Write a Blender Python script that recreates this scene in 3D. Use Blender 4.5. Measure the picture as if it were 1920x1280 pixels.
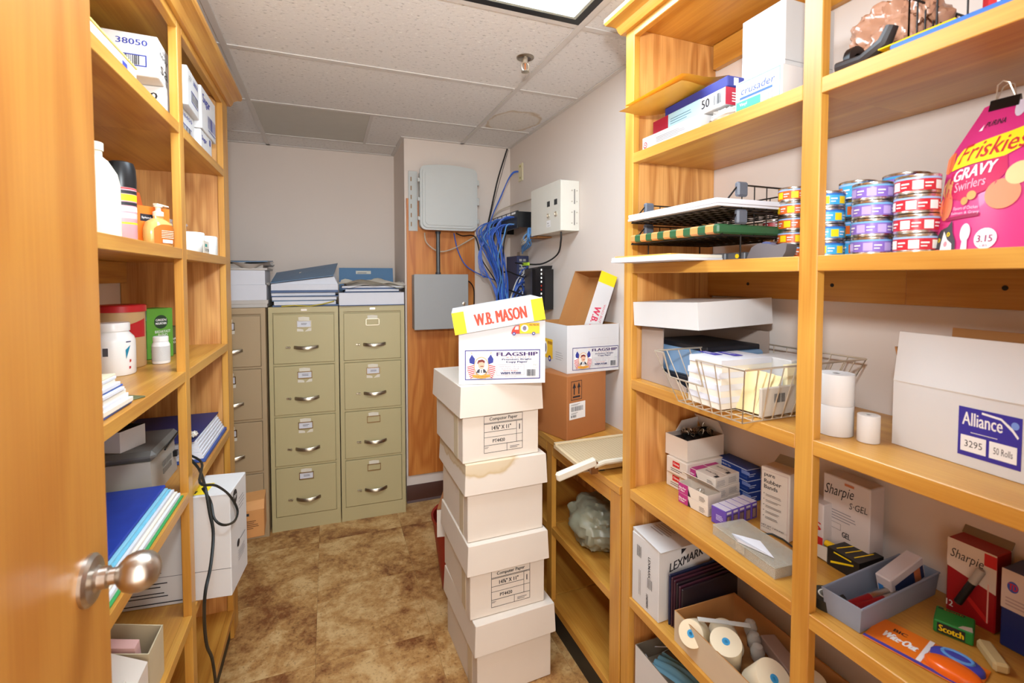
import bpy, bmesh, math, random
from mathutils import Vector, Matrix
random.seed(11)
for _o in list(bpy.data.objects): bpy.data.objects.remove(_o)
SC = bpy.context.scene
COL = SC.collection
PI = math.pi
R = math.radians
# ---------------------------------------------------------------- camera
CAMH = 1.5
FPX, PYC, YAW, PITCH = 888.7, 553.1, R(21.31), R(-2.18)
cam_d = bpy.data.cameras.new('camera'); cam = bpy.data.objects.new('camera', cam_d); COL.objects.link(cam)
cam.location = (0, 0, CAMH)
cam.rotation_euler = (PI / 2 + PITCH, 0, -YAW)
cam_d.sensor_width = 36; cam_d.lens = FPX * 36 / 1920
cam_d.shift_y = -(640 - PYC) / 1920
cam_d.clip_start = 0.02
cam_d.dof.use_dof = True; cam_d.dof.focus_distance = 1.9; cam_d.dof.aperture_fstop = 5.0
SC.camera = cam
# ---------------------------------------------------------------- world, flash, exposure
w = bpy.data.worlds.new('world'); SC.world = w; w.use_nodes = True
w.node_tree.nodes['Background'].inputs[0].default_value = (1.0, 0.93, 0.86, 1)
w.node_tree.nodes['Background'].inputs[1].default_value = 4.0
FLASH_W, TROFFER_E = 90.0, 17.0
fl_d = bpy.data.lights.new('camera_flash', 'SPOT'); fl_d.energy = FLASH_W; fl_d.shadow_soft_size = 0.05; fl_d.color = (0.86, 0.94, 1.0)
fl_d.spot_size = R(142); fl_d.spot_blend = 1.0
fl = bpy.data.objects.new('camera_flash', fl_d); COL.objects.link(fl); fl.location = (0.0, 0.0, 1.85); fl.rotation_euler = (PI / 2 + R(9), 0, -YAW + R(3))
SC.view_settings.view_transform = 'Standard'; SC.view_settings.look = 'None'
SC.view_settings.exposure = 0.06; SC.view_settings.gamma = 1.0; SC.view_settings.use_curve_mapping = False

# ---------------------------------------------------------------- measuring helpers (where a sight line meets a real plane)
_r = Vector((math.cos(YAW), -math.sin(YAW), 0))
_f = Vector((math.sin(YAW) * math.cos(PITCH), math.cos(YAW) * math.cos(PITCH), math.sin(PITCH)))
_u = _r.cross(_f)
def ray(x, y): return _r * ((x - 960) / FPX) - _u * ((y - PYC) / FPX) + _f
def gz(x, y, z): d = ray(x, y); return Vector((0, 0, CAMH)) + d * ((z - CAMH) / d.z)
def gx(x, y, X): d = ray(x, y); return Vector((0, 0, CAMH)) + d * (X / d.x)
def gy(x, y, Y): d = ray(x, y); return Vector((0, 0, CAMH)) + d * (Y / d.y)
def zat(p, x, y):
    d = ray(x, y); return CAMH + d.z * math.hypot(p[0], p[1]) / math.hypot(d.x, d.y)

# ---------------------------------------------------------------- materials
def lin(c):
    return tuple(((v / 255) / 12.92 if v / 255 <= 0.04045 else ((v / 255 + 0.055) / 1.055) ** 2.4) for v in c)
_mats = {}
def nn(nt, t, **k):
    n = nt.nodes.new(t)
    for a, v in k.items():
        setattr(n, a, v)
    return n
def M(name, rgb, rough=0.6, metal=0.0, var=0.06, scale=18.0, bump=0.0, alpha=1.0, trans=0.0, emit=0.0, coat=0.0, ior=1.45):
    if name in _mats: return _mats[name]
    m = bpy.data.materials.new(name); m.use_nodes = True; nt = m.node_tree
    b = nt.nodes['Principled BSDF']; c = lin(rgb)
    b.inputs['Roughness'].default_value = rough; b.inputs['Metallic'].default_value = metal
    b.inputs['IOR'].default_value = ior
    b.inputs['Coat Weight'].default_value = coat
    tc = nn(nt, 'ShaderNodeTexCoord'); no = nn(nt, 'ShaderNodeTexNoise'); no.inputs['Scale'].default_value = scale; no.inputs['Detail'].default_value = 3
    nt.links.new(tc.outputs['Object'], no.inputs['Vector'])
    mx = nn(nt, 'ShaderNodeMix', data_type='RGBA')
    mx.inputs[6].default_value = (*[max(0, v * (1 - var)) for v in c], 1); mx.inputs[7].default_value = (*[min(1, v * (1 + var)) for v in c], 1)
    nt.links.new(no.outputs['Fac'], mx.inputs[0]); nt.links.new(mx.outputs[2], b.inputs['Base Color'])
    if bump:
        bp = nn(nt, 'ShaderNodeBump'); bp.inputs['Strength'].default_value = bump; bp.inputs['Distance'].default_value = 0.003
        nt.links.new(no.outputs['Fac'], bp.inputs['Height']); nt.links.new(bp.outputs['Normal'], b.inputs['Normal'])
    if alpha < 1: b.inputs['Alpha'].default_value = alpha
    if trans: b.inputs['Transmission Weight'].default_value = trans
    if emit:
        b.inputs['Emission Color'].default_value = (*c, 1); b.inputs['Emission Strength'].default_value = emit
    _mats[name] = m; return m
def wood(name, axis, light, dark, rough=0.36, big=1.0, contrast=1.0):
    """grain runs along the given axis of the object"""
    if name in _mats: return _mats[name]
    m = bpy.data.materials.new(name); m.use_nodes = True; nt = m.node_tree; L = nt.links.new
    b = nt.nodes['Principled BSDF']; b.inputs['Roughness'].default_value = rough; b.inputs['Coat Weight'].default_value = 0.15; b.inputs['Coat Roughness'].default_value = 0.25
    tc = nn(nt, 'ShaderNodeTexCoord'); oi = nn(nt, 'ShaderNodeObjectInfo')
    ad = nn(nt, 'ShaderNodeVectorMath', operation='ADD'); mu = nn(nt, 'ShaderNodeMath', operation='MULTIPLY'); mu.inputs[1].default_value = 37.0
    L(oi.outputs['Random'], mu.inputs[0]); L(tc.outputs['Object'], ad.inputs[0]); L(mu.outputs[0], ad.inputs[1])
    def mapped(along, across):
        mp = nn(nt, 'ShaderNodeMapping'); s = [across] * 3; s['xyz'.index(axis)] = along; mp.inputs['Scale'].default_value = s
        L(ad.outputs[0], mp.inputs['Vector']); return mp
    n1 = nn(nt, 'ShaderNodeTexNoise'); n1.inputs['Scale'].default_value = 1.0; n1.inputs['Detail'].default_value = 2; n1.inputs['Distortion'].default_value = 0.4
    L(mapped(0.9 * big, 6.0 * big).outputs[0], n1.inputs['Vector'])
    # growth rings: sine of the broad field
    sm = nn(nt, 'ShaderNodeMath', operation='MULTIPLY'); sm.inputs[1].default_value = 34.0; L(n1.outputs['Fac'], sm.inputs[0])
    si = nn(nt, 'ShaderNodeMath', operation='SINE'); L(sm.outputs[0], si.inputs[0])
    n2 = nn(nt, 'ShaderNodeTexNoise'); n2.inputs['Scale'].default_value = 1.0; n2.inputs['Detail'].default_value = 3
    L(mapped(5.0, 190.0).outputs[0], n2.inputs['Vector'])
    a1 = nn(nt, 'ShaderNodeMath', operation='MULTIPLY_ADD'); a1.inputs[1].default_value = 0.16 * contrast; a1.inputs[2].default_value = 0.5; L(si.outputs[0], a1.inputs[0])
    a2 = nn(nt, 'ShaderNodeMath', operation='MULTIPLY_ADD'); a2.inputs[1].default_value = 0.55 * contrast; L(n2.outputs['Fac'], a2.inputs[0]); L(a1.outputs[0], a2.inputs[2])
    a3 = nn(nt, 'ShaderNodeMath', operation='SUBTRACT'); a3.inputs[1].default_value = 0.27 * contrast; L(a2.outputs[0], a3.inputs[0])
    cr = nn(nt, 'ShaderNodeValToRGB'); cr.color_ramp.elements[0].position = 0.12; cr.color_ramp.elements[0].color = (*lin(dark), 1); cr.color_ramp.elements[1].position = 0.8; cr.color_ramp.elements[1].color = (*lin(light), 1)
    L(a3.outputs[0], cr.inputs['Fac']); L(cr.outputs['Color'], b.inputs['Base Color'])
    _mats[name] = m; return m
WL, WD = (213, 158, 70), (177, 113, 36)
WY = wood('oak_along_y', 'y', WL, WD); WX = wood('oak_along_x', 'x', WL, WD); WZ = wood('oak_along_z', 'z', WL, WD)
PZ = wood('oak_ply_upright', 'z', (226, 168, 98), (178, 112, 50), 0.42, 1.5, 1.35)
DOORW = wood('birch_door', 'z', (198, 138, 58), (170, 102, 32), 0.32, 0.8, 0.8)
FIR = wood('fir_ply', 'z', (216, 140, 66), (176, 92, 30), 0.4, 1.3, 1.2)
WHITE = M('white_card', (214, 212, 210), 0.55, var=0.03)
CREAM = M('cream_card', (226, 216, 200), 0.6, var=0.05, scale=7)
KRAFT = M('kraft_card', (178, 124, 70), 0.7, var=0.07)
KRAFTD = M('kraft_brown', (150, 94, 48), 0.7, var=0.07)
PAPER = M('paper', (216, 216, 222), 0.7, var=0.03)
PAPERB = M('paper_warm', (228, 220, 204), 0.7, var=0.05)
BLACK = M('black_plastic', (22, 22, 24), 0.35)
DGREY = M('dark_grey', (58, 60, 66), 0.45)
GREYP = M('grey_plastic', (92, 96, 106), 0.5)
STEEL = M('brushed_steel', (196, 188, 178), 0.3, 1.0, scale=60)
CHROME = M('chrome', (222, 212, 194), 0.32, 0.75)
RUBBER = M('black_rubber', (28, 30, 28), 0.5)
def ink(r, g, b): return M('ink_%d_%d_%d' % (r, g, b), (r, g, b), 0.55, var=0.02)
NAVY = ink(44, 40, 130); INKK = ink(36, 34, 40); RED = ink(200, 36, 36); INKW = ink(240, 238, 236); YEL = ink(250, 214, 20)

# ---------------------------------------------------------------- mesh building
class MB:
    def __init__(s): s.v = []; s.f = []; s.mi = []; s.m = Matrix()
    def _add(s, vs, fs, mi=0, convex=False):
        o = len(s.v); vs = [Vector(p) for p in vs]
        if convex:
            c = sum(vs, Vector()) / len(vs); out = []
            for f in fs:
                a, b_, d = vs[f[0]], vs[f[1]], vs[f[2]]; n = (b_ - a).cross(d - a); fc = sum((vs[i] for i in f), Vector()) / len(f)
                out.append(tuple(f) if n.dot(fc - c) >= 0 else tuple(reversed(f)))
            fs = out
        s.v += [s.m @ p for p in vs]; s.f += [tuple(i + o for i in f) for f in fs]; s.mi += [mi] * len(fs); return s
    def box(s, a, b, mi=0, bev=0.0):
        x0, y0, z0 = [min(a[i], b[i]) for i in range(3)]; x1, y1, z1 = [max(a[i], b[i]) for i in range(3)]
        if bev <= 0:
            v = [(x0, y0, z0), (x1, y0, z0), (x1, y1, z0), (x0, y1, z0), (x0, y0, z1), (x1, y0, z1), (x1, y1, z1), (x0, y1, z1)]
            return s._add(v, [(0, 3, 2, 1), (4, 5, 6, 7), (0, 1, 5, 4), (1, 2, 6, 5), (2, 3, 7, 6), (3, 0, 4, 7)], mi)
        c = Vector(((x0 + x1) / 2, (y0 + y1) / 2, (z0 + z1) / 2)); h = ((x1 - x0) / 2, (y1 - y0) / 2, (z1 - z0) / 2)
        bev = min(bev, min(h) * 0.9); v = []; idx = {}
        for sx in (-1, 1):
            for sy in (-1, 1):
                for sz in (-1, 1):
                    for k in range(3):
                        d = [h[0] - bev, h[1] - bev, h[2] - bev]; d[k] = h[k]
                        idx[(sx, sy, sz, k)] = len(v); v.append(c + Vector((sx * d[0], sy * d[1], sz * d[2])))
        f = []
        for k in range(3):
            i, j = [q for q in range(3) if q != k]
            for sg in (-1, 1):
                q = []
                for si, sj in ((-1, -1), (1, -1), (1, 1), (-1, 1)):
                    t = [0, 0, 0]; t[k] = sg; t[i] = si; t[j] = sj; q.append(idx[(*t, k)])
                f.append(q)
            for si in (-1, 1):
                for sj in (-1, 1):
                    q = []
                    for e, ax in ((-1, i), (1, i), (1, j), (-1, j)):
                        t = [0, 0, 0]; t[k] = e; t[i] = si; t[j] = sj; q.append(idx[(*t, ax)])
                    f.append(q)
        for sx in (-1, 1):
            for sy in (-1, 1):
                for sz in (-1, 1): f.append([idx[(sx, sy, sz, k)] for k in range(3)])
        return s._add(v, f, mi, True)
    def hexa(s, bot, top, mi=0):
        return s._add(list(bot) + list(top), [(0, 3, 2, 1), (4, 5, 6, 7), (0, 1, 5, 4), (1, 2, 6, 5), (2, 3, 7, 6), (3, 0, 4, 7)], mi, True)
    def prism(s, prof, y0, y1, axis='y', mi=0):
        n = len(prof)
        def P(a, b, t): return {'y': (a, t, b), 'x': (t, a, b), 'z': (a, b, t)}[axis]
        v = [P(a, b, y0) for a, b in prof] + [P(a, b, y1) for a, b in prof]
        ar = sum(prof[i][0] * prof[(i + 1) % n][1] - prof[(i + 1) % n][0] * prof[i][1] for i in range(n))
        f = [tuple(range(n)), tuple(range(2 * n - 1, n - 1, -1))] + [(i, i + n, (i + 1) % n + n, (i + 1) % n) for i in range(n)]
        flip = (ar < 0) != (axis == 'y') if axis != 'x' else (ar < 0)
        flip = not flip if y1 > y0 and axis in 'xz' else flip
        if axis == 'y': flip = (ar < 0) if y1 > y0 else (ar > 0)
        if flip: f = [tuple(reversed(q)) for q in f]
        return s._add(v, f, mi)
    def tube(s, pts, r, n=6, mi=0, closed=False):
        pts = [Vector(p) for p in pts]; L = len(pts); rings = []; up = None; vs = []; fs = []
        for i, p in enumerate(pts):
            a = pts[i - 1] if (i > 0 or closed) else p; b = pts[(i + 1) % L] if (i < L - 1 or closed) else p
            d = (b - a)
            d = d.normalized() if d.length > 1e-9 else Vector((0, 0, 1))
            if up is None:
                up = Vector((0, 0, 1)) if abs(d.z) < 0.9 else Vector((1, 0, 0))
            sx = d.cross(up)
            if sx.length < 1e-6: sx = d.cross(Vector((1, 0, 0.3)))
            sx.normalize(); up = sx.cross(d).normalized()
            rr = r[i] if isinstance(r, (list, tuple)) else r
            for k in range(n):
                t = 2 * PI * k / n; vs.append(p + sx * (math.cos(t) * rr) + up * (math.sin(t) * rr))
        for i in range(L if closed else L - 1):
            j = (i + 1) % L
            for k in range(n): fs.append((i * n + k, i * n + (k + 1) % n, j * n + (k + 1) % n, j * n + k))
        if not closed: fs += [tuple(range(n - 1, -1, -1)), tuple((L - 1) * n + k for k in range(n))]
        return s._add(vs, fs, mi)
    def lathe(s, prof, n=20, mi=0, axis='z', c=(0, 0, 0)):
        vs = []; fs = []
        def P(r, h, t):
            x, y = r * math.cos(t), r * math.sin(t)
            q = {'z': (x, y, h), 'x': (h, x, y), 'y': (y, h, x)}[axis]; return (q[0] + c[0], q[1] + c[1], q[2] + c[2])
        for r, h in prof:
            for k in range(n): vs.append(P(max(r, 1e-5), h, 2 * PI * k / n))
        for i in range(len(prof) - 1):
            for k in range(n): fs.append((i * n + k, i * n + (k + 1) % n, (i + 1) * n + (k + 1) % n, (i + 1) * n + k))
        if prof[0][0] > 1e-4: fs.append(tuple(range(n - 1, -1, -1)))
        if prof[-1][0] > 1e-4: fs.append(tuple((len(prof) - 1) * n + k for k in range(n)))
        return s._add(vs, fs, mi)
    def sheet(s, quad, t, mi=0, n=None):
        """a thin sheet of thickness t on the 4 corners of quad"""
        q = [Vector(p) for p in quad]; nn_ = (q[1] - q[0]).cross(q[3] - q[0]).normalized() * t
        return s.hexa(q, [p + nn_ for p in q], mi)
    def grid(s, fn, nu, nv, mi=0):
        vs = [fn(i / nu, j / nv) for j in range(nv + 1) for i in range(nu + 1)]
        fs = [(j * (nu + 1) + i, j * (nu + 1) + i + 1, (j + 1) * (nu + 1) + i + 1, (j + 1) * (nu + 1) + i) for j in range(nv) for i in range(nu)]
        return s._add(vs, fs, mi)
    def build(s, name, mats, parent=None, smooth=True, label=None, ang=35):
        me = bpy.data.meshes.new(name); me.from_pydata([tuple(p) for p in s.v], [], s.f)
        if not isinstance(mats, (list, tuple)): mats = [mats]
        for m in mats: me.materials.append(m)
        me.polygons.foreach_set('material_index', s.mi)
        if smooth:
            me.polygons.foreach_set('use_smooth', [True] * len(me.polygons)); me.set_sharp_from_angle(angle=R(ang))
        me.update()
        o = bpy.data.objects.new(name, me); COL.objects.link(o)
        if parent is not None: o.parent = parent
        if label: o['label'] = label
        return o
_text = {}
def glyphs(t, bold=0.0):
    k = (t, bold)
    if k not in _text:
        cu = bpy.data.curves.new('t', 'FONT'); cu.body = t; cu.resolution_u = 2; cu.offset = bold; cu.size = 1
        ob = bpy.data.objects.new('t', cu); me = bpy.data.meshes.new_from_object(ob)
        vs = [v.co.copy() for v in me.vertices]; fs = [tuple(p.vertices) for p in me.polygons]
        bpy.data.objects.remove(ob); bpy.data.curves.remove(cu); bpy.data.meshes.remove(me)
        x0 = min(v.x for v in vs); x1 = max(v.x for v in vs); y0 = min(v.y for v in vs); y1 = max(v.y for v in vs)
        _text[k] = ([((v.x - x0) / (x1 - x0), (v.y - y0) / max(1e-6, y1 - y0)) for v in vs], fs)
    return _text[k]
class Print:
    """flat print lying on one face: frame given by origin, u, v (metres)"""
    def __init__(s, o, u, v):
        s.o = Vector(o); s.u = Vector(u).normalized(); s.v = Vector(v).normalized(); s.n = s.u.cross(s.v); s.mb = MB(); s.mats = []; s.k = 1; s.units = []
    def _mi(s, m):
        if m not in s.mats: s.mats.append(m)
        return s.mats.index(m)
    def P(s, a, b, k=None): return s.o + s.u * a + s.v * b + s.n * (0.00035 * (k or s.k))
    def _mark(s): s.units.append((len(s.mb.v), len(s.mb.f)))
    def poly(s, pts, m): s.k += 0.25; s._mark(); s.mb._add([s.P(a, b) for a, b in pts], [tuple(range(len(pts)))], s._mi(m)); return s
    def rect(s, a0, b0, a1, b1, m): return s.poly([(a0, b0), (a1, b0), (a1, b1), (a0, b1)], m)
    def frame(s, a0, b0, a1, b1, t, m):
        s.rect(a0, b0, a1, b0 + t, m); s.rect(a0, b1 - t, a1, b1, m); s.rect(a0, b0 + t, a0 + t, b1 - t, m); return s.rect(a1 - t, b0 + t, a1, b1 - t, m)
    def disc(s, a, b, ra, rb, m, n=20): return s.poly([(a + ra * math.cos(2 * PI * k / n), b + rb * math.sin(2 * PI * k / n)) for k in range(n)], m)
    def text(s, t, a0, b0, a1, b1, m, bold=0.0, shear=0.0, slope=0.0):
        g, fs = glyphs(t); s.k += 0.25; s._mark(); h = b1 - b0
        for q in ((0,) if bold < 0.005 else (-1, 0, 1)):           # heavier strokes: the letters struck side by side
            dx = q * bold * h * 1.6
            s.mb._add([s.P(a0 + dx + x * (a1 - a0) + shear * y * h, b0 + y * h + slope * x * (a1 - a0), s.k + 0.06 * q) for x, y in g], fs, s._mi(m))
        return s
    def lines(s, a0, b0, a1, b1, n, m, fill=0.45, seed=1):
        rr = random.Random(seed); st = (b1 - b0) / n
        for i in range(n): s.rect(a0, b0 + st * i, a0 + (a1 - a0) * rr.uniform(0.72, 1), b0 + st * (i + fill), m)
        return s
    def bars(s, a0, b0, a1, b1, m, seed=3, n=16):
        rr = random.Random(seed); x = a0; st = (a1 - a0) / n
        for i in range(n): s.rect(a0 + st * i, b0, a0 + st * i + st * rr.uniform(0.25, 0.75), b1, m)
        return s
    def build(s, parent, name='print', label=None):
        if not 2 <= len(s.units) <= 3: return s.mb.build(name, s.mats, parent, smooth=False, label=label)
        ends = s.units[1:] + [(len(s.mb.v), len(s.mb.f))]           # two or three marks: each its own part
        for (v0, f0), (v1, f1) in zip(s.units, ends):
            q = MB(); q.v = s.mb.v[v0:v1]; q.f = [tuple(i - v0 for i in f) for f in s.mb.f[f0:f1]]; q.mi = [0] * (f1 - f0); q.build(name, s.mats[s.mb.mi[f0]], parent, smooth=False, label=label)
def face(which, w, d, h):
    """print frame on a box whose origin is the bottom front left corner (x right, y deep, z up)"""
    return {'front': Print((0, 0, 0), (1, 0, 0), (0, 0, 1)), 'right': Print((w, 0, 0), (0, 1, 0), (0, 0, 1)),
            'left': Print((0, d, 0), (0, -1, 0), (0, 0, 1)), 'top': Print((0, 0, h), (1, 0, 0), (0, 1, 0))}[which]
def thing(name, label, cat, loc=(0, 0, 0), rz=0.0, group=None, rx=0.0, ry=0.0):
    o = bpy.data.objects.new(name, None); COL.objects.link(o); o.empty_display_size = 0.05
    o.location = loc; o.rotation_euler = (rx, ry, rz); o['label'] = label; o['category'] = cat
    if group: o['group'] = group
    return o
def tag(o, label, cat, group=None):
    o['label'] = label; o['category'] = cat
    if group: o['group'] = group
    return o
def struct(o): o['kind'] = 'structure'; return o
def copy_thing(o, loc, rz=None, label=None, group=None, rot=None):
    c = o.copy(); COL.objects.link(c); c.location = loc
    if rz is not None: c.rotation_euler = (0, 0, rz)
    if rot is not None: c.rotation_euler = rot
    if label: c['label'] = label
    if group: c['group'] = group
    for ch in o.children:
        d = ch.copy(); COL.objects.link(d); d.parent = c
        for g in ch.children:
            e = g.copy(); COL.objects.link(e); e.parent = d
    return c
def open_carton(t, w, d, h, outer, inner=None, th=0.003, name='carton_body'):
    """open-topped box body, origin bottom front left"""
    m = MB(); m.box((0, 0, 0), (w, d, th)); m.box((0, 0, th), (w, th, h)); m.box((0, d - th, th), (w, d, h)); m.box((0, th, th), (th, d - th, h)); m.box((w - th, th, th), (w, d - th, h))
    ob = m.build(name, [outer, inner or outer], t, smooth=False)
    if inner:
        for p in ob.data.polygons:
            c = p.center; n = p.normal
            if (0.0015 < c.x < w - 0.0015) and (0.0015 < c.y < d - 0.0015) and c.z > 0.0005: p.material_index = 1
    return ob
def solid_box(name, label, cat, loc, rz, w, d, h, mat, group=None, bev=0.002, part='carton_body'):
    t = thing(name, label, cat, loc, rz, group); MB().box((0, 0, 0), (w, d, h), bev=bev).build(part, mat, t); return t
FR, FLB = -PI / 2, PI / 2       # facing: fronts of things on the right / left bookcase
def fit2(A, B, z):
    a, b = gz(*A, z), gz(*B, z); return a, math.atan2(b.y - a.y, b.x - a.x), (b - a).length
# ================================================================ the room
XW, XLW, YB, YCH, XCH, ZC = 1.21, -0.731, 3.64, 3.14, 0.475, 2.40
wallm = M('wall_paint', (226, 213, 202), 0.75, var=0.025, scale=3)
def floor_mat():
    m = bpy.data.materials.new('mottled_vinyl'); m.use_nodes = True; nt = m.node_tree; L = nt.links.new; b = nt.nodes['Principled BSDF']
    b.inputs['Roughness'].default_value = 0.42
    tc = nn(nt, 'ShaderNodeTexCoord'); oi = nn(nt, 'ShaderNodeObjectInfo'); mu = nn(nt, 'ShaderNodeMath', operation='MULTIPLY'); mu.inputs[1].default_value = 19
    ad = nn(nt, 'ShaderNodeVectorMath', operation='ADD'); L(oi.outputs['Random'], mu.inputs[0]); L(tc.outputs['Object'], ad.inputs[0]); L(mu.outputs[0], ad.inputs[1])
    n1 = nn(nt, 'ShaderNodeTexNoise'); n1.inputs['Scale'].default_value = 4.5; n1.inputs['Detail'].default_value = 6; n1.inputs['Roughness'].default_value = 0.62; n1.inputs['Distortion'].default_value = 0.5
    n2 = nn(nt, 'ShaderNodeTexNoise'); n2.inputs['Scale'].default_value = 26; n2.inputs['Detail'].default_value = 5; n2.inputs['Roughness'].default_value = 0.7
    n3 = nn(nt, 'ShaderNodeTexNoise'); n3.inputs['Scale'].default_value = 90; n3.inputs['Detail'].default_value = 2
    for n in (n1, n2, n3): L(ad.outputs[0], n.inputs['Vector'])
    cr = nn(nt, 'ShaderNodeValToRGB'); e = cr.color_ramp.elements; e[0].position = 0.36; e[0].color = (*lin((128, 76, 38)), 1); e[1].position = 0.63; e[1].color = (*lin((212, 176, 122)), 1)
    k = cr.color_ramp.elements.new(0.5); k.color = (*lin((184, 138, 82)), 1)
    a = nn(nt, 'ShaderNodeMath', operation='MULTIPLY_ADD'); a.inputs[1].default_value = 0.45; L(n2.outputs['Fac'], a.inputs[0])
    a0 = nn(nt, 'ShaderNodeMath', operation='MULTIPLY_ADD'); a0.inputs[1].default_value = 0.85; a0.inputs[2].default_value = -0.15; L(n1.outputs['Fac'], a0.inputs[0]); L(a0.outputs[0], a.inputs[2])
    L(a.outputs[0], cr.inputs['Fac'])
    c2 = nn(nt, 'ShaderNodeValToRGB'); c2.color_ramp.elements[0].position = 0.3; c2.color_ramp.elements[0].color = (0.5, 0.42, 0.36, 1); c2.color_ramp.elements[1].position = 0.42; c2.color_ramp.elements[1].color = (1, 1, 1, 1)
    L(n3.outputs['Fac'], c2.inputs['Fac'])
    mx = nn(nt, 'ShaderNodeMix', data_type='RGBA', blend_type='MULTIPLY'); mx.inputs[0].default_value = 0.6; L(cr.outputs['Color'], mx.inputs[6]); L(c2.outputs['Color'], mx.inputs[7]); L(mx.outputs[2], b.inputs['Base Color'])
    return m
FLM = floor_mat()
fl_o = struct(MB().box((XLW, -1.2, -0.05), (XW, YB, -0.004)).build('floor', M('floor_joint', (88, 60, 36), 0.8), smooth=False))
fl_o['label'] = 'mottled brown and tan vinyl tile floor'; 
TS = 0.457
tm = MB().box((0.0004, 0.0004, -0.0035), (TS - 0.0004, TS - 0.0004, 0.0)).build('floor_tile', FLM, fl_o, smooth=False)
first = True
for i in range(-2, 3):
    for j in range(-7, 4):
        x, y = -0.062 + i * TS, 1.936 + j * TS
        if x + TS < XLW or x > XW or y > YB or y + TS < -1.2: continue
        x0, x1, y0, y1 = max(x, XLW), min(x + TS, XW), max(y, -1.2), min(y + TS, YB)
        if x1 - x0 < TS - 0.01 or y1 - y0 < TS - 0.01:
            o = MB().box((0.0004, 0.0004, -0.0035), (x1 - x0 - 0.0004, y1 - y0 - 0.0004, 0.0)).build('floor_tile', FLM, fl_o, smooth=False)
        elif first: o = tm; first = False
        else: o = tm.copy(); COL.objects.link(o)
        o.location = (x0, y0, 0)
# walls
struct(MB().box((XW, -1.2, 0), (XW + 0.1, YB + 0.1, ZC + 0.12)).build('wall_right', wallm, smooth=False))
struct(MB().box((XLW - 0.1, -1.2, 0), (XLW, YB + 0.1, ZC + 0.12)).build('wall_left', wallm, smooth=False))
struct(MB().box((XLW, YB, 0), (XW, YB + 0.1, ZC + 0.12)).build('wall_back', wallm, smooth=False))
struct(MB().box((XCH, YCH, 0), (XW, YB, ZC + 0.01)).build('wall_chase', wallm, smooth=False))
m = MB(); m.box((XLW, -0.17, 0), (-0.345, -0.05, ZC + 0.12)); m.box((0.56, -0.17, 0), (XW, -0.05, ZC + 0.12)); m.box((-0.345, -0.17, 2.06), (0.56, -0.05, ZC + 0.12))
struct(m.build('wall_front', wallm, smooth=False))
# cove base on the chase
struct(MB().prism([(YCH - 0.014, 0), (YCH - 0.003, 0.012), (YCH - 0.003, 0.11), (YCH, 0.115), (YCH, 0)], XCH, XW, 'x').build('baseboard_chase', M('cove_base', (78, 44, 32), 0.45)))
# ceiling: slab, lay-in tiles, tees
def tile_mat(name, rgb, stain=False):
    m = bpy.data.materials.new(name); m.use_nodes = True; nt = m.node_tree; L = nt.links.new; b = nt.nodes['Principled BSDF']; b.inputs['Roughness'].default_value = 0.9
    tc = nn(nt, 'ShaderNodeTexCoord'); n = nn(nt, 'ShaderNodeTexNoise'); mp = nn(nt, 'ShaderNodeMapping'); mp.inputs['Scale'].default_value = (55, 110, 1); L(tc.outputs['Object'], mp.inputs['Vector']); L(mp.outputs[0], n.inputs['Vector'])
    n.inputs['Scale'].default_value = 1.0; n.inputs['Detail'].default_value = 3
    cr = nn(nt, 'ShaderNodeValToRGB'); e = cr.color_ramp.elements; c = lin(rgb)
    e[0].position = 0.30; e[0].color = (*[v * 0.62 for v in c], 1); e[1].position = 0.40; e[1].color = (*c, 1); k = e.new(0.64); k.color = (*c, 1); k = e.new(0.72); k.color = (*[min(1, v * 1.25) for v in c], 1)
    L(n.outputs['Fac'], cr.inputs['Fac']); out = cr.outputs['Color']
    if stain:
        # water mark: a brown tide line around an uneven blot
        sub = nn(nt, 'ShaderNodeVectorMath', operation='SUBTRACT'); sub.inputs[1].default_value = (0.16, 0.46, 0)
        n2 = nn(nt, 'ShaderNodeTexNoise'); n2.inputs['Scale'].default_value = 9; L(tc.outputs['Object'], n2.inputs['Vector'])
        ln = nn(nt, 'ShaderNodeVectorMath', operation='LENGTH'); L(tc.outputs['Object'], sub.inputs[0]); sc = nn(nt, 'ShaderNodeVectorMath', operation='MULTIPLY'); sc.inputs[1].default_value = (1.0, 0.75, 0); L(sub.outputs[0], sc.inputs[0]); L(sc.outputs[0], ln.inputs[0])
        ma = nn(nt, 'ShaderNodeMath', operation='MULTIPLY_ADD'); ma.inputs[1].default_value = 0.09; L(n2.outputs['Fac'], ma.inputs[0]); L(ln.outputs['Value'], ma.inputs[2])
        c3 = nn(nt, 'ShaderNodeValToRGB'); q = c3.color_ramp.elements; q[0].position = 0.0; q[0].color = (0.99, 0.97, 0.94, 1); q[1].position = 0.170; q[1].color = (0.975, 0.95, 0.9, 1)
        k = q.new(0.187); k.color = (0.80, 0.68, 0.52, 1); k = q.new(0.2); k.color = (1, 1, 1, 1); L(ma.outputs[0], c3.inputs['Fac'])
        mx = nn(nt, 'ShaderNodeMix', data_type='RGBA', blend_type='MULTIPLY'); mx.inputs[0].default_value = 1; L(out, mx.inputs[6]); L(c3.outputs['Color'], mx.inputs[7]); out = mx.outputs[2]
    L(out, b.inputs['Base Color'])
    bp = nn(nt, 'ShaderNodeBump'); bp.inputs['Strength'].default_value = 0.5; bp.inputs['Distance'].default_value = 0.002; L(n.outputs['Fac'], bp.inputs['Height']); L(bp.outputs['Normal'], b.inputs['Normal'])
    return m
CTM = tile_mat('ceiling_tile', (234, 230, 226)); CTS = tile_mat('ceiling_tile_stained', (234, 230, 226), True)
CTG = M('grey_ceiling_panel', (206, 202, 192), 0.8, var=0.04)
TEE = M('white_tee', (218, 212, 206), 0.5, var=0.02)
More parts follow.
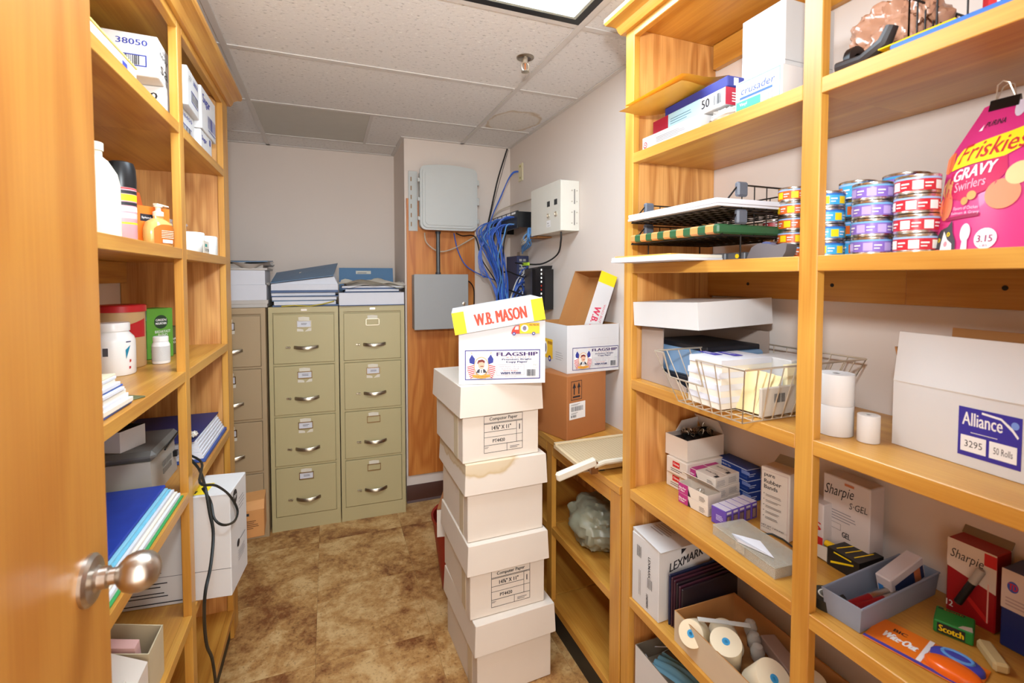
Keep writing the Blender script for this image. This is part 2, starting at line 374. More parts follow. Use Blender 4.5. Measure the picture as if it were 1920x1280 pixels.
ce = struct(MB().box((XLW, -1.2, ZC + 0.03), (XW, YB, ZC + 0.08)).build('ceiling', M('plenum', (120, 116, 110), 0.9), smooth=False))
XT = [XLW, -0.36, 0.86, XW]; YT = [-1.2, -0.91, -0.295, 0.318, 0.93, 1.535, 2.15, 2.765, 3.375, YB]
def ctile(x0, x1, y0, y1, mat):
    o = MB().box((0, 0, 0.002), (x1 - x0 - 0.002, y1 - y0 - 0.002, 0.018)).build('ceiling_tile', mat, ce, smooth=False); o.location = (x0 + 0.001, y0 + 0.001, ZC); return o
for j in range(len(YT) - 1):
    for i in range(3):
        x0, x1, y0, y1 = XT[i], XT[i + 1], YT[j], YT[j + 1]
        if i == 1 and j == 4: continue            # the light sits here
        if i == 1 and j == 7:
            ctile(x0, 0.245, y0, y1, CTG); ctile(0.245, x1, y0, y1, CTM); continue
        ctile(x0, x1, y0, y1, CTS if (i == 2 and j == 6) else CTM)
for x in XT[1:3]: MB().box((x - 0.012, -1.2, ZC - 0.004), (x + 0.012, YB, ZC + 0.001)).build('ceiling_tee', TEE, ce, smooth=False)
for y in YT[1:-1]:
    for i in range(3): MB().box((XT[i] + 0.012, y - 0.012, ZC - 0.003), (XT[i + 1] - 0.012, y + 0.012, ZC + 0.001)).build('ceiling_cross_tee', TEE, ce, smooth=False)
MB().box((0.236, YT[7] + 0.012, ZC - 0.003), (0.255, YT[8] - 0.012, ZC + 0.001)).build('ceiling_cross_tee', TEE, ce, smooth=False)
m = MB(); m.box((XW - 0.022, -0.05, ZC - 0.004), (XW, YCH, ZC + 0.001)); m.box((XCH, YCH - 0.022, ZC - 0.004), (XW - 0.022, YCH, ZC + 0.001)); m.box((XCH - 0.022, YCH - 0.022, ZC - 0.004), (XCH, YB, ZC + 0.001)); m.box((XLW, YB - 0.022, ZC - 0.004), (XCH - 0.022, YB, ZC + 0.001))
m.build('wall_angle', TEE, ce, smooth=False)
# recessed light
t = thing('ceiling_light', 'bright recessed panel light in a black frame above the aisle', 'light', (-0.348, 0.942, ZC))
lw, ld = 1.196, 0.581
m = MB(); m.box((0, 0, -0.003), (lw, 0.026, 0.006)); m.box((0, ld - 0.026, -0.003), (lw, ld, 0.006)); m.box((0, 0.026, -0.003), (0.026, ld - 0.026, 0.006)); m.box((lw - 0.026, 0.026, -0.003), (lw, ld - 0.026, 0.006)); m.build('frame', M('black_frame', (30, 30, 30), 0.4), t, smooth=False)
m = MB(); a = 0.026; m.box((a, a, -0.001), (lw - a, a + 0.012, 0.006)); m.box((a, ld - a - 0.012, -0.001), (lw - a, ld - a, 0.006)); m.box((a, a + 0.012, -0.001), (a + 0.012, ld - a - 0.012, 0.006)); m.box((lw - a - 0.012, a + 0.012, -0.001), (lw - a, ld - a - 0.012, 0.006)); m.build('inner_rim', M('light_rim', (190, 196, 184), 0.4), t, smooth=False)
LENS = M('light_lens', (222, 240, 255), 0.6, emit=TROFFER_E, var=0.0)
for k in range(2):
    MB().box((0.039 + k * 0.5595, 0.039, 0.002), (0.039 + 0.5585 + k * 0.5595, ld - 0.039, 0.006)).build('lens_panel', LENS, t, smooth=False)
MB().box((0, 0, 0.0065), (lw, ld, 0.022)).build('housing', WHITE, t, smooth=False)
# sprinkler
t = thing('fire_sprinkler', 'small chrome fire sprinkler hanging from the ceiling tile', 'sprinkler', (0.772, 1.829, ZC + 0.002))
MB().lathe([(0.036, 0.0), (0.036, -0.003), (0.026, -0.007), (0.018, -0.003)], 24).build('escutcheon', M('sprinkler_ring', (160, 152, 140), 0.3, 1.0), t)
MB().lathe([(0.011, 0.0), (0.011, -0.024), (0.008, -0.026)], 14).build('body', CHROME, t)
m = MB()
for s in (-1, 1): m.tube([(s * 0.010, 0, -0.02), (s * 0.016, 0, -0.032), (s * 0.014, 0, -0.048), (s * 0.004, 0, -0.056)], 0.003, 6)
m.build('yoke', CHROME, t)
MB().tube([(0, 0, -0.026), (0, 0, -0.054)], 0.0035, 8).build('glass_bulb', M('bulb_amber', (200, 120, 70), 0.2), t)
MB().lathe([(0.004, -0.054), (0.017, -0.057), (0.017, -0.059), (0.003, -0.060)], 16).build('deflector', CHROME, t)
# door, standing open at the left of the doorway
d1 = struct(MB().box((-0.345, -0.02, 0.006), (-0.30, 0.838, 2.05), bev=0.003).build('door_1', DOORW)); d1['label'] = 'open wooden door with a brushed egg-shaped knob'
kp = gx(165, 1088, -0.30)
kn = MB(); kn.m = Matrix.Translation((-0.30, kp.y, kp.z)); kn.lathe([(0.033, 0.0), (0.033, 0.004), (0.029, 0.008), (0.017, 0.010), (0.014, 0.013), (0.014, 0.022), (0.0105, 0.024), (0.0105, 0.031), (0.015, 0.034), (0.0225, 0.041), (0.026, 0.050), (0.0262, 0.058), (0.0235, 0.068), (0.0175, 0.0755), (0.009, 0.0795), (0.001, 0.0808)], 32, axis='x')
kn.build('door_knob', STEEL, d1)
MB().box((-0.3425, 0.838, kp.z - 0.03), (-0.3025, 0.8395, kp.z + 0.03)).build('latch_plate', STEEL, d1, smooth=False)
m = MB(); m.box((-0.36, -0.19, 0), (-0.345, -0.02, 2.075)); m.box((0.545, -0.19, 0), (0.56, -0.02, 2.075)); m.box((-0.345, -0.19, 2.06), (0.545, -0.02, 2.075)); struct(m.build('trim_1', WZ, smooth=False))

# ================================================================ bookcases
def bookcase(name, label, xf, xb, stiles, tops, ztop, wall_s, cleat_levels, kick=0.07):
    """xf front plane, xb wall; stiles: list of (y0,y1) near to far; wall_s=+1 when the wall is at +x"""
    s = wall_s; t = thing(name, label, 'bookcase', (0, 0, 0))
    B = lambda x0, y0, z0, x1, y1, z1, n, mat, bev=0.0015: MB().box((x0, y0, z0), (x1, y1, z1), bev=bev).build(n, mat, t)
    for (y0, y1) in stiles: B(xf, y0, 0.0, xf + s * 0.022, y1, ztop, 'stile', WZ)
    for a, b in zip(stiles[:-1], stiles[1:]):
        B(xf, a[1], ztop - 0.035, xf + s * 0.02, b[0], ztop, 'top_rail', WY)
        for i, z in enumerate(tops):
            m = MB(); m.box((xf, a[1], z - 0.030), (xf + s * 0.022, b[0], z), bev=0.0012)
            y0 = a[0] + (a[1] - a[0]) * (0.5 if a is not stiles[0] else 0.6); y1 = b[0] + (b[1] - b[0]) * (0.5 if b is not stiles[-1] else 0.2)
            m.box((xf + s * 0.022, y0, z - 0.024), (xb - s * 0.004, y1, z - 0.0003))
            m.build('shelf', WY, t)
            if i == 1 and s > 0:
                for yk in (y0 + (y1 - y0) * 0.28, y0 + (y1 - y0) * 0.72): MB().lathe([(0.005, xb - 0.0221), (0.0045, xb - 0.0232), (0.001, xb - 0.0234)], 10, axis='x', c=(0, yk, z - 0.062)).build('screw_head', RUBBER, t)
            if i in cleat_levels: B(xb - s * 0.022, y0, z - 0.103, xb - s * 0.001, y1, z - 0.0245, 'cleat', WY)
        y0 = a[0]; y1 = b[1]
    B(xb - s * 0.022, stiles[0][0], ztop - 0.09, xb - s * 0.001, stiles[-1][0], ztop - 0.012, 'cleat', WY)
    ye = stiles[-1][0] + 0.008
    B(xf + s * 0.022, ye, 0, xb - s * 0.001, min(ye + 0.02, stiles[-1][1]), ztop - 0.01, 'end_panel', PZ)
    B(xf + s * 0.022, stiles[0][0] + 0.002, 0, xb - s * 0.001, stiles[0][0] + 0.022, ztop - 0.01, 'end_panel', PZ)
    B(xf + s * 0.022, stiles[0][0], ztop - 0.010, xb - s * 0.001, stiles[-1][1], ztop + 0.008, 'top_panel', WY)
    # crown moulding: front run and the return at the far end, mitred
    prof = [(0, -0.012), (0.012, -0.012), (0.018, -0.002), (0.022, 0.012), (0.034, 0.022), (0.046, 0.026), (0.050, 0.034), (0.050, 0.046), (0, 0.046)]
    yN, yF = stiles[0][0], stiles[-1][1]; n = len(prof); v = []
    for (o, z) in prof:
        v.append((xf - s * o, yN, ztop + z))
    for (o, z) in prof: v.append((xf - s * o, yF + o, ztop + z))
    for (o, z) in prof: v.append((xb - s * 0.001, yF + o, ztop + z))
    f = []
    for k in range(2):
        for i in range(n - 1): f.append((k * n + i, k * n + i + 1, (k + 1) * n + i + 1, (k + 1) * n + i))
    f.append(tuple(range(n))); f.append(tuple(range(3 * n - 1, 2 * n - 1, -1)))
    if s < 0: f = [tuple(reversed(q)) for q in f]
    m = MB(); m._add(v, f); ob = m.build('crown_moulding', WY, t, ang=25)
    bmx = bmesh.new(); bmx.from_mesh(ob.data); bmesh.ops.recalc_face_normals(bmx, faces=bmx.faces); bmx.to_mesh(ob.data); bmx.free()
    B(xf + s * 0.014, stiles[0][1], 0, xf + s * 0.0215, stiles[-1][1] if s < 0 else stiles[-1][0], tops[-1] - 0.031, 'toe_kick', RUBBER, 0)
    return t
XR, XL = 0.88, -0.38
RT = [1.879, 1.5415, 1.182, 0.833, 0.485, 0.137]
LT = [1.932, 1.581, 1.231, 0.880, 0.516, 0.12]
bookcase('bookcase', 'tall oak bookcase along the right wall holding boxes and pet food cans', XR, XW, [(0.048, 0.086), (0.6385, 0.677), (1.2335, 1.276)], RT, 2.268, 1, (1, 2, 3, 4))
bookcase('bookcase', 'tall oak bookcase on the left behind the open door', XL, XLW, [(0.981, 1.02), (1.592, 1.636), (2.204, 2.305)], LT, 2.228, -1, (0, 1, 2, 3))
# low counter between the bookcase and the network corner
XC, ZT = 0.878, 0.82
t = thing('counter', 'low open oak counter under the paper cutter', 'counter', (0, 0, 0))
B = lambda a, b, n, mat, bev=0.002: MB().box(a, b, bev=bev).build(n, mat, t)
B((XC - 0.004, 1.282, ZT - 0.028), (XW - 0.001, 2.62, ZT), 'countertop', WY)
for y0, y1 in ((1.282, 1.342), (1.785, 1.835), (2.57, 2.62)): B((XC, y0, 0.09), (XC + 0.022, y1, ZT - 0.0285), 'stile', WZ)
for y0, y1 in ((1.342, 1.785), (1.835, 2.57)):
    B((XC, y0, ZT - 0.075), (XC + 0.02, y1, ZT - 0.0285), 'rail', WY)
    for z in (0.435, 0.115):
        m = MB(); m.box((XC, y0, z - 0.030), (XC + 0.022, y1, z), bev=0.001); m.box((XC + 0.022, y0 - 0.02, z - 0.022), (XW - 0.008, y1 + 0.02, z - 0.0003)); m.build('shelf', WY, t)
B((XC + 0.022, 1.285, 0), (XW - 0.001, 1.305, ZT - 0.0285), 'end_panel', PZ); B((XC + 0.022, 2.598, 0), (XW - 0.001, 2.618, ZT - 0.0285), 'end_panel', PZ)
B((XW - 0.006, 1.305, 0.115), (XW - 0.002, 2.598, ZT - 0.0285), 'back_panel', PZ, 0)
B((XC + 0.004, 1.282, 0), (XC + 0.016, 2.62, 0.0845), 'toe_kick', RUBBER, 0)

# ================================================================ filing cabinets
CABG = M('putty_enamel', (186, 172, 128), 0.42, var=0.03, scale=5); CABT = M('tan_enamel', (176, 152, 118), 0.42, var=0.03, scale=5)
BRASS = M('holder_metal', (150, 122, 84), 0.35, 1.0); HANDLE = M('handle_nickel', (178, 168, 150), 0.28, 1.0)
SCRAP = M('tape_scrap', (222, 214, 196), 0.6, var=0.08)
def cabinet(label, A, rz, wdt, mat, cards, h=1.325):
    d = 0.575; t = thing('filing_cabinet', label, 'cabinet', A, rz, 'filing cabinets at the back wall')
    m = MB(); m.box((0, 0.014, 0), (wdt, d, h), bev=0.003); m.box((0, 0, 0), (0.022, 0.014, h)); m.box((wdt - 0.022, 0, 0), (wdt, 0.014, h)); m.box((0.022, 0, h - 0.033), (wdt - 0.022, 0.014, h)); m.box((0.022, 0.002, 0), (wdt - 0.022, 0.014, 0.085))
    for k in range(1, 4): m.box((0.022, 0.004, 0.085 + k * 0.3018 - 0.010), (wdt - 0.022, 0.014, 0.085 + k * 0.3018 + 0.002))
    m.build('cabinet_body', mat, t)
    MB().box((wdt / 2 - 0.016, -0.0015, h - 0.024), (wdt / 2 + 0.016, 0.0, h - 0.012), bev=0.0005).build('maker_plate', STEEL, t)
    for k in range(4):
        z0 = 0.085 + k * 0.3018 + 0.0035; z1 = z0 + 0.2855
        dr = MB().box((0.025, -0.003, z0), (wdt - 0.025, 0.012, z1), bev=0.002).build('drawer', mat, t)
        cx = wdt / 2; zz = z1 - 0.055
        m = MB(); a, b = 0.040, 0.021
        m.box((cx - a, -0.0075, zz + b - 0.004), (cx + a, -0.003, zz + b)); m.box((cx - a, -0.0075, zz - b), (cx + a, -0.003, zz - b + 0.004)); m.box((cx - a, -0.0075, zz - b), (cx - a + 0.004, -0.003, zz + b)); m.box((cx + a - 0.004, -0.0075, zz - b), (cx + a, -0.003, zz + b))
        m.build('label_holder', BRASS if k < 3 else HANDLE, dr, smooth=False)
        if cards[3 - k]:
            pr = Print((cx - 0.036, -0.0035, zz - 0.017), (1, 0, 0), (0, 0, 1)); pr.rect(0, 0, 0.072, 0.034, PAPER).lines(0.02, 0.012, 0.056, 0.026, 2, ink(90, 86, 90), 0.4, k); pr.build(dr, 'card')
        pr = Print((cx - 0.035, -0.0032, zz + 0.019), (1, 0, 0), (0, 0, 1)); q = random.Random(k + int(A[0] * 100))
        pr.poly([(0.006, 0), (0.064, 0), (0.064, 0.020), (0.03, 0.024), (0.004, 0.021)], SCRAP)
        pr.build(dr, 'tape_residue')
        if k > 0 and cards[3 - k]:
            pr = Print((cx - 0.035, -0.0032, zz + 0.019), (1, 0, 0), (0, 0, 1)); pr.poly([(-0.004, -0.062), (0.032, -0.064), (0.030, -0.052), (0.018, -0.048), (-0.003, -0.045)], SCRAP); pr.build(dr, 'tape_residue')
            pr = Print((cx - 0.035, -0.0032, zz + 0.019), (1, 0, 0), (0, 0, 1)); pr.poly([(0.038, -0.064), (0.074, -0.061), (0.075, -0.042), (0.06, -0.044)], SCRAP)
            pr.build(dr, 'tape_residue')
        m = MB(); hz = z0 + 0.095; pts = []
        for i in range(9):
            u = i / 8; pts.append((cx - 0.058 + 0.136 * u, -0.005 - 0.026 * math.sin(PI * u) ** 0.7, hz - 0.004 * math.sin(PI * u)))
        vs = []; fs = []
        for i, p in enumerate(pts):
            hh = 0.009
            vs += [(p[0], p[1], p[2] - hh), (p[0], p[1], p[2] + hh * 0.3), (p[0], p[1] + 0.005, p[2] + hh), (p[0], p[1] + 0.004, p[2] - hh)]
        for i in range(8):
            for q2 in range(4): fs.append((i * 4 + q2, (i + 1) * 4 + q2, (i + 1) * 4 + (q2 + 1) % 4, i * 4 + (q2 + 1) % 4))
        fs += [(0, 1, 2, 3), (35, 34, 33, 32)]
        m._add(vs, fs); m.build('handle', HANDLE, dr, ang=60)
        m = MB(); m.box((cx - 0.100, -0.010, hz - 0.004), (cx - 0.087, -0.003, hz + 0.006), bev=0.001); m.lathe([(0.006, -0.004), (0.006, -0.012), (0.004, -0.014)], 10, axis='y', c=(cx - 0.080, 0, hz)); m.build('thumb_latch', HANDLE, dr)
    return t
A = Vector((-0.319, 3.050, 0)); Bp = Vector((0.062, 3.034, 0)); Cp = Vector((0.450, 3.019, 0))
cabinet('putty green filing cabinet in the middle of the three', A, math.atan2(Bp.y - A.y, Bp.x - A.x), (Bp - A).length - 0.002, CABG, (1, 1, 1, 1))
A2 = Vector((0.066, 3.034, 0)); cabinet('putty green filing cabinet beside the plywood panel, with empty label holders', A2, math.atan2(Cp.y - A2.y, Cp.x - A2.x), (Cp - A2).length, CABG, (0, 1, 0, 0))
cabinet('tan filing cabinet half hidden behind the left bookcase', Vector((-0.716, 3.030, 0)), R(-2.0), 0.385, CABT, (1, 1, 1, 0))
# ================================================================ things in the aisle and on the counter
AGED = M('aged_white_card', (222, 210, 196), 0.6, var=0.05, scale=6); TAPEM = M('clear_tape', (206, 190, 164), 0.25, var=0.04)
def paper_label(pr, u, v, w_, h_):
    """the printed form: Computer Paper 14 7/8 X 11, 1, PT4420"""
    k = INKK; t = 0.0016
    pr.frame(u, v, u + w_, v + h_, t, k)
    pr.rect(u, v + h_ * 0.80, u + w_, v + h_ * 0.80 + t, k); pr.rect(u, v + h_ * 0.775, u + w_, v + h_ * 0.775 + t, k)
    pr.rect(u, v + h_ * 0.56, u + w_ * 0.83, v + h_ * 0.56 + t, k); pr.rect(u, v + h_ * 0.42, u + w_, v + h_ * 0.42 + t * 0.8, k); pr.rect(u, v + h_ * 0.20, u + w_, v + h_ * 0.20 + t, k)
    pr.rect(u + w_ * 0.83, v + h_ * 0.20, u + w_ * 0.83 + t, v + h_ * 0.775, k); pr.rect(u + w_ * 0.58, v, u + w_ * 0.58 + t, v + h_ * 0.2, k)
    pr.text('Computer Paper', u + w_ * 0.14, v + h_ * 0.84, u + w_ * 0.86, v + h_ * 0.955, k, 0.012)
    pr.text('14⅞" X 11"', u + w_ * 0.2, v + h_ * 0.61, u + w_ * 0.69, v + h_ * 0.72, k, 0.02); pr.text('1', u + w_ * 0.905, v + h_ * 0.54, u + w_ * 0.928, v + h_ * 0.69, k)
    pr.text('PT4420', u + w_ * 0.22, v + h_ * 0.27, u + w_ * 0.53, v + h_ * 0.36, k, 0.02)
    pr.lines(u + w_ * 0.66, v + h_ * 0.06, u + w_ * 0.92, v + h_ * 0.14, 2, ink(120, 112, 110), 0.4); pr.lines(u + w_ * 0.015, v + h_ * 0.13, u + w_ * 0.12, v + h_ * 0.18, 2, ink(120, 112, 110), 0.4)
def lidded(label, loc, rz, w_, d, h, lid_h, printed, stain=False, lid_d=0.0):
    t = thing('paper_carton', label, 'box', loc, rz, 'stack of white paper cartons in the aisle')
    MB().box((0.005, 0.005, 0), (w_ - 0.005, d - 0.005, h - 0.006), bev=0.002).build('carton_body', AGED, t)
    m = MB(); zb = h - lid_h; th = 0.004; e = 0.004
    m.box((-e, -e, h - th), (w_ + e, d + e, h), bev=0.002)
    # lid skirt, flaring a little at the bottom
    for a, b, c2, d2 in (((-e, -e), (w_ + e, -e), (w_ + e + 0.003, -e - 0.005), (-e - 0.003, -e - 0.005)), ((w_ + e, -e), (w_ + e, d + e), (w_ + e + 0.005, d + e + 0.003), (w_ + e + 0.005, -e - 0.003)),
                         ((w_ + e, d + e), (-e, d + e), (-e - 0.003, d + e + 0.005), (w_ + e + 0.003, d + e + 0.005)), ((-e, d + e), (-e, -e), (-e - 0.005, -e - 0.003), (-e - 0.005, d + e + 0.003))):
        q = [Vector((*c2_, 0)) for c2_ in (a, b, c2, d2)]
        n = Vector((w_ / 2, d / 2, 0)) - (q[0] + q[1]) / 2; n.z = 0; n = n.normalized() * 0.003
        top0, top1 = Vector((*a, h - 0.001)), Vector((*b, h - 0.001)); bot1, bot0 = Vector((*c2, zb)), Vector((*d2, zb))
        m.hexa([bot0, bot1, bot1 + n, bot0 + n], [top0, top1, top1 + n, top0 + n])
    m.build('lid', AGED if not stain else STAINED, t, ang=20)
    MB().box((0.03, 0.004, 0.002), (0.085, 0.0049, zb)).build('tape_strip', TAPEM, t, smooth=False) if not printed and False else None
    MB().box((0.004, 0.06, 0.0), (0.0049, 0.11, zb + 0.02)).build('tape_strip', TAPEM, t, smooth=False)
    if printed:
        pr = Print((0, 0.005, 0), (1, 0, 0), (0, 0, 1)); paper_label(pr, 0.084, 0.026, 0.152, 0.135); pr.build(t, 'printed_form')
    return t
def stained_mat():
    m = M('stained_card', (222, 210, 196), 0.6, var=0.05, scale=6); nt = m.node_tree; L = nt.links.new; b = nt.nodes['Principled BSDF']; src = b.inputs['Base Color'].links[0].from_socket
    tc = nn(nt, 'ShaderNodeTexCoord'); n2 = nn(nt, 'ShaderNodeTexNoise'); n2.inputs['Scale'].default_value = 14; L(tc.outputs['Object'], n2.inputs['Vector'])
    sub = nn(nt, 'ShaderNodeVectorMath', operation='SUBTRACT'); sub.inputs[1].default_value = (0.05, 0.0, 0.30); L(tc.outputs['Object'], sub.inputs[0]); mul = nn(nt, 'ShaderNodeVectorMath', operation='MULTIPLY'); mul.inputs[1].default_value = (0.42, 0, 1.0); L(sub.outputs[0], mul.inputs[0])
    ln = nn(nt, 'ShaderNodeVectorMath', operation='LENGTH'); L(mul.outputs[0], ln.inputs[0]); ma = nn(nt, 'ShaderNodeMath', operation='MULTIPLY_ADD'); ma.inputs[1].default_value = 0.05; L(n2.outputs['Fac'], ma.inputs[0]); L(ln.outputs['Value'], ma.inputs[2])
    cr = nn(nt, 'ShaderNodeValToRGB'); q = cr.color_ramp.elements; q[0].position = 0.05; q[0].color = (0.92, 0.86, 0.7, 1); q[1].position = 0.078; q[1].color = (0.9, 0.82, 0.64, 1); k = q.new(0.086); k.color = (0.78, 0.66, 0.44, 1); k = q.new(0.094); k.color = (1, 1, 1, 1)
    L(ma.outputs[0], cr.inputs['Fac']); mx = nn(nt, 'ShaderNodeMix', data_type='RGBA', blend_type='MULTIPLY'); mx.inputs[0].default_value = 1; L(src, mx.inputs[6]); L(cr.outputs['Color'], mx.inputs[7]); L(mx.outputs[2], b.inputs['Base Color']); return m
STAINED = stained_mat()
lidded('unlabelled white lidded carton on the floor, lowest of the stack', (0.469, 1.545, 0.001), R(2.5), 0.303, 0.385, 0.281, 0.107, False)
lidded('white lidded carton with printed form, second from the floor', (0.451, 1.571, 0.283), R(0.6), 0.300, 0.385, 0.273, 0.105, True)
lidded('white lidded carton with a brown water stain on its lid', (0.447, 1.585, 0.557), R(0.6), 0.303, 0.375, 0.284, 0.108, False, True)
lidded('white lidded carton with printed form, right under the copy paper carton', (0.431, 1.588, 0.842), R(2.2), 0.306, 0.37, 0.276, 0.108, True)
# copy paper cartons
CP = M('copy_carton_white', (214, 212, 212), 0.45, var=0.02)
FSK, FSO, FBL, FRD, GOLD = ink(226, 178, 150), ink(120, 40, 34), ink(48, 56, 140), ink(196, 44, 48), ink(222, 158, 60)
def flagship(pr, u, v, w_, h_, border):
    S = lambda a, b: (u + w_ * a, v + h_ * b)
    def rc(a0, b0, a1, b1, m): pr.rect(*S(a0, b0), *S(a1, b1), m)
    def tx(s_, a0, b0, a1, b1, m, bold=0.0): pr.text(s_, *S(a0, b0), *S(a1, b1), m, bold)
    pr.frame(u, v, u + w_, v + h_, h_ * 0.027, border)
    tx('FLAGSHIP', 0.42, 0.79, 0.965, 0.915, ink(62, 28, 92), 0.06); tx('B R I G H T', 0.55, 0.725, 0.87, 0.755, ink(190, 110, 90), 0.01)
    tx('Premium Bright', 0.49, 0.635, 0.885, 0.70, ink(26, 22, 92), 0.05); tx('Copy Paper', 0.545, 0.54, 0.83, 0.615, ink(26, 22, 92), 0.05)
    pr.frame(*S(0.42, 0.14), *S(0.785, 0.5), h_ * 0.006, ink(150, 140, 150))
    tx('5000 Sheets • 8½ x 11', 0.45, 0.41, 0.75, 0.455, ink(170, 166, 176)); tx('Acid Free • 20 LB.', 0.48, 0.335, 0.72, 0.38, ink(170, 166, 176)); tx('Extra Bright', 0.51, 0.265, 0.70, 0.31, ink(206, 90, 90)); tx('WBM-97200', 0.47, 0.17, 0.74, 0.245, ink(26, 22, 92), 0.05)
    tx('Made in Portugal', 0.53, 0.075, 0.68, 0.105, ink(150, 140, 150)); pr.bars(*S(0.82, 0.10), *S(0.94, 0.325), INKK, 5, 14); pr.frame(*S(0.905, 0.38), *S(0.965, 0.60), h_ * 0.006, ink(180, 190, 180)); tx('FSC', 0.912, 0.45, 0.958, 0.50, ink(170, 180, 170))
    # two flags on leaning poles
    for sg in (-1, 1):
        cx = 0.215; X = lambda a: cx + sg * a
        pr.poly([S(X(0.135), 0.935), S(X(0.128), 0.94), S(X(0.045), 0.05), S(X(0.052), 0.05)][::sg], GOLD)
        pts = [(0.085, 0.74), (0.125, 0.88), (0.165, 0.72), (0.178, 0.54), (0.19, 0.36), (0.165, 0.20), (0.115, 0.06), (0.10, 0.22), (0.09, 0.42)]
        pr.poly([S(X(a), b) for a, b in pts][::-sg], INKW)
        pr.poly([S(X(a), b) for a, b in [(0.085, 0.72), (0.125, 0.86), (0.16, 0.70), (0.155, 0.58), (0.09, 0.52)]][::-sg], FBL)
        for i in range(7):
            y = 0.50 - i * 0.062; a0, a1 = 0.092 + 0.012 * (i > 4), 0.184 - 0.010 * max(0, i - 2)
            pr.poly([S(X(a0), y - 0.02), S(X(a1), y - 0.075), S(X(a1), y - 0.045), S(X(a0), y + 0.012)][::-sg], FRD)
    # oval portrait of a man with a moustache, plain stand-in
    a, b = S(0.215, 0.46); rr = h_ * 0.30
    pr.disc(a, b, rr * 0.82, rr * 1.05, GOLD, 28); pr.disc(a, b, rr * 0.76, rr * 0.98, ink(226, 222, 214), 28)
    pr.poly([(a - rr * 0.62, b - rr * 0.72), (a + rr * 0.62, b - rr * 0.72), (a + rr * 0.4, b - rr * 0.36), (a, b - rr * 0.22), (a - rr * 0.4, b - rr * 0.36)], ink(60, 58, 70)); pr.poly([(a - rr * 0.2, b - rr * 0.7), (a + rr * 0.2, b - rr * 0.7), (a + rr * 0.16, b - rr * 0.26), (a - rr * 0.16, b - rr * 0.26)], INKW); pr.rect(a - rr * 0.05, b - rr * 0.72, a + rr * 0.05, b - rr * 0.36, INKK)
    pr.disc(a, b + rr * 0.18, rr * 0.36, rr * 0.48, FSK, 20); pr.poly([(a - rr * 0.38, b + rr * 0.22), (a - rr * 0.30, b + rr * 0.44), (a + rr * 0.1, b + rr * 0.52), (a + rr * 0.36, b + rr * 0.34), (a + rr * 0.38, b + rr * 0.62), (a + rr * 0.1, b + rr * 0.78), (a - rr * 0.34, b + rr * 0.7), (a - rr * 0.46, b + rr * 0.4)], FSO); pr.rect(a - rr * 0.12, b - rr * 0.02, a + rr * 0.24, b + rr * 0.06, FSO)
    # ribbon
    pr.poly([S(0.10, 0.10), S(0.215, 0.05), S(0.33, 0.10), S(0.33, 0.19), S(0.215, 0.15), S(0.10, 0.19)], GOLD); tx('W.B. MASON', 0.135, 0.095, 0.295, 0.13, FSO)
def van(pr, u, v, w_, h_):
    pr.poly([(u + w_ * 0.30, v + h_ * 0.12), (u + w_, v + h_ * 0.12), (u + w_, v + h_), (u + w_ * 0.30, v + h_)], ink(240, 190, 40)); pr.poly([(u, v + h_ * 0.12), (u + w_ * 0.30, v + h_ * 0.12), (u + w_ * 0.30, v + h_ * 0.82), (u + w_ * 0.14, v + h_ * 0.78), (u + w_ * 0.03, v + h_ * 0.42)], ink(220, 60, 44)); pr.poly([(u + w_ * 0.12, v + h_ * 0.46), (u + w_ * 0.26, v + h_ * 0.46), (u + w_ * 0.26, v + h_ * 0.74), (u + w_ * 0.16, v + h_ * 0.72)], INKW)
    pr.disc(u + w_ * 0.47, v + h_ * 0.56, w_ * 0.13, h_ * 0.3, INKW); pr.disc(u + w_ * 0.47, v + h_ * 0.56, w_ * 0.07, h_ * 0.2, ink(120, 110, 130)); pr.text('W.B. MASON', u + w_ * 0.64, v + h_ * 0.76, u + w_ * 0.97, v + h_ * 0.9, FSO, 0.02)
    for k in (0.1, 0.79): pr.disc(u + w_ * k, v + h_ * 0.12, h_ * 0.14, h_ * 0.14, FBL, 14); pr.disc(u + w_ * k, v + h_ * 0.12, h_ * 0.06, h_ * 0.06, INKW, 10)
def mason_lid(t, w_, d, h, inner):
    """a shallow lid in its own frame: open side down, front skirt at y=0"""
    m = MB(); th = 0.003; m.box((0, 0, h - th), (w_, d, h)); m.box((0, 0, 0), (w_, th, h - th)); m.box((0, d - th, 0), (w_, d, h - th)); m.box((0, th, 0), (th, d - th, h - th)); m.box((w_ - th, th, 0), (w_, d - th, h - th))
    o = m.build('lid_shell', [CP, inner], t, smooth=False)
    for p in o.data.polygons:
        c = p.center
        if 0.001 < c.x < w_ - 0.001 and 0.001 < c.y < d - 0.001 and c.z < h - 0.001 and abs(p.normal.z) < 0.99 or (p.normal.z < -0.9 and c.z > h - 0.01): p.material_index = 1
    pr = Print((0, 0, 0), (1, 0, 0), (0, 0, 1))
    e = w_ * 0.13
    pr.rect(0, 0, e, h, YEL); pr.rect(w_ - e, 0, w_, h, YEL); pr.text('W.B. MASON', w_ * 0.235, h * 0.22, w_ * 0.80, h * 0.78, ink(216, 66, 40), 0.03); return pr
z5 = 1.1195
a, an, wd = fit2((860.4, 721), (1022, 717), z5)
hz5 = 0.225; dp5 = 0.26
t = thing('copy_paper_carton', 'white copy paper carton on top of the aisle stack, lid askew', 'box', a, an)
open_carton(t, wd, dp5, hz5, CP, KRAFT, name='carton_body')
pr = face('front', wd, dp5, hz5); flagship(pr, wd * 0.07, hz5 * 0.07, wd * 0.87, hz5 * 0.47, NAVY); van(pr, wd * 0.60, hz5 * 0.775, wd * 0.33, hz5 * 0.19); pr.build(t, 'printed_face')
